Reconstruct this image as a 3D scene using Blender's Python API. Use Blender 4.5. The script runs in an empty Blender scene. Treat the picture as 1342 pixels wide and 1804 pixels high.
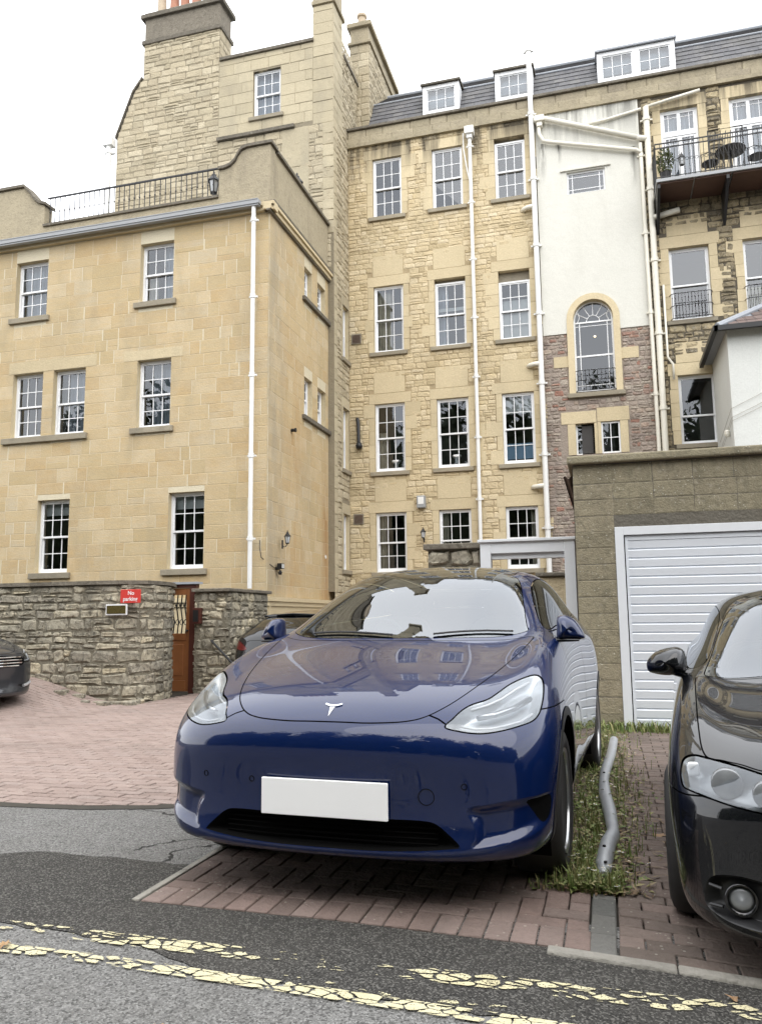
import bpy, bmesh, math, random
import numpy as np
from mathutils import Vector, Matrix
from mathutils.bvhtree import BVHTree
from mathutils.geometry import tessellate_polygon
rad = math.radians
S = bpy.context.scene
COL = S.collection
rng = random.Random(11)

# ------------------------------------------------------------------ camera
CAM_H = 1.26
YAW, PIT, ROL = rad(15.622), rad(7.664), rad(-0.628)
def cam_axes():
    f = Vector((-math.sin(YAW)*math.cos(PIT), math.cos(YAW)*math.cos(PIT), math.sin(PIT)))
    r = Vector((math.cos(YAW), math.sin(YAW), 0)); u = r.cross(f)
    return math.cos(ROL)*r + math.sin(ROL)*u, -math.sin(ROL)*r + math.cos(ROL)*u, f
_r, _u, _f = cam_axes()
cd = bpy.data.cameras.new('camera'); cam = bpy.data.objects.new('camera', cd); COL.objects.link(cam)
cd.sensor_fit = 'VERTICAL'; cd.sensor_height = 36; cd.lens = 36*1407.28/1804
cd.clip_start = 0.05; cd.clip_end = 3000
m = Matrix((( _r.x, _u.x, -_f.x, 0), (_r.y, _u.y, -_f.y, 0), (_r.z, _u.z, -_f.z, CAM_H), (0, 0, 0, 1)))
cam.matrix_world = m
S.camera = cam

# ------------------------------------------------------------------ overcast sky, soft sun, exposure
SUN_EL, SUN_AZ = rad(52), rad(150)          # azimuth clockwise from +Y
W = bpy.data.worlds.new('World'); S.world = W; W.use_nodes = True
nt = W.node_tree; nt.nodes.clear()
sky = nt.nodes.new('ShaderNodeTexSky'); sky.sky_type = 'NISHITA'; sky.sun_disc = False
sky.sun_elevation = SUN_EL; sky.sun_rotation = SUN_AZ; sky.dust_density = 3
wc = nt.nodes.new('ShaderNodeTexCoord')
wn = nt.nodes.new('ShaderNodeTexNoise'); wn.inputs['Scale'].default_value = 2.2; wn.inputs['Detail'].default_value = 4
wm = nt.nodes.new('ShaderNodeMapping'); wm.inputs['Scale'].default_value = (1, 1, 2.5)
wr = nt.nodes.new('ShaderNodeValToRGB')
wr.color_ramp.elements[0].position = 0.3; wr.color_ramp.elements[0].color = (0.84, 0.87, 0.92, 1)
wr.color_ramp.elements[1].position = 0.75; wr.color_ramp.elements[1].color = (1, 1, 1, 1)
wv = nt.nodes.new('ShaderNodeVectorMath'); wv.operation = 'SCALE'; wv.inputs['Scale'].default_value = 12.5
wx = nt.nodes.new('ShaderNodeMix'); wx.data_type = 'RGBA'; wx.inputs['Factor'].default_value = 0.9
bg = nt.nodes.new('ShaderNodeBackground'); bg.inputs['Strength'].default_value = 0.15
wo = nt.nodes.new('ShaderNodeOutputWorld')
L = nt.links.new
L(wc.outputs['Generated'], wm.inputs['Vector']); L(wm.outputs[0], wn.inputs['Vector'])
L(wn.outputs['Fac'], wr.inputs['Fac']); L(wr.outputs['Color'], wv.inputs[0])
L(sky.outputs['Color'], wx.inputs['A']); L(wv.outputs[0], wx.inputs['B'])
L(wx.outputs['Result'], bg.inputs['Color']); L(bg.outputs[0], wo.inputs['Surface'])
sl = bpy.data.lights.new('sun', 'SUN'); sl.energy = 1.1; sl.angle = rad(75); sl.color = (1, 0.96, 0.9)
so = bpy.data.objects.new('sun', sl); COL.objects.link(so)
sd = Vector((math.sin(SUN_AZ)*math.cos(SUN_EL), math.cos(SUN_AZ)*math.cos(SUN_EL), math.sin(SUN_EL)))
so.rotation_euler = sd.to_track_quat('Z', 'Y').to_euler()
S.view_settings.view_transform = 'Standard'; S.view_settings.look = 'None'
S.view_settings.gamma = 1; S.view_settings.exposure = 0.70
S.cycles.max_bounces = 8; S.cycles.transparent_max_bounces = 12; S.cycles.caustics_reflective = False
S.cycles.caustics_refractive = False

# ------------------------------------------------------------------ object helpers
def setp(o, **k):
    for a, v in k.items(): o[a] = v
def empty(name, loc, label=None, cat=None, group=None, rz=0):
    o = bpy.data.objects.new(name, None); COL.objects.link(o); o.location = loc; o.rotation_euler.z = rz
    o.empty_display_size = 0.2
    if label: o['label'] = label
    if cat: o['category'] = cat
    if group: o['group'] = group
    return o
class MB:
    """collects polygons; build() links them as one mesh object"""
    def __init__(s): s.v = []; s.f = []; s.r = []
    def poly(s, pts, r=0.0):
        n = len(s.v); s.v += [tuple(p) for p in pts]; s.f.append(tuple(range(n, n+len(pts)))); s.r.append(r)
    def faces(s, vs, fs, r=0.0):
        n = len(s.v); s.v += [tuple(p) for p in vs]
        for f in fs: s.f.append(tuple(i+n for i in f)); s.r.append(r)
    def box(s, x0, x1, y0, y1, z0, z1, r=0.0):
        s.faces([(x0,y0,z0),(x1,y0,z0),(x1,y1,z0),(x0,y1,z0),(x0,y0,z1),(x1,y0,z1),(x1,y1,z1),(x0,y1,z1)],
                [(0,3,2,1),(4,5,6,7),(0,1,5,4),(1,2,6,5),(2,3,7,6),(3,0,4,7)], r)
    def tube(s, pts, rad_, n=8, cap=True, r=0.0):
        pts = [Vector(p) for p in pts]; rs = rad_ if isinstance(rad_, (list, tuple)) else [rad_]*len(pts)
        vs = []; fs = []; up = None
        for i, p in enumerate(pts):
            d = (pts[min(i+1, len(pts)-1)] - pts[max(i-1, 0)]).normalized()
            if up is None: up = Vector((0,0,1)) if abs(d.z) < .9 else Vector((1,0,0))
            a = d.cross(up).normalized(); b = a.cross(d).normalized(); up = b
            for k in range(n):
                t = 2*math.pi*k/n; vs.append(p + (a*math.cos(t) + b*math.sin(t))*rs[i])
        for i in range(len(pts)-1):
            for k in range(n):
                k2 = (k+1) % n; fs.append((i*n+k, i*n+k2, (i+1)*n+k2, (i+1)*n+k))
        if cap: fs.append(tuple(range(n))); fs.append(tuple(range((len(pts)-1)*n, len(pts)*n))[::-1])
        s.faces(vs, fs, r)
    def lathe(s, prof, c, n=16, ax='z', r=0.0):
        """prof: (radius, height) pairs along the axis from point c"""
        vs = []; fs = []; c = Vector(c)
        for (q, h) in prof:
            for k in range(n):
                t = 2*math.pi*k/n; p = (q*math.cos(t), q*math.sin(t))
                vs.append(c + (Vector((p[0], p[1], h)) if ax == 'z' else Vector((h, p[0], p[1])) if ax == 'x' else Vector((p[0], h, p[1]))))
        for i in range(len(prof)-1):
            for k in range(n):
                k2 = (k+1) % n; fs.append((i*n+k, i*n+k2, (i+1)*n+k2, (i+1)*n+k))
        fs.append(tuple(range(n))[::-1]); fs.append(tuple(range((len(prof)-1)*n, len(prof)*n)))
        s.faces(vs, fs, r)
    def build(s, name, mat, parent=None, smooth=False, bevel=0, label=None, fixn=True):
        me = bpy.data.meshes.new(name)
        off = parent_loc(parent) if parent else Vector((0,0,0))
        me.from_pydata([(p[0]-off.x, p[1]-off.y, p[2]-off.z) for p in s.v], [], s.f)
        at = me.attributes.new('rnd', 'FLOAT', 'FACE'); at.data.foreach_set('value', s.r)
        if fixn:
            bm = bmesh.new(); bm.from_mesh(me); bmesh.ops.recalc_face_normals(bm, faces=bm.faces); bm.to_mesh(me); bm.free()
        if smooth: me.shade_smooth()
        me.materials.append(mat)
        o = bpy.data.objects.new(name, me); COL.objects.link(o)
        if parent: o.parent = parent
        if bevel:
            b = o.modifiers.new('bevel', 'BEVEL'); b.width = bevel; b.segments = 2; b.limit_method = 'ANGLE'; b.angle_limit = rad(40)
        if label: o['label'] = label
        return o
def parent_loc(p):
    v = Vector((0,0,0))
    while p: v += p.location; p = p.parent
    return v
def auto_smooth(o, ang=35):
    o.data.shade_smooth()
    o.data.set_sharp_from_angle(angle=rad(ang))

# ------------------------------------------------------------------ materials
def newmat(name):
    mt = bpy.data.materials.new(name); mt.use_nodes = True
    return mt, mt.node_tree, mt.node_tree.nodes['Principled BSDF']
def N(nt, t, **k):
    n = nt.nodes.new(t)
    for a, v in k.items():
        if a in n.inputs.keys() if isinstance(a, str) else False: n.inputs[a].default_value = v
        else: setattr(n, a, v)
    return n
def ramp(nt, stops):
    n = nt.nodes.new('ShaderNodeValToRGB'); e = n.color_ramp.elements
    while len(e) < len(stops): e.new(0.5)
    for i, (p, c) in enumerate(stops):
        e[i].position = p; e[i].color = (*c, 1) if len(c) == 3 else c
    return n
def mixc(nt, fac, a, b, blend='MIX'):
    n = nt.nodes.new('ShaderNodeMix'); n.data_type = 'RGBA'; n.blend_type = blend
    for s, v in (('Factor', fac), ('A', a), ('B', b)):
        if isinstance(v, bpy.types.NodeSocket): nt.links.new(v, n.inputs[s])
        else: n.inputs[s].default_value = (*v, 1) if isinstance(v, tuple) and len(v) == 3 else v
    return n.outputs['Result']
def noise(nt, vec, scale, detail=4, rough=0.6, dist=0.0):
    n = nt.nodes.new('ShaderNodeTexNoise'); n.inputs['Scale'].default_value = scale; n.inputs['Detail'].default_value = detail
    n.inputs['Roughness'].default_value = rough; n.inputs['Distortion'].default_value = dist
    if vec is not None: nt.links.new(vec, n.inputs['Vector'])
    return n.outputs['Fac']
def mth(nt, op, a, b=None, clamp=False):
    n = nt.nodes.new('ShaderNodeMath'); n.operation = op; n.use_clamp = clamp
    for i, v in enumerate((a, b)):
        if v is None: continue
        if isinstance(v, bpy.types.NodeSocket): nt.links.new(v, n.inputs[i])
        else: n.inputs[i].default_value = v
    return n.outputs[0]
def mrange(nt, v, a, b, c=0.0, d=1.0):
    n = nt.nodes.new('ShaderNodeMapRange'); nt.links.new(v, n.inputs[0])
    for i, q in enumerate((a, b, c, d)): n.inputs[i+1].default_value = q
    return n.outputs[0]
def pos(nt, scale=None):
    g = nt.nodes.new('ShaderNodeNewGeometry')
    if scale is None: return g.outputs['Position']
    mp = nt.nodes.new('ShaderNodeMapping'); mp.inputs['Scale'].default_value = scale
    nt.links.new(g.outputs['Position'], mp.inputs['Vector']); return mp.outputs[0]
def rndattr(nt):
    a = nt.nodes.new('ShaderNodeAttribute'); a.attribute_name = 'rnd'; return a.outputs['Fac']
def bump(nt, bs, h, strength=0.3, dist=0.01):
    b = nt.nodes.new('ShaderNodeBump'); b.inputs['Strength'].default_value = strength; b.inputs['Distance'].default_value = dist
    nt.links.new(h, b.inputs['Height']); nt.links.new(b.outputs[0], bs.inputs['Normal'])
def plain(name, col, rough=0.5, metal=0.0, var=0.12, scale=8.0, coat=0.0, bmp=0.0, spec=0.5):
    mt, nt, bs = newmat(name)
    n = noise(nt, pos(nt), scale, 5)
    c = mixc(nt, n, tuple(x*(1-var) for x in col), tuple(min(1, x*(1+var)) for x in col))
    nt.links.new(c, bs.inputs['Base Color']); bs.inputs['Roughness'].default_value = rough; bs.inputs['Metallic'].default_value = metal
    bs.inputs['Coat Weight'].default_value = coat; bs.inputs['Specular IOR Level'].default_value = spec
    if bmp: bump(nt, bs, noise(nt, pos(nt), scale*6, 3), bmp, 0.005)
    return mt
def stone(name, cols, grime=0.35, grimecol=(0.12,0.10,0.075), rough=0.9, bscale=22, bstr=0.5, bed=0.0, soot=None, blotch=0.5, sootcol=(0.035,0.032,0.028), lichen=0.0, stains=False, mott=0.0, runs=()):
    """per-stone colour from the 'rnd' face attribute, blotches, weather grime patches, fine grain"""
    mt, nt, bs = newmat(name); p = pos(nt); l = nt.links.new
    n = len(cols); rp = ramp(nt, [(i/(n-1), c) for i, c in enumerate(cols)])
    b = noise(nt, p, 1.3, 4); r = mth(nt, 'ADD', rndattr(nt), mth(nt, 'MULTIPLY', mth(nt, 'SUBTRACT', b, 0.5), blotch), True)
    l(r, rp.inputs['Fac']); c = rp.outputs['Color']
    if bed:                                                # faint natural bedding streaks in the stone
        w = noise(nt, pos(nt, (0.9, 0.9, 9)), 2.0, 5, 0.6, 1.5)
        c = mixc(nt, mth(nt, 'MULTIPLY', mrange(nt, w, 0.45, 0.75), bed), c, (0.60, 0.40, 0.16))
    fine = noise(nt, p, 30, 6, 0.7)
    c = mixc(nt, 0.55, c, mixc(nt, fine, (0.55,0.55,0.55), (1.35,1.35,1.35)), 'MULTIPLY')
    g = noise(nt, pos(nt, (1.0, 1.0, 0.35)), 0.9, 7, 0.65, 0.6)
    c = mixc(nt, mth(nt, 'MULTIPLY', mrange(nt, g, 0.5, 0.78), grime), c, grimecol)
    if soot:                                               # soot washed down below the parapet: runs of uneven length
        z0, z1 = soot
        sx = nt.nodes.new('ShaderNodeSeparateXYZ'); l(p, sx.inputs[0])
        run = noise(nt, pos(nt, (3.0, 3.0, 0.25)), 1.0, 5, 0.6)
        k = mth(nt, 'MULTIPLY', mrange(nt, sx.outputs['Z'], z0, z1), mrange(nt, run, 0.42, 0.58))
        c = mixc(nt, mth(nt, 'MULTIPLY', k, 0.85), c, sootcol)
    if mott:                                               # dark and pale mottling inside each stone
        mo = noise(nt, p, 9, 8, 0.8, 0.8)
        c = mixc(nt, mrange(nt, mo, 0.48, 0.62, 0, mott), c, (0.05,0.046,0.037)); c = mixc(nt, mrange(nt, noise(nt, p, 13, 7, 0.75, .5), 0.57, 0.66, 0, mott*.9), c, (0.46,0.43,0.36))
    if stains:                                             # grey corner weathering and a rust run on the side wall
        sx = nt.nodes.new('ShaderNodeSeparateXYZ'); l(p, sx.inputs[0]); nn = noise(nt, pos(nt, (2,2,.5)), 1.2, 5, .65)
        side = mth(nt, 'GREATER_THAN', sx.outputs['X'], -7.08)
        def near(y0, w): return mrange(nt, mth(nt, 'ABSOLUTE', mth(nt, 'SUBTRACT', sx.outputs['Y'], y0)), 0, w, 1, 0)
        k = mth(nt, 'MULTIPLY', mth(nt, 'MULTIPLY', side, near(16.3, .9)), mrange(nt, nn, .3, .6)); c = mixc(nt, mth(nt, 'MULTIPLY', k, .6), c, (0.29,0.255,0.195))
        k = mth(nt, 'MULTIPLY', mth(nt, 'MULTIPLY', side, near(19.75, .38)), mth(nt, 'MULTIPLY', mrange(nt, sx.outputs['Z'], 6.0, 4.0), mrange(nt, nn, .25, .55))); c = mixc(nt, mth(nt, 'MULTIPLY', k, .75), c, (0.33,0.175,0.06))
        k = mth(nt, 'MULTIPLY', mth(nt, 'MULTIPLY', side, near(17.6, 1.0)), mth(nt, 'MULTIPLY', mrange(nt, sx.outputs['Z'], 9.0, 6.0), mrange(nt, nn, .42, .62))); c = mixc(nt, mth(nt, 'MULTIPLY', k, .5), c, (0.42,0.26,0.11))
    for (x0, w_, za, zb) in runs:                          # dark water runs below a leaking hopper or joint
        sx = nt.nodes.new('ShaderNodeSeparateXYZ'); l(p, sx.inputs[0]); nn = noise(nt, pos(nt, (9,9,1.1)), 1.0, 5, .7)
        k = mrange(nt, mth(nt, 'ABSOLUTE', mth(nt, 'SUBTRACT', sx.outputs['X'], x0)), 0, w_, 1, 0)
        k = mth(nt, 'MULTIPLY', mth(nt, 'MULTIPLY', k, mrange(nt, sx.outputs['Z'], za, zb)), mth(nt, 'MULTIPLY', mth(nt, 'LESS_THAN', sx.outputs['Z'], zb+.1), mrange(nt, nn, .38, .55)))
        c = mixc(nt, mth(nt, 'MULTIPLY', k, .9, True), c, (0.06,0.055,0.045))
    if lichen:
        v = nt.nodes.new('ShaderNodeTexVoronoi'); v.inputs['Scale'].default_value = 26; l(p, v.inputs['Vector'])
        spot = mth(nt, 'MULTIPLY', mth(nt, 'LESS_THAN', v.outputs['Distance'], 0.16), mth(nt, 'GREATER_THAN', noise(nt, p, 4.5, 2), 0.52))
        c = mixc(nt, mth(nt, 'MULTIPLY', spot, lichen), c, (0.55, 0.53, 0.45))
    l(c, bs.inputs['Base Color']); bs.inputs['Roughness'].default_value = rough; bs.inputs['Specular IOR Level'].default_value = 0.25
    h = mth(nt, 'ADD', noise(nt, p, bscale, 6, 0.65), mth(nt, 'MULTIPLY', noise(nt, p, bscale*0.25, 3), 1.5))
    bump(nt, bs, h, bstr, 0.02)
    return mt
def glassmat(name, base=0.05, ior=1.55, tint=(0.80,0.85,0.87), wav=0.012):
    mt, nt, bs = newmat(name); nt.nodes.remove(bs); l = nt.links.new
    out = nt.nodes['Material Output']
    fr = nt.nodes.new('ShaderNodeFresnel'); fr.inputs['IOR'].default_value = ior
    gl = nt.nodes.new('ShaderNodeBsdfGlossy'); gl.inputs['Roughness'].default_value = 0.0; gl.inputs['Color'].default_value = (0.93,0.96,1,1)
    tr = nt.nodes.new('ShaderNodeBsdfTransparent'); tr.inputs['Color'].default_value = (*tint, 1)
    mx = nt.nodes.new('ShaderNodeMixShader')
    l(mth(nt, 'ADD', fr.outputs[0], base, True), mx.inputs[0]); l(tr.outputs[0], mx.inputs[1]); l(gl.outputs[0], mx.inputs[2])
    if wav:
        b = nt.nodes.new('ShaderNodeBump'); b.inputs['Strength'].default_value = wav; b.inputs['Distance'].default_value = 0.02
        l(noise(nt, pos(nt), 1.1, 1), b.inputs['Height']); l(b.outputs[0], gl.inputs['Normal'])
    l(mx.outputs[0], out.inputs['Surface'])
    return mt

M = {}
M['ashlar'] = stone('bath stone ashlar', [(0.464,0.368,0.217),(0.526,0.423,0.263),(0.497,0.390,0.234),(0.560,0.463,0.308),(0.480,0.362,0.206),(0.516,0.436,0.301)], grime=0.48, grimecol=(0.30,0.26,0.185), bed=0.34, bstr=0.25, bscale=30, stains=True)
M['mortar_pale'] = stone('pale lime mortar', [(0.590,0.527,0.383),(0.670,0.607,0.454)], grime=0.2, bstr=0.3)
M['rubble'] = stone('squared rubble stone', [(0.472,0.381,0.232),(0.600,0.497,0.319),(0.531,0.432,0.273),(0.657,0.555,0.377),(0.564,0.456,0.279),(0.623,0.531,0.371)], grime=0.34, grimecol=(0.27,0.235,0.165), bstr=0.8, soot=(13.9,15.0))
M['rubble_joint'] = stone('rubble mortar joints', [(0.346,0.271,0.162),(0.461,0.375,0.238)], grime=0.4, grimecol=(0.2,0.165,0.105), bstr=0.6, soot=(13.9,15.0))
M['dressed'] = stone('dressed stone surrounds', [(0.553,0.462,0.301),(0.622,0.525,0.347),(0.519,0.433,0.279)], grime=0.30, grimecol=(0.29,0.25,0.175), bstr=0.3, bscale=28, soot=(14.2,15.2))
M['weathered'] = stone('weathered parapet stone', [(0.34,0.295,0.205),(0.41,0.355,0.25),(0.30,0.26,0.19)], grime=0.65, grimecol=(0.15,0.13,0.10), bstr=0.6, mott=0.22)
M['coping'] = stone('dark weathered coping', [(0.14,0.125,0.10),(0.22,0.195,0.155),(0.17,0.15,0.12)], grime=0.5, grimecol=(0.05,0.046,0.04), bstr=0.7, mott=0.45)
M['tower_rubble'] = stone('weathered gable rubble', [(0.367,0.317,0.222),(0.466,0.403,0.284),(0.417,0.358,0.253),(0.527,0.463,0.336),(0.387,0.338,0.242)], grime=0.4, grimecol=(0.235,0.21,0.16), bstr=0.8)
M['tower_joint'] = stone('gable mortar joints', [(0.220,0.190,0.136),(0.303,0.265,0.190)], grime=0.4, bstr=0.6)
M['tower_dressed'] = stone('weathered dressed stone', [(0.430,0.374,0.261),(0.492,0.431,0.304),(0.400,0.348,0.245)], grime=0.6, grimecol=(0.235,0.215,0.17), bstr=0.35)
M['sill'] = stone('grey stone sill', [(0.26,0.23,0.175),(0.34,0.30,0.225)], grime=0.5, grimecol=(0.10,0.09,0.07), bstr=0.4)
M['dark_rubble'] = stone('sooty rubble stone', [(0.22,0.185,0.125),(0.43,0.355,0.225),(0.32,0.27,0.175),(0.50,0.41,0.255),(0.17,0.145,0.105),(0.40,0.335,0.215)], grime=0.85, grimecol=(0.07,0.062,0.05), bstr=1.0, mott=0.7)
M['dark_joint'] = stone('sooty open joints', [(0.07,0.062,0.048),(0.15,0.128,0.095)], grime=0.5, bstr=0.9)
M['pink_rubble'] = stone('pinkish brick and rubble', [(0.257,0.215,0.179),(0.370,0.310,0.259),(0.308,0.248,0.206),(0.412,0.357,0.292),(0.331,0.178,0.132),(0.289,0.247,0.210),(0.433,0.378,0.313),(0.247,0.200,0.173),(0.381,0.316,0.270)], grime=0.7, grimecol=(0.12,0.10,0.088), bstr=1.0, blotch=0.35)
M['pink_joint'] = stone('pinkish mortar', [(0.26,0.215,0.18),(0.36,0.305,0.255)], grime=0.5, bstr=0.9)
M['wall_stone'] = stone('boundary wall stone', [(0.252,0.230,0.179),(0.422,0.386,0.299),(0.320,0.291,0.226),(0.532,0.474,0.350),(0.279,0.257,0.206),(0.382,0.345,0.272),(0.601,0.528,0.375)], grime=0.85, grimecol=(0.085,0.079,0.064), bstr=1.0, bscale=10, lichen=0.6, mott=0.85)
M['wall_joint'] = stone('boundary wall joints', [(0.143,0.129,0.098),(0.259,0.233,0.175)], grime=0.6, grimecol=(0.06,0.055,0.045), bstr=1.0)
M['block'] = stone('aged concrete block', [(0.241,0.212,0.145),(0.306,0.271,0.184),(0.274,0.241,0.164),(0.327,0.285,0.197)], grime=0.6, grimecol=(0.13,0.115,0.083), bstr=0.45, bscale=60, lichen=0.75, mott=0.35)
M['block_joint'] = stone('block joints', [(0.110,0.102,0.083),(0.193,0.176,0.144)], grime=0.5, bstr=0.7)
M['render'] = stone('cream painted render', [(0.62,0.61,0.55),(0.67,0.66,0.60)], grime=0.28, grimecol=(0.42,0.405,0.35), bstr=0.4, bscale=5, soot=(14.0,15.6), rough=0.8, runs=((-1.17,.16,13.2,14.3),(-.72,.10,13.7,14.2),(1.25,.12,12.6,13.8)))
M['render_house'] = stone('off white render', [(0.62,0.63,0.60),(0.68,0.69,0.66)], grime=0.22, grimecol=(0.42,0.41,0.37), bstr=0.3, bscale=6, rough=0.8)
M['white'] = plain('white paint', (0.80,0.81,0.82), 0.35, var=0.03)
M['cream_pipe'] = plain('cream painted iron', (0.70,0.67,0.58), 0.4, var=0.05)
M['white_pipe'] = plain('white painted pipe', (0.76,0.76,0.74), 0.35, var=0.04)
M['grey_pipe'] = plain('grey gutter', (0.30,0.31,0.32), 0.4, var=0.05)
M['iron'] = plain('black iron', (0.012,0.012,0.013), 0.45, var=0.1)
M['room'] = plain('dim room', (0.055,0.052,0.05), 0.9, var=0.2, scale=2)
M['curtain'] = plain('cream curtain', (0.55,0.50,0.40), 0.9, var=0.12)
M['blind'] = plain('white blind', (0.68,0.68,0.66), 0.9, var=0.06)
M['net'] = plain('net curtain', (0.36,0.39,0.44), 0.9, var=0.06)
M['bluecard'] = plain('pale blue panel', (0.30,0.47,0.66), 0.6, var=0.06)
M['glass'] = glassmat('window glass')
M['slate'] = stone('roof slate', [(0.085,0.086,0.094),(0.127,0.127,0.133),(0.101,0.101,0.109),(0.151,0.148,0.148)], grime=0.3, grimecol=(0.16,0.15,0.11), bstr=0.3, rough=0.6, mott=0.3)
M['lead'] = plain('lead flashing', (0.30,0.32,0.35), 0.5, var=0.15)
M['tile'] = stone('brown roof tile', [(0.13,0.10,0.09),(0.18,0.135,0.12),(0.155,0.12,0.11)], grime=0.3, bstr=0.4)
M['terracotta'] = plain('terracotta pot', (0.36,0.17,0.11), 0.8, var=0.25, scale=5)
M['buffpot'] = plain('buff chimney pot', (0.44,0.36,0.26), 0.8, var=0.2, scale=5)
M['wood'] = plain('varnished brown wood', (0.27,0.105,0.038), 0.4, var=0.25, scale=5)
M['darkwood'] = plain('dark red wood', (0.075,0.022,0.015), 0.4, var=0.2, scale=5)
M['rustboard'] = plain('rusty brown boards', (0.085,0.045,0.032), 0.7, var=0.3, scale=4)
M['frame_white'] = plain('pale painted timber', (0.70,0.72,0.74), 0.45, var=0.05)
M['door_white'] = plain('white coated steel', (0.72,0.75,0.79), 0.35, var=0.03, scale=3)
M['leaf_pot'] = plain('shrub leaves', (0.09,0.11,0.03), 0.6, var=0.4, scale=14)
# ------------------------------------------------------------------ walls, windows
class Front:                      # wall facing the camera at depth Y: u = X
    def __init__(s, Y): s.Y = Y
    def P(s, u, z, d=0): return (u, s.Y-d, z)
class Side:                       # wall facing +X: u = Y
    def __init__(s, X): s.X = X
    def P(s, u, z, d=0): return (s.X+d, u, z)
def fbox(mb, F, u0, u1, z0, z1, d0, d1, r=0.0):
    a = F.P(u0, z0, d0); b = F.P(u1, z1, d1)
    mb.box(min(a[0],b[0]), max(a[0],b[0]), min(a[1],b[1]), max(a[1],b[1]), z0, z1, r)
def panel(mb, F, u0, u1, z0, z1, holes=()):
    us = sorted({u0, u1, *[h[0] for h in holes], *[h[1] for h in holes]}); us = [u for u in us if u0 <= u <= u1]
    zs = sorted({z0, z1, *[h[2] for h in holes], *[h[3] for h in holes]}); zs = [z for z in zs if z0 <= z <= z1]
    for i in range(len(us)-1):
        for j in range(len(zs)-1):
            um = (us[i]+us[i+1])/2; zm = (zs[j]+zs[j+1])/2
            if any(h[0] < um < h[1] and h[2] < zm < h[3] for h in holes): continue
            mb.poly([F.P(us[i],zs[j]), F.P(us[i+1],zs[j]), F.P(us[i+1],zs[j+1]), F.P(us[i],zs[j+1])], 0.5)
def reveals(mb, F, holes, depth=0.22):
    for (a, b, c, d) in holes:
        for q in (((a,c),(a,d)), ((b,c),(b,d)), ((a,d),(b,d)), ((a,c),(b,c))):
            mb.poly([F.P(*q[0], 0.004), F.P(*q[1], 0.004), F.P(*q[1], -depth), F.P(*q[0], -depth)], rng.random())
def one_stone(mb, F, a, b, c, d, jit, prot, cut, r):
    w, h = b-a, d-c
    if w < 0.02 or h < 0.02: return
    j = lambda k=1: rng.uniform(-jit, jit)*k
    if cut > 0:
        q = min(w, h)*cut
        ring = [(a+q*rng.uniform(.2,1), c), (b-q*rng.uniform(.2,1), c), (b, c+q*rng.uniform(.2,1)), (b, d-q*rng.uniform(.2,1)),
                (b-q*rng.uniform(.2,1), d), (a+q*rng.uniform(.2,1), d), (a, d-q*rng.uniform(.2,1)), (a, c+q*rng.uniform(.2,1))]
    else: ring = [(a,c), (b,c), (b,d), (a,d)]
    ring = [(u+j(), z+j()) for u, z in ring]; n = len(ring)
    cu = (a+b)/2; cz = (c+d)/2; ins = min(0.35, 0.012/min(w,h)*2 + (0.12 if cut else 0))
    p = prot*rng.uniform(0.5, 1.3)
    vs = [F.P(u, z, 0.001) for u, z in ring] + [F.P(u+(cu-u)*ins, z+(cz-z)*ins, p + (rng.uniform(-.3,.3)*prot if cut else 0)) for u, z in ring]
    fs = [(i, (i+1)%n, n+(i+1)%n, n+i) for i in range(n)] + [tuple(range(n, 2*n))]
    mb.faces(vs, fs, r)
def stones(mb, F, u0, u1, z0, z1, holes, hr, lr, gap, jit, prot, cut=0.0, urange=None, gapv=None, split=0.0, edge=True):
    """lays courses of separate stones, leaving out the holes; urange(z) limits a sloping outline"""
    z = z0
    gv = gapv or (gap, gap)
    while z < z1-0.03:
        h = rng.uniform(*hr)
        if z+h > z1-0.6*hr[0]: h = z1-z
        zt = z+h; a0, a1 = urange((z+zt)/2) if urange else (u0, u1)
        iv = [(a0, a1)]
        for hh in holes:
            if hh[2] < zt-0.02 and hh[3] > z+0.02:
                nv = []
                for (p, q) in iv:
                    if hh[1] <= p or hh[0] >= q: nv.append((p, q)); continue
                    if hh[0] > p: nv.append((p, hh[0]))
                    if hh[1] < q: nv.append((hh[1], q))
                iv = nv
        for (p, q) in iv:
            u = p
            while u < q-0.015:
                l = rng.uniform(*lr)
                if u+l > q-0.5*lr[0]: l = q-u
                g1 = (gv[0]+(gv[1]-gv[0])*rng.random()**3)/2; r = rng.random()
                if split and rng.random() < split and h > 0.13:
                    zm = z+h*rng.uniform(.35,.65)
                    one_stone(mb, F, u+g1, u+l-g1, z+gap/2, zm-gap/2, jit, prot, cut, r)
                    one_stone(mb, F, u+g1, u+l-g1, zm+gap/2, zt-gap/2, jit, prot, cut, rng.random())
                else: one_stone(mb, F, u+g1, u+l-g1, z+gap/2, zt-gap/2, jit, prot, cut, r)
                u += l
        z = zt
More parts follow.
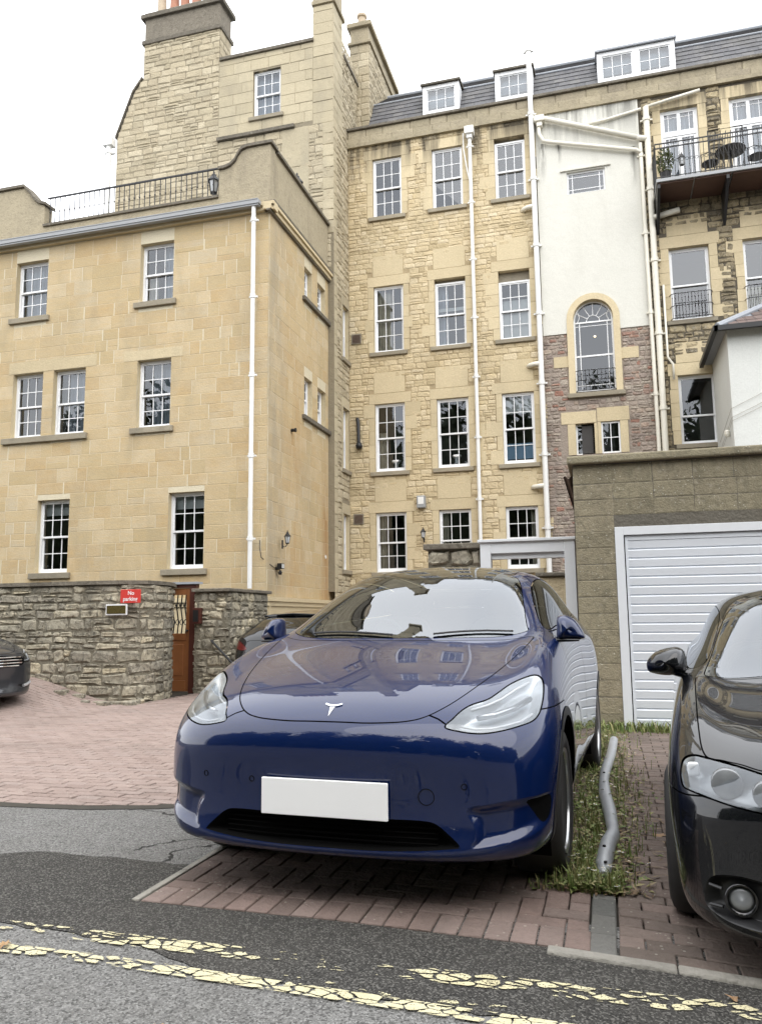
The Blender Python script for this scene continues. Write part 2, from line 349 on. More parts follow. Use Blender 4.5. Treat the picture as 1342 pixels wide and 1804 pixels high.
def surround(mb, F, h, jw=0.17, lint=0.30, upper=0.0, alt=0.12):
    """dressed jamb blocks of alternating length, a deep lintel; returns the rect to keep rubble out of"""
    a, b, c, d = h
    n = max(4, round((d-c)/0.36)); hs = (d-c)/n
    for k in range(n):
        for s in (0, 1):
            w = jw + (rng.uniform(.08,.30) if rng.random() < .28 else rng.uniform(-.015,.015))
            z0 = c+k*hs+0.004; z1 = c+(k+1)*hs-0.004
            if s == 0: fbox(mb, F, a-w, a, z0, z1, -0.02, 0.016+rng.uniform(-.003,.003), rng.random())
            else: fbox(mb, F, b, b+w, z0, z1, -0.02, 0.016+rng.uniform(-.003,.003), rng.random())
    fbox(mb, F, a-jw-rng.uniform(0,.1), b+jw+rng.uniform(0,.12), d+0.004, d+lint, -0.02, 0.018, rng.random())
    if upper: fbox(mb, F, a-0.02, b+0.0, d+lint+0.012, d+lint+upper, -0.02, 0.013, rng.random())
    return (a-jw-0.01, b+jw+0.01, c-0.02, d+lint+0.01)
def bars(mb, F, u0, u1, z0, z1, nc, nr, d, st=0.042, bw=0.02, bot=None, top=None, th=0.035):
    bot = bot or st; top = top or st
    fbox(mb, F, u0, u0+st, z0, z1, d-th, d); fbox(mb, F, u1-st, u1, z0, z1, d-th, d)
    fbox(mb, F, u0+st, u1-st, z0, z0+bot, d-th, d); fbox(mb, F, u0+st, u1-st, z1-top, z1, d-th, d)
    w = (u1-u0-2*st)/nc
    for i in range(1, nc): fbox(mb, F, u0+st+i*w-bw/2, u0+st+i*w+bw/2, z0+bot, z1-top, d-th*0.8, d-0.004)
    hh = (z1-z0-bot-top)/nr
    for i in range(1, nr): fbox(mb, F, u0+st, u1-st, z0+bot+i*hh-bw/2, z0+bot+i*hh+bw/2, d-th*0.8, d-0.007)
def pane(F, u0, u1, z0, z1, d, parent, mat=None):
    mb = MB(); t = lambda: rng.uniform(-.004, .004)
    mb.poly([F.P(u0, z0, d+t()), F.P(u1, z0, d+t()), F.P(u1, z1, d+t()), F.P(u0, z1, d+t())])
    return mb.build('pane', mat or M['glass'], parent, fixn=False)
def drape(F, u0, u1, z0, z1, d, parent, mat, name='curtain', amp=0.03, wave=0.11):
    mb = MB(); n = max(4, int((u1-u0)/0.025)); prev = None
    for i in range(n+1):
        u = u0+(u1-u0)*i/n; dd = d + amp*math.sin(u/wave*6.28) + amp*.4*math.sin(u/wave*14+1)
        cur = (F.P(u, z0, dd), F.P(u, z1, dd))
        if prev: mb.poly([prev[0], cur[0], cur[1], prev[1]])
        prev = cur
    return mb.build(name, mat, parent, smooth=True)
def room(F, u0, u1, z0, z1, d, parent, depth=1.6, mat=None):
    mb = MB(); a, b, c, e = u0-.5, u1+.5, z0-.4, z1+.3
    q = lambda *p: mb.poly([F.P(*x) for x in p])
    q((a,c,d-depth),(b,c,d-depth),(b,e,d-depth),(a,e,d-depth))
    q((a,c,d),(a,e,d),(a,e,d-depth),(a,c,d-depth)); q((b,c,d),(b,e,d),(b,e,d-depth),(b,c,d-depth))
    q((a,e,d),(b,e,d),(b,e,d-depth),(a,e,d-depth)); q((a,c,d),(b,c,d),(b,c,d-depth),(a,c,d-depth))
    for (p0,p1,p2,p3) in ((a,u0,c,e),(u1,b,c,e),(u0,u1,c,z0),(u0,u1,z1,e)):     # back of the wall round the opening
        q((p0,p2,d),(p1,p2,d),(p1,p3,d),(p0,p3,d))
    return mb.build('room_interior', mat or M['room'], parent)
def sash(parent, F, h, cols=3, rows=(2,2), rec=0.10, sill=True, fill=(), split=0.5, head=0.05, sillw=0.13, sillh=0.12, label=None, mat=None, bot=0.075, drop=0.0, sur=None, deep=0.22):
    """box frame with two sashes; fill lists what hangs behind the glass"""
    a, b, c, d = h; mat = mat or M['white']
    mb = MB(); fw = 0.05; D = -rec
    d2 = d-drop
    fbox(mb, F, a, a+fw, c, d2, D-0.13, D); fbox(mb, F, b-fw, b, c, d2, D-0.13, D); fbox(mb, F, a+fw, b-fw, d2-head, d2, D-0.13, D)
    fbox(mb, F, a+fw, b-fw, c, c+0.035, D-0.13, D+0.015)
    w = mb.build('window', mat, parent, bevel=0.004, label=label)
    zm = c+0.03+(d2-head-c-0.03)*split
    sm = sur or MB(); reveals(sm, F, [h], deep); sm.build('surround', M['dressed'], w)
    u0, u1 = a+fw-.004, b-fw+.004
    up = MB(); bars(up, F, u0, u1, zm-0.022, d2-head+.002, cols, rows[1], D-0.02, st=0.036, bot=0.045); up.build('sash', mat, w)
    lo = MB(); bars(lo, F, u0, u1, c+0.03, zm+0.022, cols, rows[0], D-0.065, st=0.036, bot=bot, top=0.045); lo.build('sash', mat, w)
    pane(F, u0+.02, u1-.02, zm, d2-head, D-0.037, w); pane(F, u0+.02, u1-.02, c+0.05, zm, D-0.082, w)
    if drop: 
        mb = MB(); fbox(mb, F, a, b, d2, d, D-0.13, D-0.08); mb.build('head_board', M['sill'], w)
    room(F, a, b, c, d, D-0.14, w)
    for f in fill:
        k, p0, p1, q0, q1 = f[:5]
        U0, U1, Z0, Z1 = a+(b-a)*p0, a+(b-a)*p1, c+(d-c)*q0, c+(d-c)*q1
        if k == 'blind':
            mb = MB(); fbox(mb, F, U0, U1, Z0, Z1, D-0.17, D-0.16); mb.build('blind', M['blind'], w)
        elif k == 'card':
            mb = MB(); fbox(mb, F, U0, U1, Z0, Z1, D-0.125, D-0.115); mb.build('blind', M['bluecard'], w)
        else: drape(F, U0, U1, Z0, Z1, D-0.20, w, M['net' if k == 'net' else 'curtain'])
    if sill:
        mb = MB(); fbox(mb, F, a-sillw, b+sillw*.8, c-sillh, c-0.002, -0.05, 0.075, rng.random()); mb.build('sill', M['sill'], w, bevel=0.012)
    return w
def downpipe(parent, pts, r, mat, step=1.83, name='downpipe'):
    mb = MB(); mb.tube(pts, r, 12); o = mb.build(name, mat, parent, smooth=False); auto_smooth(o)
    z0, z1 = min(p[2] for p in pts), max(p[2] for p in pts); x, y = pts[0][0], pts[0][1]
    z = z1-0.35
    while z > z0+0.1:
        c = MB(); zz = z; t = (z-pts[0][2])/(pts[-1][2]-pts[0][2]) if len(pts) == 2 else 0
        px = pts[0][0]+(pts[-1][0]-pts[0][0])*t
        c.lathe([(r*1.0, zz-.05), (r*1.28, zz-.05), (r*1.28, zz+.05), (r*1.0, zz+.05)], (px, y, 0), 12)
        c.box(px-r*2.0, px+r*2.0, y+r*0.4, y+r*1.3, zz-.025, zz+.015)
        z -= step; auto_smooth(c.build('pipe_collar', mat, o))
    return o
def extrude_front(mb, pts, y0, y1, r=0.5):
    """outline (x,z) extruded from y0 to y1"""
    n = len(pts); vs = [(x, y0, z) for x, z in pts] + [(x, y1, z) for x, z in pts]
    fs = [tuple(range(n)), tuple(range(n, 2*n))[::-1]] + [(i, (i+1)%n, n+(i+1)%n, n+i) for i in range(n)]
    mb.faces(vs, fs, r)
def slates(mb, x0, x1, y0, z0, y1, z1, ch, sw, skip=()):
    """courses of slates on the slope from (y0,z0) up to (y1,z1)"""
    Ls = math.hypot(y1-y0, z1-z0); n = max(1, round(Ls/ch)); dy, dz = (y1-y0)/Ls, (z1-z0)/Ls
    ny, nz = -dz, dy
    for k in range(n):
        s0 = Ls*k/n; s1 = Ls*(k+1)/n+0.03; u = x0 - (sw/2 if k % 2 else 0)
        while u < x1:
            a, b = max(u+.003, x0), min(u+sw-.003, x1); u += sw
            if b-a < .02 or any(q[0] < (a+b)/2 < q[1] for q in skip): continue
            lift = 0.022+rng.uniform(0, .006); sl = rng.uniform(-.012, .006)
            p = lambda s, l: (y0+dy*s+ny*l, z0+dz*s+nz*l)
            (ya, za), (yb, zb), (yc, zc) = p(s0+sl, lift), p(s1, 0.006), p(s0+sl, 0.0)
            mb.faces([(a,ya,za),(b,ya,za),(b,yb,zb),(a,yb,zb),(a,yc,zc),(b,yc,zc)], [(0,1,2,3),(0,4,5,1)], rng.random())
def lantern(name, x, y, z, s, label, group, arm=None, mat=None):
    """box lantern: body, panes, cap; arm=(dx,dy) is the wall bracket's direction"""
    mat = mat or M['iron']
    t = empty(name, (x, y, z), label, 'lantern', group)
    b = MB()
    for k in range(6):
        a0 = k*math.pi/3; b.tube([(x+.07*s*math.cos(a0), y+.07*s*math.sin(a0), z), (x+.11*s*math.cos(a0), y+.11*s*math.sin(a0), z+.26*s)], .008*s, 5)
    b.lathe([(.03*s,-.03*s),(.075*s,-.02*s),(.08*s,.0),(.07*s,.015*s)], (x,y,z), 6)
    b.build('cage', mat, t)
    c = MB(); c.lathe([(.14*s,.25*s),(.13*s,.27*s),(.06*s,.36*s),(.05*s,.40*s),(.02*s,.42*s),(.022*s,.46*s),(.002*s,.49*s)], (x,y,z), 6); c.build('cap', mat, t)
    g = MB(); g.lathe([(.066*s,.01*s),(.105*s,.255*s)], (x,y,z), 6); g.build('pane', M['glass_lamp'], t)
    if arm:
        a = MB(); p = Vector((x,y,z)); q = Vector((arm[0]*s, arm[1]*s, 0))
        a.tube([p+Vector((0,0,-.02*s)), p+q*.3+Vector((0,0,-.12*s)), p+q*.7+Vector((0,0,-.14*s)), p+q+Vector((0,0,-.05*s))], .014*s, 6)
        a.tube([p+q*1.0+Vector((0,0,-.2*s)), p+q+Vector((0,0,.12*s))], .03*s, 6)
        a.build('bracket', mat, t)
    return t
M['glass_lamp'] = plain('frosted lamp glass', (0.55,0.57,0.58), 0.15, var=0.05)
# ------------------------------------------------------------------ A: ashlar house with the roof terrace
YA, XA, YB, YT = 16.0, -7.05, 21.3, 20.0
FA, SA = Front(YA), Side(XA)
A = empty('stone_house', (-11, 16, 0), 'honey coloured ashlar house with a railed roof terrace, above the rough stone wall', 'house')
holesA = {'T1': (-13.93,-13.0,8.80,10.27), 'T2': (-10.39,-9.5,8.80,10.27), 'M1': (-13.87,-13.0,5.74,7.36), 'M2': (-12.7,-11.8,5.74,7.36),
          'M3': (-10.39,-9.5,5.74,7.37), 'G1': (-12.99,-12.1,2.43,4.17), 'G2': (-9.48,-8.58,2.43,4.17)}
hA = list(holesA.values())
mb = MB(); panel(mb, FA, -22, XA, 1.75, 10.6, hA)
hS = [(18.2,18.72,9.40,10.25), (19.16,19.76,9.40,10.22), (18.2,18.76,6.33,7.34), (19.17,19.78,6.33,7.33)]
panel(mb, SA, YA, 20.55, 1.75, 10.6, hS)
mb.box(-22, -7.4, 16.6, 20.4, 0, 10.5, .5) if False else None
wallA = mb.build('wall', M['mortar_pale'], A)
mb = MB(); stones(mb, FA, -22, XA, 1.78, 10.58, [(h[0],h[1],h[2]-.0,h[3]+.0) for h in hA], (0.26,0.35), (0.20,0.85), 0.004, 0.002, 0.004, gapv=(0.003,0.045), split=0.05)
stones(mb, SA, YA+.0, 20.55, 1.78, 10.58, hS, (0.26,0.35), (0.2,0.85), 0.004, 0.002, 0.004, gapv=(0.003,0.04))
mb.build('ashlar_facing', M['ashlar'], A)
mb = MB()
fbox(mb, FA, -13.95-.05, -11.5, 7.37, 7.66, 0, 0.009, 0.95); mb.build('lintel', M['dressed'], A)
mb = MB(); fbox(mb, FA, -10.75, -9.2, 7.38, 7.62, 0, .009, .2)
mb.build('lintel', M['dressed'], A)
mb = MB()                                                  # plinth with a moulded ledge
for F, u0, u1 in ((FA, -22, XA+.09), (SA, YA-.09, 20.55)):
    fbox(mb, F, u0, u1, 0, 1.58, -.02, .05, .8); fbox(mb, F, u0, u1, 1.58, 1.68, -.02, .085, .4); fbox(mb, F, u0, u1, 1.68, 1.77, -.02, .13, .1)
mb.build('plinth', M['weathered'] if False else M['dressed'], A)
mb = MB()
for F, u0, u1 in ((FA, -22, XA+.16), (SA, YA-.16, 20.55)):
    fbox(mb, F, u0, u1, 10.60, 10.70, -.1, .10, .3); fbox(mb, F, u0, u1, 10.70, 10.78, -.1, .15, .6)
mb.build('cornice', M['dressed'], A)
mb = MB(); fbox(mb, SA, YA-.16, 20.56, 10.56, 10.60, -.02, .07, .3); fbox(mb, SA, YA-.1, 20.56, 10.78, 10.83, -.1, .16, .2); mb.build('string_course', M['coping'], A)
mb = MB(); extrude_front(mb, [(-22,10.78),(XA,10.78),(XA,12.28),(-7.62,12.28),(-7.76,12.24),(-7.86,12.12),(-7.93,11.98),(-8.06,11.88),(-8.22,11.84),(-8.36,11.84),(-8.36,11.14),(-13.2,11.14),(-13.2,11.72),(-13.34,11.78),(-13.5,11.9),(-13.6,12.05),(-13.82,12.3),(-22,12.3)], YA, YA+.30, .6)
fbox(mb, SA, YA+.3, 20.55, 10.83, 12.22, -.30, 0, .4)
mb.build('parapet', M['weathered'], A, bevel=0.01)
mb = MB()
def strip(mb, pts, y0, y1, t=.07, r=.2):
    for (a, b) in zip(pts[:-1], pts[1:]):
        mb.faces([(a[0],y0,a[1]),(b[0],y0,b[1]),(b[0],y1,b[1]),(a[0],y1,a[1]),(a[0],y0,a[1]+t),(b[0],y0,b[1]+t),(b[0],y1,b[1]+t),(a[0],y1,a[1]+t)],
                 [(0,1,2,3),(4,5,6,7),(0,1,5,4),(2,3,7,6),(0,3,7,4),(1,2,6,5)], r)
strip(mb, [(XA+.06,12.285),(-7.62,12.285),(-7.77,12.245),(-7.87,12.12),(-7.94,11.985),(-8.06,11.885),(-8.22,11.845),(-8.36,11.845)], YA-.06, YA+.34)
mb.build('coping', M['coping'], A); mb = MB(); strip(mb, [(-13.14,11.72),(-13.34,11.785),(-13.5,11.905),(-13.6,12.055),(-13.82,12.305),(-22,12.305)], YA-.06, YA+.34)
mb.build('coping', M['coping'], A); mb = MB(); strip(mb, [(-8.36,11.145),(-13.2,11.145)], YA-.05, YA+.33, .06)
mb.build('coping', M['coping'], A); mb = MB(); fbox(mb, SA, YA+.34, 20.6, 12.222, 12.30, -.34, .07, .2)
mb.build('coping', M['coping'], A)
mb = MB()                                                  # iron terrace railing
for k in range(34):
    x = -13.12 + k*(4.70/33)
    mb.tube([(x,YA+.12,11.2),(x,YA+.12,11.55),(x,YA+.12,11.58),(x,YA+.12,11.61),(x,YA+.12,11.96)], [.011,.011,.021,.011,.011], 6)
mb.box(-13.2,-8.36,YA+.10,YA+.14,11.95,11.985); mb.box(-13.2,-8.36,YA+.105,YA+.135,11.25,11.27)
mb.build('railing', M['iron'], A)
mb = MB(); mb.box(-22, XA-.3, YA+.3, 20.5, 10.9, 11.0); mb.build('terrace_floor', M['lead'], A)
mb = MB()                                                  # box gutter
mb.box(-22,-7.22,YA-.27,YA-.155,10.66,10.70); mb.box(-22,-7.2,YA-.29,YA-.155,10.70,10.79); mb.box(-22,-7.22,YA-.30,YA-.28,10.79,10.81)
mb.build('gutter', M['grey_pipe'], A)
dp = downpipe(A, [(-7.36,YA-.20,10.70),(-7.36,YA-.20,1.95)], .05, M['white_pipe'], 1.83)
FN = {'T1': [('net',0.05,.95,.03,.97)], 'T2': [('net',0.5,.95,.03,.97),('curtain',.06,.35,.03,.5)], 'M1': [], 'M2': [('net',.3,.95,.03,.97)], 'M3': [('net',.3,.95,.03,.97)],
      'G1': [('blind',.05,.95,.80,.97)], 'G2': [('blind',.05,.95,.80,.97)]}
for k, h in holesA.items():
    sash(A, FA, h, fill=FN[k], rec=0.13, sill=k not in ('M1','M2'), sillh=.14)
mb = MB(); fbox(mb, FA, -14.08, -11.68, 5.59, 5.738, -.05, .085, .4); mb.build('sill', M['sill'], A, bevel=.012)
for h in hS: sash(A, SA, h, cols=2, rows=(2,2), rec=0.12, sill=False, fill=[('blind',.05,.95,.03,.5)])
for z in (9.29, 6.21):
    mb = MB(); fbox(mb, SA, 18.04, 20.04, z, z+.11, -.05, .09, .1); mb.build('sill', M['coping'], A, bevel=.01)
mb = MB(); mb.lathe([(.04,0),(.04,.10),(.05,.10),(.05,.13)], (XA, 17.35, 5.75), 10, 'x'); mb.build('waste_pipe', M['iron'], A)
mb = MB()                                                  # rust run below the leaking overflow
mb.tube([(XA+.004,19.75,2.9),(XA+.02,19.75,2.9)], .05, 10); mb.build('overflow_outlet', M['white_pipe'], A)

# lanterns standing on the terrace and lamps on the side wall
lantern('roof_lantern', -8.62, YA+.25, 11.45, 1.15, 'black lantern behind the iron roof railing, at its right end', 'lanterns on the roof terrace')
lantern('roof_lantern', -7.30, 18.3, 12.30, 1.25, 'black lantern standing behind the sloping parapet of the side wall', 'lanterns on the roof terrace')
lantern('wall_lamp', XA+.22, 16.62, 2.98, .60, 'black lantern lamp bracketed on the side wall beside the downpipe', None, arm=(-.2,0))
t = empty('security_lamp', (XA+.1, 16.5, 2.4), 'small black floodlight with a hanging cable below the wall lantern', 'lamp')
mb = MB(); mb.box(XA, XA+.08, 16.44, 16.56, 2.38, 2.44); mb.box(XA+.06, XA+.16, 16.42, 16.60, 2.40, 2.52); mb.lathe([(.035,0),(.05,.05),(.02,.1)], (XA+.1,16.5,2.27), 8); mb.build('housing', M['iron'], t)
mb = MB(); mb.box(XA+.161, XA+.166, 16.44, 16.58, 2.415, 2.505); mb.build('lamp_glass', M['glass_lamp'], t)
mb = MB(); mb.tube([(XA+.02,16.44,2.40),(XA+.03,16.2,2.45),(-7.16,YA-.06,2.62),(-7.2,YA-.06,2.85),(-7.2,YA-.05,3.0)], .009, 6); mb.build('cable', M['iron'], t)

# ------------------------------------------------------------------ B: gabled end house with chimneys behind the terrace
FT = Front(YT); ST = Side(-6.87)
B = empty('gabled_house', (-10.5, 20, 0), 'tall rubble stone house with a big chimney rising behind the roof terrace', 'house')
hT = [(-9.37,-8.50,15.95,17.42)]
mb = MB()
panel(mb, FT, -10.49, -6.87, 2, 18.0, hT)
mb.poly([FT.P(*p) for p in ((-13.95,10),(-10.49,10),(-10.49,19.2),(-13.09,19.2),(-13.09,17.96),(-13.4,17.55),(-13.95,16.13))], .5)
mb.poly([(-10.49,YT,18.0),(-10.49,YT,19.2),(-10.49,YT+.75,19.2),(-10.49,YT+.75,18.0)], .5)
hTS = [(20.72,21.25,8.62,10.2), (20.72,21.25,5.42,7.19), (20.72,21.25,2.62,4.17)]
panel(mb, ST, YT, 22.3, 0, 18.0, hTS)
mb.poly([(-13.95,YT,10),(-13.95,YT,16.13),(-13.95,25,16.13),(-13.95,25,10)]); mb.poly([(-13.09,YT,17.9),(-13.09,YT,19.2),(-13.09,YT+.75,19.2),(-13.09,YT+.75,17.9)])
mb.poly([(-13.09,YT+.75,17.5),(-10.49,YT+.75,17.5),(-10.49,YT+.75,19.2),(-13.09,YT+.75,19.2)])
mb.build('wall', M['tower_joint'], B)
mb = MB()
def ur(z):
    lo = -13.95 if z < 16.13 else (-13.95+(z-16.13)/(17.55-16.13)*.55 if z < 17.55 else (-13.4+(z-17.55)/.41*.31 if z < 17.96 else -13.09))
    return lo, -10.49
stones(mb, FT, -13.95, -10.49, 11.0, 19.2, [], (.13,.24), (.2,.55), .016, .012, .018, .22, urange=ur, split=.15)
stones(mb, FT, -10.49, -6.95, 11.0, 15.38, [], (.13,.24), (.2,.5), .016, .012, .018, .22, split=.15)
stones(mb, ST, YT+.25, YT+1.3, .0, 15.2, [(h[0]-.12,h[1]+.05,h[2]-.12,h[3]+.28) for h in hTS], (.13,.24), (.15,.5), .016, .012, .018, .22, split=.1)
stones(mb, ST, YT+.8, 22.3, 15.2, 18.5, [], (.11,.2), (.15,.45), .014, .01, .018, .22, split=.15)
stones(mb, Side(-10.485), YT, YT+.75, 18.0, 19.15, [], (.2,.3), (.2,.4), .016, .01, .012, .2)
mb.build('rubble_facing', M['tower_rubble'], B)
mb = MB()
stones(mb, FT, -10.49, -7.5, 15.5, 18.0, hT, (.28,.36), (.4,.8), .006, .002, .012)
stones(mb, FT, -7.5, -6.87, 15.38, 19.1, [], (.3,.38), (.6,.7), .006, .002, .014)
stones(mb, ST, YT, YT+.8, 15.2, 19.1, [], (.3,.38), (.35,.6), .006, .002, .014)
stones(mb, ST, YT, YT+.25, 0, 15.2, [], (.3,.38), (.25,.3), .006, .002, .014)
stones(mb, FT, -8.45, -7.6, 12.0, 15.38, [], (.8,1.2), (.8,.9), .006, .002, .02); stones(mb, FT, -7.2, -6.87, 12.0, 15.38, [], (.3,.4), (.33,.34), .006, .002, .02)
for h in hTS: fbox(mb, ST, h[0]-.12, h[1]+.05, h[3], h[3]+.28, -.02, .018, rng.random()); fbox(mb, ST, h[0]-.12, h[0], h[2], h[3], -.02, .016, rng.random())
mb.build('dressed_facing', M['tower_dressed'], B)
mb = MB()                                                  # right stack
mb.box(-7.47,-6.87,YT,YT+.85,18.0,21.0,.5); mb.box(-7.53,-6.80,YT-.06,YT+.92,19.13,19.26,.2); mb.box(-7.50,-6.83,YT-.03,YT+.89,19.26,19.34,.3)
mb.box(-7.56,-6.77,YT-.1,YT+.95,20.9,21.1,.3)
mb.build('chimney', M['weathered'], B, bevel=.015)
mb = MB(); mb.box(-13.15,-10.43,YT-.06,YT+.81,19.10,19.24,.1); mb.box(-13.08,-10.50,YT,YT+.75,19.24,20.0,.6); mb.box(-13.2,-10.38,YT-.09,YT+.84,19.98,20.12,.1); mb.box(-13.1,-10.5,YT-.02,YT+.77,20.12,20.2,.3)
ch = mb.build('chimney', M['coping'], B, bevel=.015)
for i, x in enumerate((-12.72,-12.27,-11.9,-11.5,-11.1,-10.75)):
    mb = MB(); q = .15 if i != 5 else .17; mb.lathe([(q*1.1,0),(q,.06),(q*.86,.75),(q*1.12,.78),(q*1.12,.86),(q*.9,.88)], (x,YT+.35,20.2), 14)
    o = mb.build('chimney_pot', M['buffpot'] if i in (0,4,5) else M['terracotta'], ch); auto_smooth(o)
mb = MB()
strip(mb, [(-10.47,18.0),(-7.47,18.0)], YT-.07, YT+.35, .09)
mb.build('coping', M['coping'], B); mb = MB(); strip(mb, [(-13.13,17.96),(-13.45,17.55),(-14.0,16.13)], YT-.05, YT+.3, .08)
mb.build('coping', M['coping'], B); mb = MB(); fbox(mb, ST, YT+.88, 22.4, 18.0, 18.1, -.3, .06, .2)
mb.build('coping', M['coping'], B); mb = MB(); fbox(mb, FT, -10.5, -8.05, 15.38, 15.48, -.02, .10, .1); mb.build('coping', M['coping'], B)
sash(B, FT, hT[0], rec=.08, fill=[('net',.05,.95,.03,.97)])
for h in hTS: sash(B, ST, h, cols=2, rows=(2,2), rec=.1, fill=[('blind',.05,.95,.03,.97)], sillw=.1)
downpipe(B, [(-14.16,YT-.1,16.0),(-14.16,YT-.1,11)], .085, M['white_pipe'], 2.5)
mb = MB(); mb.box(-14.32,-14.0,YT-.22,YT+.02,15.85,16.1); mb.build('hopper', M['white_pipe'], B)
mb = MB()                                                  # roof behind the gable
mb.faces([(-13.95,YT+.1,16.1),(-13.4,YT+.1,17.5),(-13.09,YT+.1,17.9),(-6.9,YT+.1,17.9),(-6.9,26,17.9),(-13.09,26,17.9),(-13.4,26,17.5),(-13.95,26,16.1)], [(0,1,6,7),(1,2,5,6),(2,3,4,5)])
mb.build('roof', M['lead'], B)
# party wall chimney between the two houses
PX = -6.46
mb = MB(); mb.box(-7.1,PX,22.3,25.75,15.5,19.45,.5); pw = mb.build('party_wall', M['tower_joint'], B)
mb = MB(); stones(mb, Side(PX), 22.3, 25.75, 15.7, 19.45, [], (.12,.22), (.2,.5), .016, .01, .018, .22); stones(mb, Front(22.3), -7.1, PX, 15.7, 19.45, [], (.2,.3), (.25,.4), .01, .006, .014, .1); mb.build('rubble_facing', M['tower_rubble'], pw)
mb = MB(); mb.box(-7.16,PX+.07,22.22,25.8,19.45,19.55,.2); mb.box(-7.08,PX-.02,22.3,25.75,19.55,20.05,.6); mb.box(-7.18,PX+.09,22.2,25.85,20.05,20.2,.2); pc = mb.build('chimney', M['weathered'], B, bevel=.012)
for i in range(5):
    mb = MB(); q = .14; mb.lathe([(q*1.1,0),(q,.06),(q*.86,.42),(q*1.15,.44),(q*1.15,.52),(q*.9,.54)], (-6.78,22.6+i*.7,20.2), 12); auto_smooth(mb.build('chimney_pot', M['buffpot'], pc))

# ------------------------------------------------------------------ C: terrace, rubble part (X < -1.37) and D: rendered part with the balcony
FM = Front(YB)
C_ = empty('terrace_house', (-4.1, 21.3, 0), 'four storey rubble stone terrace house with three columns of sash windows and a slate mansard', 'house')
US = [(-6.10,-5.22), (-4.31,-3.42), (-2.50,-1.64)]
ROWS = [(12.97,14.80), (8.85,10.83), (5.37,7.33), (2.55,4.21)]
holesC = [(a, b, c, d) for (c, d) in ROWS for (a, b) in US]
mb = MB(); panel(mb, FM, -6.87, -1.37, 0, 15.3, holesC); mb.build('wall', M['rubble_joint'], C_)
SUR = {}; keep = []
for h in holesC: SUR[h] = MB(); keep.append(surround(SUR[h], FM, h, upper=0.0 if h[3] > 14 else 0.62, lint=.30))
for h in holesC:
    if h[3] < 14: keep.append((h[0]-.03, h[1]+.01, h[3]+.3, h[3]+.62))
mb = MB(); stones(mb, FM, -6.87, -1.37, 0, 15.3, keep, (.10,.19), (.14,.44), .013, .010, .013, .26, split=.18); mb.build('rubble_facing', M['rubble'], C_)
FC = {(1,0): [('curtain',.06,.55,.03,.97)], (1,1): [('net',.04,.38,.03,.97),('blind',.04,.96,.55,.60)], (1,2): [('blind',.05,.95,.03,.60)],
      (2,0): [('curtain',.04,.30,.03,.6)], (2,2): [('blind',.05,.95,.73,.97),('card',.07,.93,.08,.30)], (3,0): [('curtain',.03,.26,.03,.97)], (3,1): [('curtain',.03,.24,.3,.97)], (3,2): [('curtain',.76,.97,.05,.97)]}
i = 0
for r_, (c, d) in enumerate(ROWS):
    for q_, (a, b) in enumerate(US):
        big = r_ >= 2
        sash(C_, FM, (a,b,c,d), fill=FC.get((r_,q_), []), rec=.06 if not (r_, q_) in ((0,2),(1,1)) else .08, drop=.30 if (r_,q_) == (1,2) else (.10 if (r_,q_) in ((0,2),(1,1)) else 0), bot=.085 if big else .06, sur=SUR[(a,b,c,d)])
mb = MB()
for (x, z) in ((-5.55,5.47), (-3.82,5.51)):
    mb.lathe([(.07,0),(.075,.02),(.05,.04),(.06,.14),(.13,.20),(.135,.24),(.02,.25)], (x,YB+.24,z), 12)
mb.build('window_ornament', M['white'], C_, smooth=True)
def parapet(parent, x0, x1, mat):
    mb = MB()
    mb.box(x0, x1, YB-.10, YB+.3, 15.25, 15.36, .1); mb.box(x0, x1, YB-.06, YB+.3, 15.36, 15.55, .5)
    stones(mb, Front(YB-.03), x0, x1, 15.55, 15.80, [], (.22,.25), (.5,.9), .008, .002, .02)
    stones(mb, Front(YB-.075), x0, x1, 15.28, 15.55, [], (.25,.27), (.5,.9), .008, .002, .012)
    mb.box(x0, x1, YB+.0, YB+.3, 15.55, 15.80, .5)
    mb.build('parapet', mat, parent)
    mb = MB(); mb.box(x0, x1, YB-.12, YB+.34, 15.80, 15.88, .2); mb.build('coping', M['coping'], parent, bevel=.012)
def mansard(parent, x0, x1, skip):
    mb = MB(); slates(mb, x0, x1, YB+.45, 15.75, 22.75, 17.55, .22, .30)
    slates(mb, x0, x1, 22.75, 17.58, 24.5, 19.0, .22, .30)
    mb.build('roof', M['slate'], parent, fixn=False)
    mb = MB(); mb.faces([(x0,YB+.47,15.7),(x1,YB+.47,15.7),(x1,22.79,17.55),(x0,22.79,17.55),(x1,24.54,18.98),(x0,24.54,18.98)], [(0,1,2,3),(3,2,4,5)]); mb.tube([(x0,22.74,17.58),(x1,22.74,17.58)], .035, 8); mb.tube([(x0,24.5,19.02),(x1,24.5,19.02)], .07, 8)
    mb.build('roof_ridge', M['lead'], parent)
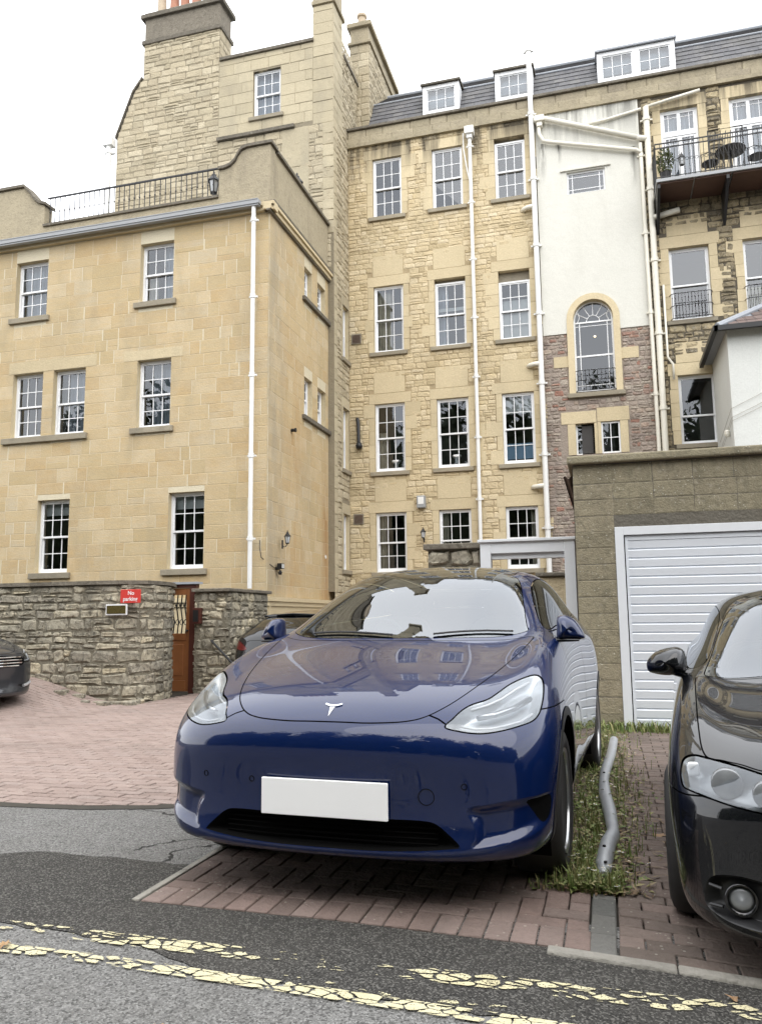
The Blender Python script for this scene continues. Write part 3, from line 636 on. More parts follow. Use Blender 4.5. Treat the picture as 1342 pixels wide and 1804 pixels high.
def dormer(parent, x0, x1, n):
    F = Front(22.12); z0, z1 = 16.5, 17.44
    mb = MB(); fbox(mb, F, x0, x0+.13, z0, z1, -.1, 0); fbox(mb, F, x1-.13, x1, z0, z1, -.1, 0); fbox(mb, F, x0+.13, x1-.13, z1-.12, z1, -.1, -.003); fbox(mb, F, x0+.13, x1-.13, z0, z0+.10, -.1, .03)
    if n == 2: fbox(mb, F, (x0+x1)/2-.09, (x0+x1)/2+.09, z0+.1, z1-.12, -.1, -.003)
    mb.faces([(x0,22.2,z0),(x0,22.2,z1),(x0,22.75,z1)], [(0,1,2)]); mb.faces([(x1,22.2,z0),(x1,22.2,z1),(x1,22.75,z1)], [(0,1,2)])
    d = mb.build('dormer', M['white'], parent, bevel=.006)
    xs = [(x0+.13,x1-.13)] if n == 1 else [(x0+.13,(x0+x1)/2-.09),((x0+x1)/2+.09,x1-.13)]
    mb = MB()
    for (a, b) in xs: bars(mb, F, a, b, z0+.1, z1-.12, 3, 2 if n == 1 else 2, -.03, st=.03, bw=.018)
    mb.build('sash', M['white'], d)
    for (a, b) in xs:
        pane(F, a+.02, b-.02, z0+.12, z1-.14, -.045, d); 
        mb = MB(); fbox(mb, F, a, b, z0+.1, z1-.1, -.22, -.2); mb.build('blind', M['net'], d)
    mb = MB(); mb.faces([(x0-.05,22.04,z1+.003),(x1+.05,22.04,z1+.003),(x1+.05,22.9,z1+.12),(x0-.05,22.9,z1+.12),(x0-.05,22.04,z1+.06),(x1+.05,22.04,z1+.06),(x1+.05,22.9,z1+.18),(x0-.05,22.9,z1+.18)], [(0,1,2,3),(4,5,6,7),(0,1,5,4),(1,2,6,5),(0,3,7,4)])
    mb.build('dormer_roof', M['coping'] if n == 1 else M['lead'], d)
parapet(C_, -6.87, -1.40, M['weathered']); mansard(C_, -6.46, -1.40, [])
dormer(C_, -4.72, -3.59, 1); dormer(C_, -2.51, -1.40, 1)
mb = MB(); mb.faces([(-6.46,22.2,16.5),(-5.95,22.1,16.2),(-5.2,23.3,17.9),(-6.46,23.9,18.6)], [(0,1,2,3)]); 
pB = downpipe(C_, [(-3.17,YB-.13,15.0),(-3.17,YB-.13,2.0)], .052, M['white_pipe'], 1.7)
mb = MB(); mb.box(-3.30,-3.04,YB-.27,YB-.01,14.98,15.20); mb.box(-3.25,-3.09,YB-.22,YB-.03,14.86,14.98); mb.build('hopper', M['white_pipe'], pB, bevel=.01)
mb = MB(); mb.tube([(-3.36,YB-.08,15.1),(-3.36,YB-.08,14.6),(-3.26,YB-.1,13.9),(-3.2,YB-.12,13.6)], .02, 6); mb.build('overflow_pipe', M['white_pipe'], pB)
for (x, z) in ((-6.63,9.32), (-6.60,4.06)):
    mb = MB(); fbox(mb, FM, x-.15, x+.15, z-.15, z+.15, 0, .035); o = mb.build('vent', M['sill'], C_)
    mb = MB()
    for k in range(8): fbox(mb, FM, x-.12, x+.12, z-.12+k*.031, z-.105+k*.031, .035, .045)
    mb.build('louvre', M['rustboard'], o)
mb = MB(); mb.tube([(-6.62,YB-.02,6.95),(-6.60,YB-.08,6.93),(-6.57,YB-.10,6.8),(-6.56,YB-.10,6.25),(-6.55,YB-.10,6.2)], .05, 10); mb.lathe([(.09,-.1),(.1,-.02),(.07,.06)], (-6.55,YB-.10,6.17), 10); mb.build('flue_pipe', M['iron'], C_, smooth=True)

D = empty('rendered_house', (1.6, 21.3, 0), 'terrace house with cream rendered bay, arched stair window and iron balcony', 'house')
hD = [(-.53,.48,12.78,13.42), (-.59,-.11,5.50,6.33), (.06,.54,5.50,6.34), (1.98,2.93,12.35,14.82), (3.70,4.66,12.35,14.84), (1.98,2.97,8.88,10.87), (3.78,4.77,8.88,10.87), (2.02,2.92,5.60,7.41)]
arch = (-.53,.50,7.20,9.20); R_ = (arch[1]-arch[0])/2; cx_ = (arch[0]+arch[1])/2
archbox = (arch[0], arch[1], 7.20, 9.20+R_+.02)
mb = MB(); panel(mb, FM, -1.37, 11, 0, 15.3, hD+[archbox])
for k in range(12):                                        # spandrels over the arch
    a0, a1 = math.pi*k/12, math.pi*(k+1)/12
    p = [(cx_+R_*math.cos(a), 9.20+R_*math.sin(a)) for a in (a0, a1)]
    mb.poly([FM.P(*p[0]), FM.P(*p[1]), FM.P(p[1][0], 9.22+R_), FM.P(p[0][0], 9.22+R_)], .5)
mb.build('wall', M['dark_joint'], D)
kp = []
for h in hD: SUR[h] = MB()
for h in hD[3:]: kp.append(surround(SUR[h], FM, h, jw=.2, lint=.32, upper=.55 if h[3] < 11 else 0))
for h in hD[5:]: kp.append((h[0]-.03, h[1]+.01, h[3]+.3, h[3]+.55))
for h in hD[1:3]:
    dr = SUR[h]
    fbox(dr, FM, h[0]-.2 if h[0] < -.3 else h[0]-.08, h[0], h[2], h[3], -.02, .02, rng.random()); fbox(dr, FM, h[1], h[1]+(.08 if h[0] < -.3 else .2), h[2], h[3], -.02, .02, rng.random())
fbox(SUR[hD[1]], FM, -.95, -.05, 6.34, 6.66, -.02, .022, .3); fbox(SUR[hD[2]], FM, -.03, .78, 6.35, 6.72, -.02, .024, .9)
dr = MB()
pinkkeep = [(-.98,.80,5.4,6.7), (-.80,.72,7.0,10.2)]
n = 14                                                     # arched stone surround
for k in range(n):
    a0, a1 = math.pi*k/n, math.pi*(k+1)/n
    ring = lambda q, a: (cx_+q*math.cos(a), 9.20+q*math.sin(a))
    i0, i1, o0, o1 = ring(R_, a0), ring(R_, a1), ring(R_+.17, a0), ring(R_+.17, a1)
    v = [FM.P(*p, .06) for p in (i0, o0, o1, i1)] + [FM.P(*p, -.22) for p in (i0, o0, o1, i1)]
    dr.faces(v, [(0,1,2,3),(1,5,6,2),(0,3,7,4)], .45+.1*rng.random())
fbox(dr, FM, arch[0]-.17, arch[0], 7.15, 9.2, -.22, .06, .5); fbox(dr, FM, arch[1], arch[1]+.17, 7.15, 9.2, -.22, .06, .4)
fbox(dr, FM, arch[1]+.17, arch[1]+.6, 8.0, 8.3, -.02, .03, .8); fbox(dr, FM, arch[0]-.55, arch[0]-.17, 7.9, 8.2, -.02, .03, .9)
DR = dr
mb = MB(); rd = Front(YB-.035)                             # render on the upper half of the bay
rh = [hD[0], (arch[0]-.17, arch[1]+.17, 7, 9.2+R_+.17)]
panel(mb, rd, -1.33, 1.42, 8.83, 15.26, rh)
for k in range(12):
    q = R_+.17; a0, a1 = math.pi*k/12, math.pi*(k+1)/12
    p = [(cx_+q*math.cos(a), 9.20+q*math.sin(a)) for a in (a0, a1)]
    mb.poly([rd.P(*p[0]), rd.P(*p[1]), rd.P(p[1][0], 9.2+q), rd.P(p[0][0], 9.2+q)], .5)
for (a, b) in (((-1.33,8.83),(-.70,8.83)), ((.67,8.83),(1.42,8.83))):
    mb.poly([rd.P(*a), rd.P(*b), rd.P(*b, -.035), rd.P(*a, -.035)])
for u in (-1.33, 1.42): mb.poly([rd.P(u,8.83), rd.P(u,15.26), rd.P(u,15.26,-.035), rd.P(u,8.83,-.035)])
fbox(mb, rd, -.70, .64, 13.46, 13.50, -.01, .05)
mb.build('render_coat', M['render'], D)
mb = MB(); fbox(mb, FM, -1.37, 1.5, 0, 8.83, -.01, .004); mb2 = MB(); panel(mb2, Front(YB-.004), -1.37, 1.5, 0, 8.83, hD[1:3]+[(arch[0]-.17,arch[1]+.17,7.15,10)]); mb2.build('pointing', M['pink_joint'], D)
mb = MB(); stones(mb, Front(YB-.004), -1.37, 1.5, 0, 8.82, pinkkeep[:1]+[(-.72,.69,7.0,10.2),(.69,1.12,8.0,8.3),(-1.1,-.72,7.9,8.2)], (.07,.16), (.1,.30), .016, .014, .018, .32, split=.35); mb.build('brick_rubble_facing', M['pink_rubble'], D)
mb = MB(); stones(mb, FM, 1.5, 11, 0, 15.25, kp, (.12,.24), (.15,.48), .024, .02, .026, .3, split=.15); mb.build('rubble_facing', M['dark_rubble'], D)
parapet(D, -1.40, 11, M['weathered']); mansard(D, -1.40, 11, [])
dormer(D, .44, 2.56, 2)
# windows of D
def casement(parent, F, h, cols, rows, rec, margin=None):
    a, b, c, d = h; mb = MB()
    if margin:
        bars(mb, F, a, b, c, d, 1, 1, -rec, st=.045); m_ = margin
        for u in (a+.045+m_, b-.045-m_): fbox(mb, F, u-.01, u+.01, c+.045, d-.045, -rec-.03, -rec-.004)
        for z in (c+.045+m_, d-.045-m_): fbox(mb, F, a+.045, b-.045, z-.01, z+.01, -rec-.028, -rec-.007)
    else: bars(mb, F, a, b, c, d, cols, rows, -rec, st=.045, bw=.022)
    w = mb.build('window', M['white'], parent, bevel=.003)
    sm = SUR[h]; reveals(sm, F, [h], .2); sm.build('surround', M['dressed'] if F is FM else M['render'], w)
    pane(F, a+.02, b-.02, c+.02, d-.02, -rec-.02, w); room(F, a, b, c, d, -rec-.06, w)
    return w
casement(D, rd, hD[0], 1, 1, .06, .10)
casement(D, FM, hD[1], 2, 2, .09); casement(D, FM, hD[2], 2, 2, .03)
for h, f in ((hD[5], []), (hD[6], [('curtain',.05,.95,.03,.4)]), (hD[7], [])):
    sash(D, FM, h, cols=1, rows=(1,1), rec=.12, fill=f, split=.5 if h[2] > 8 else .42, sur=SUR[h])
def french(parent, h):
    a, b, c, d = h; mb = MB(); R0 = -.10
    zt = c+(d-c)*.72
    bars(mb, FM, a, b, c, d, 1, 1, R0, st=.06); fbox(mb, FM, a+.06, b-.06, zt-.06, zt+.05, R0-.05, R0+.01)
    for (p, q) in ((a+.06,(a+b)/2+.004), ((a+b)/2-.004,b-.06)):
        bars(mb, FM, p, q, c+.05, zt-.06, 1, 1, R0-.012, st=.06, bot=.2); bars(mb, FM, p, q, zt+.05, d-.05, 1, 1, R0-.012, st=.05)
        for u in (p+.06+(q-p-.12)*(.3 if p < (a+b)/2-.02 else .7),):
            fbox(mb, FM, u-.009, u+.009, c+.25, zt-.12, R0-.045, R0-.02); fbox(mb, FM, u-.009, u+.009, zt+.1, d-.1, R0-.045, R0-.02)
        for z in (zt-.28, d-.2): fbox(mb, FM, p+.06, q-.06, z-.009, z+.009, R0-.044, R0-.022)
    w = mb.build('french_door', M['white'], parent, bevel=.004); sm = SUR[h]; reveals(sm, FM, [h]); sm.build('surround', M['dressed'], w)
    pane(FM, a+.05, b-.05, c+.1, d-.05, R0-.035, w); room(FM, a, b, c, d, R0-.1, w); drape(FM, a+.06, b-.06, c+.1, d-.1, R0-.16, w, M['net'])
french(D, hD[3]); french(D, hD[4])
# arched stair window
mb = MB(); d0 = -.12
fbox(mb, FM, arch[0], arch[0]+.045, 7.2, 9.2, d0-.06, d0); fbox(mb, FM, arch[1]-.045, arch[1], 7.2, 9.2, d0-.06, d0); fbox(mb, FM, arch[0]+.045, arch[1]-.045, 7.2, 7.27, d0-.06, d0)
for (z, t) in ((8.20,.045), (9.14,.04)): fbox(mb, FM, arch[0]+.045, arch[1]-.045, z-t/2, z+t/2, d0-.05, d0-.003)
fbox(mb, FM, arch[0]+.045, arch[1]-.045, 9.03, 9.045, d0-.05, d0-.02); fbox(mb, FM, arch[0]+.045, arch[1]-.045, 7.38, 7.40, d0-.05, d0-.008)
for u in (arch[0]+.155, arch[1]-.155): fbox(mb, FM, u-.011, u+.011, 7.27, 9.12, d0-.05, d0-.006)
arc = lambda q, a, b, n=14, c0=(cx_, 9.16): [FM.P(c0[0]+q*math.cos(a+(b-a)*k/n), c0[1]+q*math.sin(a+(b-a)*k/n), d0-.025) for k in range(n+1)]
mb.tube(arc(R_-.02, 0, math.pi, 20, (cx_, 9.2)), .026, 6); mb.tube(arc(.17, 0, math.pi), .012, 6)
for k in range(1, 6):
    a = math.pi*k/6; mb.tube([FM.P(cx_+q*math.cos(a), 9.16+q*math.sin(a), d0-.025) for q in (.17, R_)], .011, 6)
for s in (-1, 1): mb.tube([FM.P(cx_+s*(R_-.1-.06*math.sin(t*3.14)), 9.16+.3*t, d0-.025) for t in (0,.25,.5,.75,1)], .011, 6)
aw = mb.build('arched_window', M['white'], D); DR.build('surround', M['dressed'], aw)
mb = MB(); mb.poly([FM.P(arch[0]+.02,7.22,d0-.03), FM.P(arch[1]-.02,7.22,d0-.03)] + [FM.P(cx_+(R_-.02)*math.cos(math.pi*k/16), 9.2+(R_-.02)*math.sin(math.pi*k/16), d0-.03) for k in range(17)]); mb.build('pane', M['glass'], aw, fixn=False)
room(FM, arch[0], arch[1], 7.2, 9.2+R_, d0-.24, aw, 2.0)
mb = MB(); fbox(mb, FM, arch[0]-.22, arch[1]+.22, 7.03, 7.15, -.05, .11, .3); mb.build('sill', M['sill'], aw, bevel=.01)
mb = MB(); mb.lathe([(.0,-.03),(.03,-.015),(.03,.015),(.0,.03)], (cx_+.03, YB+.9, 9.0), 10); em, ent, ebs = newmat('lit lamp shade'); ebs.inputs['Emission Color'].default_value = (1,.75,.4,1); ebs.inputs['Emission Strength'].default_value = 2.5
mb.build('ceiling_lamp', em, aw, smooth=True)
def guard(parent, a, b, z0, z1, n, d=.16):
    """bowed iron window guard"""
    mb = MB()
    for z in (z0, z1, (z0+z1)/2): mb.tube([FM.P(a,z,.01), FM.P(a+.03,z,d*.7), FM.P(a+.1,z,d), FM.P(b-.1,z,d), FM.P(b-.03,z,d*.7), FM.P(b,z,.01)], .010, 6)
    for k in range(n+1):
        u = a+.05+(b-a-.1)*k/n; mb.tube([FM.P(u,z0,d*.95), FM.P(u,z1,d*.95)], .007, 5)
        if k % 1 == 0: mb.lathe([(.004,-.03),(.016,0),(.004,.03)], FM.P(u, z0+(z1-z0)*.82, d*.95), 6)
    mb.build('window_guard', M['iron'], parent)
guard(D, 1.94, 2.99, 8.90, 9.56, 12); guard(D, 3.74, 4.82, 8.90, 9.56, 12); guard(D, -.53, .50, 7.2, 7.75, 9, .1)
# pipes on D
soil = downpipe(D, [(-1.43,YB-.14,17.6),(-1.40,YB-.14,2.0)], .072, M['white_pipe'], 1.95, 'soil_pipe')
mb = MB()
for z in (12.55, 8.05, 4.72):
    mb.tube([(-1.40,YB-.14,z),(-1.62,YB-.13,z-.02),(-1.72,YB-.06,z-.02),(-1.76,YB+.03,z-.02)], .065, 10)
mb.build('pipe_branch', M['cream_pipe'], soil, smooth=True)
big = downpipe(D, [(1.62,YB-.14,14.9),(1.61,YB-.14,2)], .078, M['cream_pipe'], 2.0)
thin = downpipe(D, [(1.43,YB-.12,13.9),(1.47,YB-.12,2)], .05, M['cream_pipe'], 2.2)
mb = MB()
mb.tube([(-1.18,YB-.16,15.05),(-1.05,YB-.17,15.05),(-.88,YB-.17,14.98),(1.35,YB-.17,14.05)], .075, 10); mb.tube([(1.35,YB-.17,14.05),(1.60,YB-.15,13.98)], .075, 10)
mb.tube([(-1.22,YB-.14,15.0),(-1.22,YB-.14,14.65),(-1.12,YB-.14,14.42),(-.95,YB-.14,14.36),(1.32,YB-.14,13.72),(1.43,YB-.14,13.6)], .052, 10)
mb.tube([(.12,YB-.10,14.72),(.6,YB-.10,14.76),(1.5,YB-.10,14.9)], .04, 8)
mb.tube([(1.62,YB-.12,14.92),(3.0,YB-.12,15.14)], .042, 8)
mb.build('cross_pipe', M['cream_pipe'], D, smooth=True)
mb = MB(); mb.box(-1.34,-1.06,YB-.26,YB-.04,14.98,15.16); mb.box(-1.28,-1.12,YB-.22,YB-.06,14.84,14.98); mb.build('hopper', M['cream_pipe'], D, bevel=.02)
mb = MB(); mb.tube([(1.63,YB-.14,11.72),(2.3,YB-.18,11.83)], .075, 10); mb.build('waste_pipe', M['cream_pipe'], D, smooth=True); mb = MB(); mb.tube([(1.80,YB-.1,9.85),(1.80,YB-.1,7.9),(1.92,YB-.1,7.7),(1.92,YB-.1,7.3)], .03, 8); mb.build('waste_pipe', M['cream_pipe'], D, smooth=True)
# balcony
bl = MB(); y0 = 20.2; bl.box(1.70, 7.0, y0, YB-.03, 12.19, 12.27); o = bl.build('balcony', M['grey_pipe'], D)
mb = MB()
for k in range(6):
    mb.box(1.75+k*.88, 1.75+k*.88+.84, y0+.06, YB-.03, 12.15, 12.19)
mb.build('balcony_boards', M['rustboard'], o)
mb = MB()
for u in (1.72, 3.35, 5.0):
    mb.faces([(u,y0+.05,12.15),(u+.07,y0+.05,12.15),(u+.07,YB-.03,12.15),(u,YB-.03,12.15),(u,YB-.03,11.3),(u+.07,YB-.03,11.3),(u,y0+.05,12.05),(u+.07,y0+.05,12.05)], [(0,1,2,3),(0,3,4,6),(1,7,5,2),(6,4,5,7),(0,6,7,1)])
mb.build('balcony_bracket', M['iron'], o)
mb = MB()
for z in (13.22, 13.10): mb.box(1.70, 7.0, y0+.01, y0+.035, z-.014, z+.014); mb.box(1.70, 1.725, y0, YB, z-.014, z+.014)
mb.box(1.70, 7.0, y0+.012, y0+.03, 12.30, 12.32)
for k in range(46): 
    x = 1.71+k*.115; mb.tube([(x,y0+.02,12.27),(x,y0+.02,13.22)], .008, 5)
    if k < 45: mb.tube([(x+.0575+.04*math.cos(a*.785), y0+.02, 12.72+.04*math.sin(a*.785)) for a in range(9)], .006, 4, False)
for k in range(11): x = y0+k*.1; mb.tube([(1.712,x,12.27),(1.712,x,13.22)], .008, 5)
for k in range(7): x = 3.02+k*.12; mb.tube([(x,y0+.03,12.3),(x+.05,y0+.04,12.6),(x-.03,y0+.04,12.9),(x+.02,y0+.03,13.3)], .01, 5)
mb.tube([(2.98,y0+.02,12.27),(2.98,y0+.02,13.36),(3.78,y0+.02,13.36),(3.78,y0+.02,12.27)], .018, 6)
mb.build('balcony_railing', M['iron'], o)
# ------------------------------------------------------------------ ground
def sst(a, b, x): t = min(1, max(0, (x-a)/(b-a))); return t*t*(3-2*t)
def gz(x, y): return 0.42*sst(-7.3, -9.4, x)*sst(8.2, 11.0, y)
def asphalt(name, lo, hi, chip, cracks=0.0, worn=0.0, scale=110):
    mt, nt, bs = newmat(name); p = pos(nt); l = nt.links.new
    v = nt.nodes.new('ShaderNodeTexVoronoi'); v.inputs['Scale'].default_value = scale; l(p, v.inputs['Vector'])
    v2 = nt.nodes.new('ShaderNodeTexVoronoi'); v2.inputs['Scale'].default_value = 55; l(p, v2.inputs['Vector'])
    sp = nt.nodes.new('ShaderNodeSeparateColor'); l(v.outputs['Color'], sp.inputs[0])
    c = mixc(nt, noise(nt, p, 3.0, 5), lo, hi)
    c = mixc(nt, mth(nt, 'MULTIPLY', mth(nt, 'GREATER_THAN', sp.outputs[0], 0.70), 0.8), c, chip)
    c = mixc(nt, mth(nt, 'MULTIPLY', mth(nt, 'GREATER_THAN', sp.outputs[1], 0.75), 0.7), c, tuple(x*.35 for x in lo))
    if worn: c = mixc(nt, mth(nt, 'MULTIPLY', mrange(nt, noise(nt, p, 0.8, 6, 0.65), 0.45, 0.7), worn), c, (0.115,0.105,0.09))
    if cracks:
        d = nt.nodes.new('ShaderNodeVectorMath'); d.operation = 'ADD'
        nz = nt.nodes.new('ShaderNodeTexNoise'); nz.inputs['Scale'].default_value = 3; nz.inputs['Detail'].default_value = 4; l(p, nz.inputs['Vector'])
        sc = nt.nodes.new('ShaderNodeVectorMath'); sc.operation = 'SCALE'; sc.inputs['Scale'].default_value = 0.5; l(nz.outputs['Color'], sc.inputs[0])
        l(p, d.inputs[0]); l(sc.outputs[0], d.inputs[1])
        e = nt.nodes.new('ShaderNodeTexVoronoi'); e.feature = 'DISTANCE_TO_EDGE'; e.inputs['Scale'].default_value = 1.15; l(d.outputs[0], e.inputs['Vector'])
        k = mth(nt, 'MULTIPLY', mth(nt, 'LESS_THAN', e.outputs['Distance'], 0.010), mth(nt, 'GREATER_THAN', noise(nt, p, 0.55, 2), 0.50))
        c = mixc(nt, mth(nt, 'MULTIPLY', k, cracks), c, (0.012,0.011,0.010))
    l(c, bs.inputs['Base Color']); bs.inputs['Roughness'].default_value = 0.85; bs.inputs['Specular IOR Level'].default_value = 0.3
    h = mth(nt, 'SUBTRACT', 1.0, v.outputs['Distance']); h = mth(nt, 'ADD', h, mth(nt, 'MULTIPLY', v2.outputs['Distance'], -0.6))
    bump(nt, bs, h, 0.9, 0.012)
    return mt
M['asphalt_worn'] = asphalt('worn grey asphalt', (0.18,0.177,0.168), (0.235,0.23,0.22), (0.32,0.315,0.30), 0.9, 0.35, 125)
M['asphalt_dark'] = asphalt('dark newer tarmac', (0.048,0.046,0.042), (0.072,0.068,0.061), (0.185,0.177,0.16), 0.0, 0.3, 150)
M['earth'] = plain('dark joint sand', (0.042,0.037,0.028), 0.95, var=0.5, scale=9, bmp=0.5)
def pavermat(name, cols, gr):
    return stone(name, cols, grime=gr, grimecol=(0.06,0.052,0.042), bstr=0.5, bscale=60, rough=0.8, lichen=0.35)
M['paver'] = pavermat('red brown brick pavers', [(0.166,0.125,0.108),(0.250,0.182,0.157),(0.202,0.152,0.131),(0.277,0.210,0.184),(0.182,0.142,0.123)], 0.55)
M['paver_pale'] = pavermat('faded brick pavers', [(0.272,0.206,0.179),(0.339,0.264,0.231),(0.303,0.233,0.204),(0.326,0.259,0.230)], 0.4)
M['paver_dull'] = pavermat('dull brown brick pavers', [(0.147,0.117,0.099),(0.212,0.164,0.140),(0.177,0.142,0.120),(0.237,0.181,0.155)], 0.6)
M['sett'] = pavermat('grey setts', [(0.13,0.13,0.12),(0.18,0.175,0.16),(0.155,0.15,0.14)], 0.5)
M['kerb'] = stone('pale kerb concrete', [(0.30,0.285,0.25),(0.38,0.36,0.315)], grime=0.75, grimecol=(0.10,0.092,0.075), bstr=0.8, bscale=30)
def sheet(name, pts, z, mat, label=None, kind='structure', follow=False):
    mb = MB(); mb.poly([(x, y, z) for x, y in pts]); o = mb.build(name, mat); o['kind'] = kind
    return o
mb = MB()                                                  # the ground reaches to the horizon; one mound rises at the left by the wall
xs = [-900,-60,-16]+[-14+.5*i for i in range(16)]+[-5,10,60,900]; ys = [-900,-60,-20,0,4,7]+[8+.4*i for i in range(16)]+[16,40,900]
for i in range(len(xs)-1):
    for j in range(len(ys)-1):
        q = [(xs[i],ys[j]),(xs[i+1],ys[j]),(xs[i+1],ys[j+1]),(xs[i],ys[j+1])]
        mb.poly([(x, y, gz(x,y)-.02) for x, y in q])
o = mb.build('ground', M['earth']); o['kind'] = 'structure'
sheet('road', [(-70,-30),(70,-30),(70,3.6),(-1.5,3.6),(-1.6,5.1),(-2.9,5.18),(-3.5,5.0),(-4.5,4.92),(-7,4.7),(-70,4.2)], 0.0, M['asphalt_worn'])
def jag(pts, amp=.018, step=.07):
    out = []
    for (a, b), (c, d) in zip(pts, pts[1:]+pts[:1]):
        L_ = math.hypot(c-a, d-b); n = max(1, min(120, int(L_/step)))
        for k in range(n): t = k/n; out.append((a+(c-a)*t, b+(d-b)*t+rng.uniform(-amp, amp)*(1 if abs(a) < 8 else 0)))
    return out
sheet('tarmac_patch', jag([(-30,3.02),(-2.6,3.02),(-2.1,2.99),(-1.85,2.95),(-1.66,2.88),(-1.5,2.80),(-.53,2.74),(.6,2.70),(1.5,2.66),(40,2.6),(40,3.3),(-.3,3.37),(-2.11,3.42),(-2.10,3.93),(-3.1,3.97),(-3.3,3.85),(-4.5,3.82),(-30,3.75)]), 0.004, M['asphalt_dark'])
def paintmat():
    mt, nt, bs = newmat('flaking yellow road paint'); p = pos(nt); l = nt.links.new
    mp = nt.nodes.new('ShaderNodeMapping'); mp.inputs['Scale'].default_value = (13, 27, 1); l(p, mp.inputs['Vector'])
    nz = nt.nodes.new('ShaderNodeTexNoise'); nz.inputs['Scale'].default_value = 9; nz.inputs['Detail'].default_value = 3; l(p, nz.inputs['Vector'])
    ns = nt.nodes.new('ShaderNodeVectorMath'); ns.operation = 'SCALE'; ns.inputs['Scale'].default_value = 0.9; l(nz.outputs['Color'], ns.inputs[0])
    ad = nt.nodes.new('ShaderNodeVectorMath'); ad.operation = 'ADD'; l(mp.outputs[0], ad.inputs[0]); l(ns.outputs[0], ad.inputs[1])
    v = nt.nodes.new('ShaderNodeTexVoronoi'); v.inputs['Scale'].default_value = 1; l(ad.outputs[0], v.inputs['Vector'])
    e = nt.nodes.new('ShaderNodeTexVoronoi'); e.feature = 'DISTANCE_TO_EDGE'; e.inputs['Scale'].default_value = 1; l(ad.outputs[0], e.inputs['Vector'])
    sp = nt.nodes.new('ShaderNodeSeparateColor'); l(v.outputs['Color'], sp.inputs[0])
    patch = noise(nt, pos(nt, (1.4,5,1)), 2.0, 4, 0.65)
    wear = mth(nt, 'ADD', mth(nt, 'MULTIPLY', patch, 0.9), rndattr(nt))           # 0.2 fresh ... 1.3 worn off
    gone = mth(nt, 'GREATER_THAN', mth(nt, 'ADD', mth(nt, 'MULTIPLY', sp.outputs[0], 0.5), wear), 1.16)
    crack = mth(nt, 'LESS_THAN', mth(nt, 'ADD', e.outputs['Distance'], mth(nt, 'MULTIPLY', mth(nt, 'SUBTRACT', noise(nt, p, 60, 4, .7), .5), .22)), mrange(nt, wear, 0.45, 1.1, 0.0, 0.22))
    grit = mth(nt, 'GREATER_THAN', noise(nt, p, 120, 3), mrange(nt, wear, 0.4, 1.1, 0.68, 0.50))
    a = mth(nt, 'MAXIMUM', mth(nt, 'MAXIMUM', crack, gone), grit)
    c = mixc(nt, noise(nt, p, 5, 4), (0.54,0.48,0.27), (0.64,0.60,0.42))
    c = mixc(nt, mrange(nt, noise(nt, p, 12, 5), 0.45, 0.8, 0, 0.6), c, (0.36,0.30,0.16))
    l(c, bs.inputs['Base Color']); bs.inputs['Roughness'].default_value = 0.75
    l(mth(nt, 'SUBTRACT', 1.0, a), bs.inputs['Alpha'])
    bump(nt, bs, noise(nt, p, 70, 3), 0.6, 0.006)
    return mt
M['yellow'] = paintmat()
def yline(fy, w, x0, x1, rf):
    mb = MB(); n = 60
    for i in range(n):
        a, b = x0+(x1-x0)*i/n, x0+(x1-x0)*(i+1)/n
        mb.poly([(a, fy(a)-w/2, .008), (b, fy(b)-w/2, .008), (b, fy(b)+w/2, .008), (a, fy(a)+w/2, .008)], rf((a+b)/2))
    o = mb.build('road_marking', M['yellow']); o['kind'] = 'structure'; return o
yline(lambda x: 2.968-.012*(x+1), .105, -3.6, 3.0, lambda x: .47 if x < -2.1 else (.30 if x < -1.45 else (.44 if x < -.6 else .34)))
yline(lambda x: 2.79-.055*(x+1.9) if x > -1.9 else 2.79, .075, -3.2, 3.0, lambda x: .16 if x > -1.7 else .30)
yline(lambda x: 2.855-.055*(x+1.9), .05, -1.35, -.1, lambda x: .62)
# brick pavers, each one a separate block in one paved surface
def brick(mb, a, b, c, d, gap=.0035, top=.012, rx=None):
    j = lambda: rng.uniform(-.0012, .0012)
    a += gap; b -= gap; c += gap; d -= gap; e = .004; t = top+rng.uniform(-.002, .002); r = rng.random()
    f = rx or (lambda x, y: (x, y, 0))
    o = [(a+j(),c+j()),(b+j(),c+j()),(b+j(),d+j()),(a+j(),d+j())]; i = [(a+e,c+e),(b-e,c+e),(b-e,d-e),(a+e,d-e)]
    tl = [rng.uniform(-.0015,.0015) for _ in range(4)]
    vs = []
    for (x, y) in o: X, Y, Z = f(x, y); vs.append((X, Y, Z-.012))
    for (x, y) in o: X, Y, Z = f(x, y); vs.append((X, Y, Z+t-.004))
    for k, (x, y) in enumerate(i): X, Y, Z = f(x, y); vs.append((X, Y, Z+t+tl[k]))
    mb.faces(vs, [(k,(k+1)%4,4+(k+1)%4,4+k) for k in range(4)]+[(4+k,4+(k+1)%4,8+(k+1)%4,8+k) for k in range(4)]+[(8,9,10,11)], r)
FX = [(-2.2,3.385),(-1.14,3.372),(-.27,3.315),(.05,3.275),(.454,3.195),(2,2.95),(4,2.7)]
def yf(x):
    for (a, b), (c, d) in zip(FX[:-1], FX[1:]):
        if x <= c: return b+(d-b)*(x-a)/(c-a)
    return FX[-1][1]
slope = lambda x, y: (x, y+(yf(x)-3.37)*max(0, 1-(y-3.37)/6), 0)
mb = MB(); W_ = .1043
x = -2.10
while x < -.15: brick(mb, x, x+W_, 3.37, 3.57, rx=slope); x += W_
nx, ny = 18, 58; cov = set()
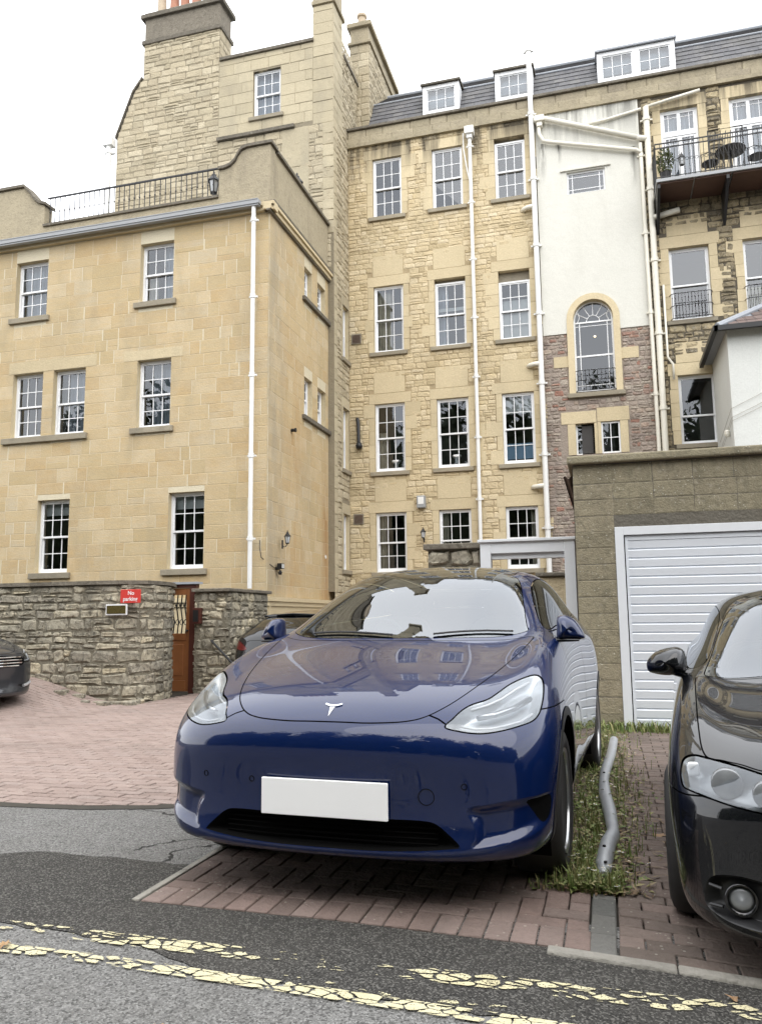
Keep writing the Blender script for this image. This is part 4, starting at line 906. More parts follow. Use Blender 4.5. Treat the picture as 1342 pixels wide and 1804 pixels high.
for j in range(ny):
    for i in range(-1, nx+1):
        t = (i-j) % 4; X, Y = -2.10+i*W_, 3.57+j*W_
        if t == 0: cells = [(i,j),(i+1,j)]
        elif t == 3: cells = [(i,j),(i,j+1)]
        elif t == 2 and j == 0: cells = [(i,j)]
        else: continue
        cells = [c for c in cells if 0 <= c[0] < nx+1]
        if not cells: continue
        i0, i1 = min(c[0] for c in cells), max(c[0] for c in cells)+1; j1 = max(c[1] for c in cells)+1
        brick(mb, -2.10+i0*W_, min(-2.10+i1*W_, -.13), Y, 3.57+j1*W_, rx=slope)
o = mb.build('brick_bay', M['paver'], fixn=False); o['kind'] = 'structure'
mb = MB(); y = 3.36
while y < 4.3: brick(mb, -.128, -.022, y, y+.2, rx=slope); y += .2
o = mb.build('sett_line', M['sett'], fixn=False); o['kind'] = 'structure'
mb = MB(); k = 0; y = 3.36
while y < 9.45:
    x = -.018 if y < 4.3 else -.26
    if k % 2: x -= 0; brick(mb, x, x+.1, y, y+W_, rx=slope); x += .1
    while x < 3.6: 
        if x < .45 and rng.random() < .12: brick(mb, x, x+.1, y, y+W_, rx=slope); brick(mb, x+.1, x+.2, y, y+W_, rx=slope)
        else: brick(mb, x, x+.205, y, y+W_, rx=slope)
        x += .205
    y += W_; k += 1
o = mb.build('brick_drive', M['paver_dull'], fixn=False); o['kind'] = 'structure'
def kerbline(x): return 4.92-.0*x
def yc(x):                                                # curved front edge of the courtyard
    pts = [(-14,4.3),(-7,4.72),(-4.5,4.9),(-3.5,4.97),(-2.95,5.12),(-2.5,5.5),(-2.2,6.4),(-1.9,9)]
    for (a, b), (c, d) in zip(pts[:-1], pts[1:]):
        if x <= c: return b+(d-b)*max(0,(x-a))/(c-a)
    return 9
mb = MB(); y = 4.2; k = 0
g3 = lambda x, y: (x, y, gz(x, y))
while y < 21.1:
    x = -13.5+(.1 if k % 2 else 0)
    while x < -1.7:
        cx, cy = x+.1, y+.05; ins = y+W_ > yc(cx)+.03 and not (cx < -7.0 and cy > 11.3) and not (cx > -2.3 and 9.9 < cy < 10.9) and not (cy > 14.7 and cx < -5.8)
        if ins: brick(mb, x, x+.205, max(y, yc(cx)), y+W_, .0055, .012, (lambda X, Y, y=y, cx=cx: (X, Y+((yc(X)-yc(cx))*max(0, min(1, (y+W_-Y)/max(1e-4, y+W_-max(y, yc(cx))))) if yc(cx) > y else 0), gz(X, Y))))
        x += .205
    y += W_; k += 1
o = mb.build('brick_courtyard', M['paver_pale'], fixn=False); o['kind'] = 'structure'
mb = MB(); n = 70                                          # pale edging of the courtyard and of the bay, kerb on the right
for i in range(n):
    a = -9+6.9*i/n; b = a+6.9/n
    mb.faces([(a,yc(a)-.09,.004),(b,yc(b)-.09,.004),(b,yc(b)+.03,.008),(a,yc(a)+.03,.008)], [(0,1,2,3)], rng.random())
o = mb.build('courtyard_edging', M['earth']); o['kind'] = 'structure'
mb = MB(); y = 3.385
while y < 5.0: mb.box(-2.145,-2.108,y,y+.44,-.01,.013,rng.random()); y += .45
o = mb.build('edging_kerb', M['kerb'], bevel=.004); o['kind'] = 'structure'
mb = MB(); x = -.28
while x < 4:
    b = x+.46; q = rng.uniform(-.006,.006)
    mb.faces([(x,yf(x)-.068+q,-.01),(b,yf(b)-.068-q,-.01),(b,yf(b)-.006,-.01),(x,yf(x)-.006,-.01),(x,yf(x)-.062+q,.018),(b,yf(b)-.062-q,.016),(b,yf(b)-.010,.02),(x,yf(x)-.010,.02)], [(4,5,6,7),(0,1,5,4),(1,2,6,5),(2,3,7,6),(3,0,4,7)], rng.random()); x = b+.004
o = mb.build('kerb', M['kerb'], bevel=.008); o['kind'] = 'structure'

# ------------------------------------------------------------------ garage
FG = Front(9.5)
G = empty('garage', (1.6, 9.5, 0), 'concrete block garage with a white ribbed up and over door', 'garage')
hG = [(.12, 2.86, -.05, 2.28)]
mb = MB(); panel(mb, FG, -.32, 3.9, -.05, 3.03, hG)
mb.poly([(-.32,9.5,-.05),(-.32,14.5,-.05),(-.32,14.5,3.03),(-.32,9.5,3.03)]); mb.poly([(3.9,9.5,-.05),(3.9,14.5,-.05),(3.9,14.5,3.03),(3.9,9.5,3.03)]); mb.poly([(-.32,14.5,-.05),(3.9,14.5,-.05),(3.9,14.5,3.03),(-.32,14.5,3.03)])
mb.build('wall', M['block_joint'], G)
mb = MB(); stones(mb, FG, -.32, 3.9, 0, 3.02, hG, (.184,.188), (.43,.45), .006, .004, .004, 0); stones(mb, Side(-.325), 9.5, 9.9, 0, 3.0, [], (.215,.216), (.39,.4), .008, .002, 0.004, 0)
mb.build('blockwork', M['block'], G)
mb = MB(); mb.box(-.38, 3.95, 9.42, 14.55, 3.03, 3.125, .4); mb.build('coping', M['block'], G, bevel=.02)
mb = MB(); mb.box(-.3, 3.9, 9.7, 14.4, 3.0, 3.02); mb.build('roof', M['lead'], G)
mb = MB()
for k in range(7):
    y = 9.56+k*.09; zz = 2.90
    for s in (0, 1): pass
xs_ = [-.43+.011*i for i in range(11)]
pts = [(x, 2.90+.018*math.sin((x+.43)/.076*6.28)) for x in xs_]
for (a, b) in zip(pts[:-1], pts[1:]):
    mb.faces([(a[0],9.56,a[1]),(b[0],9.56,b[1]),(b[0],13.0,b[1]),(a[0],13.0,a[1])], [(0,1,2,3)])
mb.build('corrugated_sheet', M['rustboard'], G)
mb = MB(); fbox(mb, FG, .12, .215, 0, 2.28, -.09, .012); fbox(mb, FG, 2.765, 2.86, 0, 2.28, -.09, .012); fbox(mb, FG, .215, 2.765, 2.185, 2.28, -.09, .010)
mb.build('door_frame', M['frame_white'], G, bevel=.004)
mb = MB(); x0, x1 = .228, 2.752
fbox(mb, FG, x0, x1, 2.125, 2.178, -.06, -.02); fbox(mb, FG, x0, x0+.03, .02, 2.125, -.06, -.018); fbox(mb, FG, x1-.03, x1, .02, 2.125, -.06, -.018)
z = .03; ph = (2.125-.03)/20
for k in range(20):
    za, zb = z+k*ph, z+(k+1)*ph
    p = [(za,-.050),(za+.010,-.050),(za+.016,-.034),(zb-.012,-.026),(zb-.003,-.032),(zb,-.050)]
    for (q, w_) in zip(p[:-1], p[1:]): mb.poly([FG.P(x0+.03,q[0],q[1]), FG.P(x1-.03,q[0],q[1]), FG.P(x1-.03,w_[0],w_[1]), FG.P(x0+.03,w_[0],w_[1])])
dd = mb.build('garage_door', M['door_white'], G)
mb = MB(); mb.lathe([(.03,0),(.03,.02),(.012,.025),(.012,.05)], (1.49, 9.5+.03, .95), 10, 'y'); mb.tube([(1.44,9.46,.95),(1.54,9.46,.95)], .012, 8); mb.build('handle', M['iron'], dd)

# ------------------------------------------------------------------ gateway frame, pier, slab wall beside the garage
t = empty('gateway_frame', (-.93, 10, 0), 'pale painted open timber doorway frame between stone pier and block garage', 'gateway')
for x0, x1 in ((-1.50,-1.37), (-.475,-.345)):
    mb = MB(); mb.box(x0, x1, 9.95, 10.10, 0, 2.20); mb.build('post', M['frame_white'], t, bevel=.006)
mb = MB(); mb.box(-1.53, -.335, 9.92, 10.13, 2.20, 2.235); mb.box(-1.37, -.475, 9.955, 10.10, 2.06, 2.20); mb.box(-1.37,-.475, 10.0,10.08, 1.99, 2.06); mb.build('lintel', M['frame_white'], t, bevel=.005)
t = empty('stone_pier', (-1.9, 10.2, 0), 'short rough stone pier with a flat slab cap left of the timber doorway frame', 'pier')
FP_ = Front(10.2); mb = MB(); panel(mb, FP_, -2.22, -1.53, 0, 2.15); mb.poly([(-2.22,10.2,0),(-2.22,10.7,0),(-2.22,10.7,2.15),(-2.22,10.2,2.15)]); mb.poly([(-1.53,10.2,0),(-1.53,10.7,0),(-1.53,10.7,2.15),(-1.53,10.2,2.15)]); mb.poly([(-2.22,10.7,0),(-1.53,10.7,0),(-1.53,10.7,2.15),(-2.22,10.7,2.15)]); mb.build('core', M['wall_joint'], t)
mb = MB(); stones(mb, FP_, -2.22, -1.53, 0, 2.14, [], (.16,.26), (.2,.36), .02, .025, .05, .35); stones(mb, Side(-1.53), 10.2, 10.7, 0, 2.14, [], (.2,.25), (.2,.3), .02, .01, .01, .3); mb.build('stonework', M['wall_stone'], t)
mb = MB(); mb.box(-2.27, -1.52, 10.12, 10.75, 2.15, 2.225, .3); mb.build('cap', M['coping'], t, bevel=.012)
t = empty('slab_wall', (-.7, 12, 0), 'rough buff stone slab wall seen through the doorway frame', 'wall')
mb = MB(); mb.box(-.98, -.45, 12.0, 12.25, 0, 1.86, .5); mb.build('stonework', M['rubble'], t, bevel=.03)
mb = MB(); mb.box(-1.0, -.4, 11.95, 12.3, 1.86, 1.92, .3); mb.build('cap', M['coping'], t, bevel=.015)
t = empty('back_wall', (-6.5, 14.6, 0), 'low rough stone wall with a slab top beside the gate pillar', 'wall')
FL = Front(14.6); mb = MB(); panel(mb, FL, -7.3, -5.75, -.1, 1.06); mb.poly([(-5.75,14.6,-.1),(-5.75,15,-.1),(-5.75,15,1.06),(-5.75,14.6,1.06)]); mb.build('core', M['wall_joint'], t)
mb = MB(); stones(mb, FL, -7.3, -5.75, 0, 1.06, [], (.09,.2), (.14,.42), .02, .02, .028, .34, split=.2); mb.build('stonework', M['wall_stone'], t)
mb = MB(); mb.box(-7.3, -5.70, 14.55, 14.95, 1.06, 1.13, .3); mb.build('coping', M['coping'], t, bevel=.012)

# ------------------------------------------------------------------ white house with tiled hip roof on the right
H = empty('white_house', (5, 18.7, 0), 'small white rendered building with a tiled hip roof above the garage', 'house')
mb = MB(); HX, HY, EZ = 2.86, 18.7, 7.62
panel(mb, Front(HY), HX, 11, 0, EZ); mb.poly([(HX,HY,0),(HX,YB-.05,0),(HX,YB-.05,EZ),(HX,HY,EZ)]); mb.build('wall', M['render_house'], H)
mb = MB(); e = .22; ex, ey = HX-e, HY-e; rp = (HX+2.3, HY+2.4, 9.3)
slope_f = [(ex,ey,EZ),(11.2,ey,EZ),(11.2,HY+2.4,9.3),rp]; mb.poly(slope_f, .5); mb.poly([(ex,ey,EZ),rp,(HX+2.3,YB,9.3),(ex,YB-.05,EZ)], .5); mb.poly([(ex,ey,EZ-.01),(8.2,ey,EZ-.01),(8.2,HY,EZ-.01),(ex,HY,EZ-.01)]); mb.poly([(ex,ey,EZ-.01),(HX,ey,EZ-.01),(HX,YB-.05,EZ-.01),(ex,YB-.05,EZ-.01)])
mb.build('roof', M['lead'], H)
mb = MB()
for k in range(9):                                         # tile courses on the front slope
    s0, s1 = k/9, (k+1)/9+.02
    for q in range(45):
        u0 = ex+.05+q*.2; 
        if u0 > 11: break
        lim = ex+ (HX+2.3-ex)*s0
        if u0 < lim+.1: continue
        y0_, z0_ = ey+(HY+2.4-ey)*s0, EZ+(9.3-EZ)*s0; y1_, z1_ = ey+(HY+2.4-ey)*s1, EZ+(9.3-EZ)*s1
        mb.faces([(u0,y0_,z0_+.035),(u0+.19,y0_,z0_+.035),(u0+.19,y1_,z1_+.012),(u0,y1_,z1_+.012),(u0,y0_,z0_+.005),(u0+.19,y0_,z0_+.005)], [(0,1,2,3),(0,4,5,1)], rng.random())
mb.build('roof_tile', M['tile'], H, fixn=False)
mb = MB(); mb.tube([(ex,ey,EZ+.03),(rp[0],rp[1],rp[2]+.04)], .075, 8); mb.build('hip_flashing', M['lead'], H)
mb = MB(); mb.box(ex-.08,11.2,ey-.10,ey,EZ-.09,EZ+.02); mb.box(ex-.10,ex,ey-.1,YB-.1,EZ-.09,EZ+.02); mb.build('gutter', M['iron'], H)
mb = MB()
for (za, zb) in ((5.7,6.6),(5.5,6.35),(5.42,6.25)): mb.tube([(HX-.03,20.6,za-.25),(HX-.02,HY-.03,za+.1),(8,HY-.03,zb+1.6)], .004, 5)
mb.build('cable', M['sill'], H)
mb = MB(); mb.lathe([(.04,0),(.06,.05),(.06,.12),(.03,.16)], (HX-.06, 19.2, 5.28), 8); mb.build('outlet', M['cream_pipe'], H)

# ------------------------------------------------------------------ boundary wall with rounded end, gate, pillar
class Path:                                               # vertical wall following a plan polyline, u = length along it
    def __init__(s, pts):
        s.p = [Vector((x, y, 0)) for x, y in pts]; s.L = [0]
        for a, b in zip(s.p[:-1], s.p[1:]): s.L.append(s.L[-1]+(b-a).length)
    def at(s, u):
        u = min(max(u, 0), s.L[-1]-1e-6); i = max(k for k in range(len(s.L)-1) if s.L[k] <= u)
        t = (u-s.L[i])/(s.L[i+1]-s.L[i]); d = (s.p[i+1]-s.p[i]).normalized()
        return s.p[i].lerp(s.p[i+1], t), Vector((d.y, -d.x, 0))
    def P(s, u, z, d=0): p, n = s.at(u); p = p+n*d; return (p.x, p.y, z)
arcp = [(-7.52+.45*math.sin(a*math.pi/16), 11.65-.45*math.cos(a*math.pi/16)) for a in range(9)]
PW = Path([(-22,11.2)]+arcp+[(-7.12,12.1),(-7.32,12.55),(-7.55,12.98)])
BW = empty('boundary_wall', (-10, 11.2, 0), 'rough grey stone boundary wall with a rounded end and dark slab coping', 'wall')
def pathpanel(mb, Pt, z0, z1, step=.12):
    n = int(Pt.L[-1]/step)
    for i in range(n): a, b = Pt.L[-1]*i/n, Pt.L[-1]*(i+1)/n; mb.poly([Pt.P(a,z0), Pt.P(b,z0), Pt.P(b,z1), Pt.P(a,z1)], .5)
mb = MB(); pathpanel(mb, PW, -.2, 1.86); mb.build('core', M['wall_joint'], BW)
mb = MB(); stones(mb, PW, 0, PW.L[-1], -.05, 1.86, [], (.08,.21), (.12,.50), .020, .022, .026, .36, split=.28); mb.build('stonework', M['wall_stone'], BW)
mb = MB(); n = 40; Lw = PW.L[-1]
for i in range(n):
    a, b = Lw*i/n, Lw*(i+1)/n-.004
    v = [PW.P(a,1.865,.06),PW.P(b,1.865,.06),PW.P(b,1.865,-.4),PW.P(a,1.865,-.4),PW.P(a,1.925,.06),PW.P(b,1.925,.06),PW.P(b,1.925,-.4),PW.P(a,1.925,-.4)]
    mb.faces(v, [(4,5,6,7),(0,1,5,4),(1,2,6,5),(2,3,7,6),(3,0,4,7),(3,2,1,0)], rng.random())
mb.build('coping', M['coping'], BW)
mb = MB()
for k in range(16):                                        # fallen stones at the foot
    x = rng.uniform(-8.3,-6.9); y = 11.1 - rng.uniform(.05,.35) if x < -7.3 else rng.uniform(11.0,11.3)-.1
    s = rng.uniform(.03,.11); z = gz(x,y)
    mb.faces([(x+s*a*rng.uniform(.7,1.2), y+s*.7*b, z+(s*.7 if c else -.02)) for c in (0,1) for a, b in ((-1,-1),(1,-1),(1,1),(-1,1))], [(0,3,2,1),(4,5,6,7),(0,1,5,4),(1,2,6,5),(2,3,7,6),(3,0,4,7)], rng.random())
o = mb.build('loose_stones', M['wall_stone'], bevel=.015); o['kind'] = 'stuff'
PP = Path([(-7.08,13.0),(-7.06,12.9),(-6.42,12.9),(-6.42,14.6)])
t = empty('gate_pillar', (-6.75, 12.9, 0), 'rough stone pillar with a flat cap right of the brown gate', 'pillar')
mb = MB(); pathpanel(mb, PP, -.1, 1.78, .1); mb.build('core', M['wall_joint'], t)
mb = MB(); stones(mb, PP, 0, PP.L[-1], 0, 1.78, [], (.09,.2), (.12,.36), .02, .02, .026, .36, split=.25); mb.build('stonework', M['wall_stone'], t)
mb = MB(); mb.box(-7.1, -6.36, 12.82, 14.7, 1.78, 1.84, .3); mb.build('coping', M['coping'], t, bevel=.012)
# gate
t = empty('garden_gate', (-7.5, 13.0, 0), 'brown panelled wooden gate with black ironwork in its upper half', 'gate')
mb = MB(); x0, x1, y = -8.1, -7.21, 13.02
mb.box(x1-.09, x1, y, y+.045, .03, 1.86); mb.box(x0, x0+.09, y, y+.045, .03, 1.86); mb.box(x0+.09, x1-.09, y, y+.045, .03, .22); mb.box(x0+.09, x1-.09, y, y+.045, .93, 1.05); mb.box(x0+.09, x1-.09, y, y+.045, 1.74, 1.86)
mb.box(x0+.09, x1-.09, y+.012, y+.035, .22, .93)
mb.build('frame', M['wood'], t, bevel=.006)
mb = MB(); mb.box(x0+.15, x1-.14, y+.004, y+.02, .30, .86); mb.build('door_panel', M['wood'], t, bevel=.01)
mb = MB()
for k in range(9): x = x0+.12+k*.083; mb.tube([(x,y+.02,1.05),(x+.02,y+.02,1.25),(x-.02,y+.02,1.5),(x,y+.02,1.74)], .012, 5); mb.tube([(x+.035*math.cos(a*.8),y+.02,1.25+.05*math.sin(a*.8)) for a in range(9)], .008, 4); mb.tube([(x+.035*math.cos(a*.8),y+.02,1.55+.05*math.sin(a*.8)) for a in range(9)], .008, 4)
mb.build('ironwork', M['iron'], t)
mb = MB(); mb.tube([(x1-.05,y-.04,1.1),(x1-.05,y,1.1)], .015, 8); mb.lathe([(.0,-.02),(.022,0),(.0,.02)], (x1-.05,y-.05,1.1), 8, 'y'); mb.build('handle', M['brass'] if 'brass' in M else M['iron'], t)
mb = MB(); mb.box(-7.205,-7.09,12.96,13.12,0,1.86); mb.box(-8.2,-7.09,12.99,13.1,1.865,1.93); mb.build('gate_post', M['darkwood'], t, bevel=.006)
mb = MB(); mb.box(-8.25,-7.05,12.95,13.15,1.93,1.97); mb.build('head_flashing', M['lead'], t)
t = empty('intercom_box', (-6.98, 12.85, 1.25), 'small dark red box on the stone pillar beside the gate', 'box')  # intercom box fixed to the pillar
mb = MB(); mb.box(-7.06,-6.90,12.80,12.89,1.22,1.50); mb.build('case', M['darkwood'], t, bevel=.008); mb = MB(); mb.box(-7.04,-6.94,12.79,12.80,1.26,1.46); mb.build('panel', M['iron'], t)
t = empty('handrail', (-6.7, 12.8, 0), 'black iron handrail sloping down from the stone pillar', 'handrail')
mb = MB(); mb.tube([(-6.68,12.86,.92),(-6.66,12.76,.93),(-6.1,12.72,.42),(-5.9,12.70,.25)], .02, 8); mb.build('rail', M['iron'], t)
mb = MB(); mb.lathe([(.05,0),(.05,.02),(.02,.025),(.018,.1)], (-6.67,12.89,.90), 8, 'y'); mb.build('bracket', M['iron'], t)
mb = MB(); mb.tube([(-5.9,12.70,0),(-5.9,12.70,.26)], .018, 8); mb.build('post', M['iron'], t)
# signs
M['signred'] = plain('red sign plate', (0.58,0.05,0.04), 0.35, var=0.04)
M['signwhite'] = plain('sign lettering white', (0.82,0.82,0.82), 0.4, var=0.02)
M['brass'] = plain('brass plate', (0.52,0.40,0.16), 0.25, 1.0, var=0.15)
def text(body, size, loc, mat, parent, name='lettering', bold=.0015, rot=(math.pi/2,0,0), extr=.0008, rz=0):
    cu = bpy.data.curves.new('txt', 'FONT'); cu.body = body; cu.size = size; cu.align_x = 'CENTER'; cu.align_y = 'CENTER'; cu.offset = bold; cu.extrude = extr
    to = bpy.data.objects.new('txt', cu); COL.objects.link(to); dg = bpy.context.evaluated_depsgraph_get()
    me = bpy.data.meshes.new_from_object(to.evaluated_get(dg)); bpy.data.objects.remove(to)
    me.name = name; me.materials.clear(); me.materials.append(mat); o = bpy.data.objects.new(name, me); COL.objects.link(o)
    o.rotation_euler = rot; o.parent = parent; o.location = Vector(loc)-parent_loc(parent); return o
t = empty('no_parking_sign', (-7.22, 11.13, 1.665), 'small red sign with white lettering on the stone boundary wall', 'sign')
mb = MB(); mb.box(-7.405,-7.045,11.125,11.14,1.56,1.775); mb.build('plate', M['signred'], t, bevel=.004)
text('No', .088, (-7.215,11.1235,1.715), M['signwhite'], t); text('parking', .088, (-7.225,11.1235,1.622), M['signwhite'], t)
t = empty('name_plaque', (-7.47, 11.13, 1.45), 'small blank brass plaque in a white frame below the red sign', 'plaque')
mb = MB(); mb.box(-7.665,-7.285,11.128,11.15,1.375,1.545); mb.build('frame', M['signwhite'], t, bevel=.003); mb = MB(); mb.box(-7.645,-7.305,11.122,11.128,1.395,1.525); mb.build('plate', M['brass'], t)
# alarm box, wall light between the ground floor windows
t = empty('alarm_box', (-4.78, 21.25, 4.4), 'pale grey burglar alarm box between the ground floor and first floor windows', 'alarm box')
mb = MB(); mb.box(-4.90,-4.66,21.14,21.295,4.28,4.62); mb.build('case', M['grey_pipe'], t, bevel=.02); mb = MB(); mb.box(-4.86,-4.70,21.132,21.14,4.38,4.58); mb.build('panel', M['white_pipe'], t, bevel=.004)
lantern('wall_lamp', -4.72, 21.1, 3.45, .6, 'small dark lantern lamp under the alarm box on the rubble wall', None, arm=(0,.2))

# ------------------------------------------------------------------ things on the balcony
t = empty('bistro_table', (3.55, 20.7, 12.27), 'round black bistro table on the iron balcony', 'table')
mb = MB(); mb.lathe([(.36,.70),(.37,.71),(.37,.73),(.0,.735)], (3.55,20.68,12.27), 24); mb.build('table_top', M['iron'], t)
mb = MB(); mb.tube([(3.55,20.68,12.97),(3.55,20.68,12.3)], .025, 8); mb.lathe([(.2,.0),(.2,.02),(.03,.06)], (3.55,20.68,12.27), 12); mb.build('leg', M['iron'], t)
for x, lab in ((3.05,'black metal bistro chair left of the balcony table'), (4.15,'black metal bistro chair right of the balcony table')):
    t = empty('bistro_chair', (x, 20.7, 12.27), lab, 'chair', 'chairs on the balcony')
    mb = MB(); mb.lathe([(.2,.43),(.21,.44),(.21,.46),(0,.465)], (x,20.65,12.27), 16); mb.build('seat', M['iron'], t)
    for a in range(4):
        mb = MB(); c, s = math.cos(.785+a*1.57), math.sin(.785+a*1.57); mb.tube([(x+.15*c,20.65+.15*s,12.71),(x+.2*c,20.65+.2*s,12.27)], .011, 6); mb.build('leg', M['iron'], t)
    mb = MB(); mb.tube([(x-.17,20.82,12.71),(x-.17,20.86,13.1),(x,20.87,13.16),(x+.17,20.86,13.1),(x+.17,20.82,12.71)], .011, 6); mb.build('backrest', M['iron'], t)
def leafcloud(mb, c, rx, ry, rz, n, s, seed=0):
    q = random.Random(seed)
    for _ in range(n):
        while True:
            p = Vector((q.uniform(-1,1), q.uniform(-1,1), q.uniform(-1,1)))
            if p.length < 1: break
        p = Vector((c[0]+p.x*rx, c[1]+p.y*ry, c[2]+p.z*rz)); d = Vector((q.gauss(0,1), q.gauss(0,1), q.gauss(.4,1))).normalized(); e = d.orthogonal().normalized(); f = d.cross(e); l = s*q.uniform(.6,1.3)
        mb.poly([p-e*l*.35, p+f*l*.8, p+e*l*.35, p-f*l*.8], q.random())
t = empty('potted_shrub', (1.95, 20.45, 12.27), 'leafy shrub in a pot at the left end of the balcony', 'shrub')
mb = MB(); mb.lathe([(.09,0),(.14,.24),(.15,.26),(.13,.26)], (1.95,20.45,12.27), 12); mb.build('pot', M['iron'], t)
mb = MB(); leafcloud(mb, (1.95,20.45,12.85), .22,.18,.40, 420, .06, 3); mb.build('foliage', M['leaf_pot'], t, fixn=False)
lantern('hanging_lantern', 2.42, 21.0, 13.0, .75, 'white and black lantern hanging before the left french door', None, arm=None)

# ------------------------------------------------------------------ weeds, daisies, fallen post
def leafmat(name, cols):
    mt, nt, bs = newmat(name); rp = ramp(nt, [(i/(len(cols)-1), c) for i, c in enumerate(cols)]); nt.links.new(rndattr(nt), rp.inputs['Fac']); nt.links.new(rp.outputs['Color'], bs.inputs['Base Color'])
    bs.inputs['Roughness'].default_value = 0.6; bs.inputs['Subsurface Weight'].default_value = 0.0; return mt
M['grass'] = leafmat('weed leaves', [(0.10,0.15,0.035),(0.155,0.215,0.055),(0.21,0.24,0.08),(0.29,0.25,0.115),(0.12,0.18,0.045)])
M['straw'] = leafmat('dry stems', [(0.26,0.19,0.10),(0.16,0.10,0.055),(0.33,0.26,0.15)])
M['petal'] = plain('white petals', (0.80,0.79,0.74), 0.7, var=0.03); M['pollen'] = plain('yellow flower centre', (0.62,0.42,0.05), 0.7)
q = random.Random(5)
PX_ = [(4.13,-.075),(4.62,-.055),(4.82,-.03),(5.35,-.045),(5.85,-.075),(6.75,-.075),(8.45,0)]
def postx(y): return float(np.interp(y, [a for a, b in PX_], [b for a, b in PX_]))
def weedspot():
    y = 3.95+5.4*(q.random()**1.4)
    c = -.10+.03*math.sin(y*1.3); w = .10 if y < 5 else .13
    x = c+q.gauss(0, w)
    if x > .02 and q.random() < .45: x = c-abs(q.gauss(0, w))
    return x, y
mb = MB(); ds = MB()
def blade(mb, x, y, h, w, r, lean=.5, z0=.0):
    a = q.uniform(0, 6.28); dx, dy = math.cos(a), math.sin(a); l = h*lean*q.uniform(.2,1.2)
    p0, p1, p2 = Vector((x,y,z0)), Vector((x+dx*l*.35,y+dy*l*.35,z0+h*.65)), Vector((x+dx*l,y+dy*l,z0+h*q.uniform(.75,1)))
    s = Vector((-dy,dx,0))*w
    mb.faces([p0-s, p0+s, p1+s*.8, p1-s*.8, p2], [(0,1,2,3),(3,2,4)], r)
for k in range(8200):
    x, y = weedspot(); cl = math.sin(x*23+y*7)+math.sin(y*11-x*5); 
    if cl < -.6 and q.random() < .75: continue
    if abs(x-postx(y)) < .065 and 4.1 < y < 8.5: continue
    if -.45 < x < .45: blade(mb, x, y, (q.uniform(.015,.06) if q.random() < .72 else q.uniform(.06,.15)), q.uniform(.0015,.0045), q.random())
for k in range(700): x, y = q.uniform(-.3,1.3), 9.5-abs(q.gauss(0,.12)); blade(mb, x, y, q.uniform(.04,.16), q.uniform(.004,.012), q.random()*.7, .8)
for k in range(2300):                                      # small rosettes of flat leaves
    x, y = weedspot()
    if -.4 < x < .4:
        a = q.uniform(0,6.28); l = q.uniform(.015,.04); z = q.uniform(.01,.05); dx, dy = math.cos(a)*l, math.sin(a)*l
        mb.poly([(x,y,z),(x+dx*.6-dy*.35,y+dy*.6+dx*.35,z+.008),(x+dx*1.3,y+dy*1.3,z+q.uniform(-.004,.012)),(x+dx*.6+dy*.35,y+dy*.6-dx*.35,z+.008)], q.random()*.8)
o = mb.build('weeds', M['grass'], fixn=False); o['kind'] = 'stuff'
for k in range(2200):
    x, y = weedspot(); x += .09 if q.random() < .6 else 0; a = q.uniform(0,6.28); l = q.uniform(.01,.05); z = .014+q.random()*.012; w = q.uniform(.001,.009)
    dx, dy = math.cos(a)*l, math.sin(a)*l; ex_, ey_ = -math.sin(a)*w, math.cos(a)*w
    ds.poly([(x-dx,y-dy,z),(x+ex_,y+ey_,z+.004),(x+dx,y+dy,z+q.random()*.01),(x-ex_,y-ey_,z+.003)], q.random())
o = ds.build('leaf_litter', M['straw'], fixn=False); o['kind'] = 'stuff'
fl = MB(); fy_ = MB()
for k in range(230):
    x, y = weedspot(); x += q.uniform(-.05,.25) if q.random() < .4 else 0
    if not -.3 < x < .38: continue
    z = q.uniform(.04,.12) if x < .05 else q.uniform(.015,.06); r_ = q.uniform(.007,.0145); n = 9; tx, ty = q.uniform(-.4,.4), q.uniform(-.6,.1)
    P = lambda a, rr, dz=0: (x+rr*math.cos(a), y+rr*math.sin(a), z+dz+tx*rr*math.cos(a)+ty*rr*math.sin(a))
    for i in range(n):
        a = 6.283*i/n; fl.poly([P(a,.2*r_), P(a-.28,.8*r_), P(a,r_*1.1), P(a+.28,.8*r_)])
    fy_.poly([P(6.283*i/6, .38*r_, .0025) for i in range(6)])
o = fl.build('daisies', M['petal'], fixn=False); o['kind'] = 'stuff'; fy_.build('flower_centre', M['pollen'], o, fixn=False)
M['galv'] = plain('dull galvanised steel', (0.46,0.48,0.50), 0.42, 0.5, var=0.2, scale=14)
t = empty('fallen_post', (-.04, 6.0, .05), 'bent grey galvanised post lying in the weeds between the two cars', 'post')
pts = [(-.075,4.13,.035),(-.075,4.28,.055),(-.055,4.62,.06),(-.03,4.82,.055),(-.028,4.88,.065),(-.045,5.35,.062),(-.075,5.85,.06),(-.085,6.35,.058),(-.075,6.75,.055),(-.03,7.6,.05),(0,8.45,.05)]
rs = [.027,.041,.042,.040,.033,.041,.042,.035,.039,.041,.040]
mb = MB(); mb.tube(pts, rs, 16); o = mb.build('tube', M['galv'], t); auto_smooth(o, 60)
for (x, y, z) in ((-.072,4.42,.102),(-.066,4.20,.085),(-.082,6.45,.10)):
    mb = MB(); mb.lathe([(.0,.004),(.008,.004),(.009,-.004)], (x,y,z), 10); mb.build('bolt_hole', M['iron'], t)
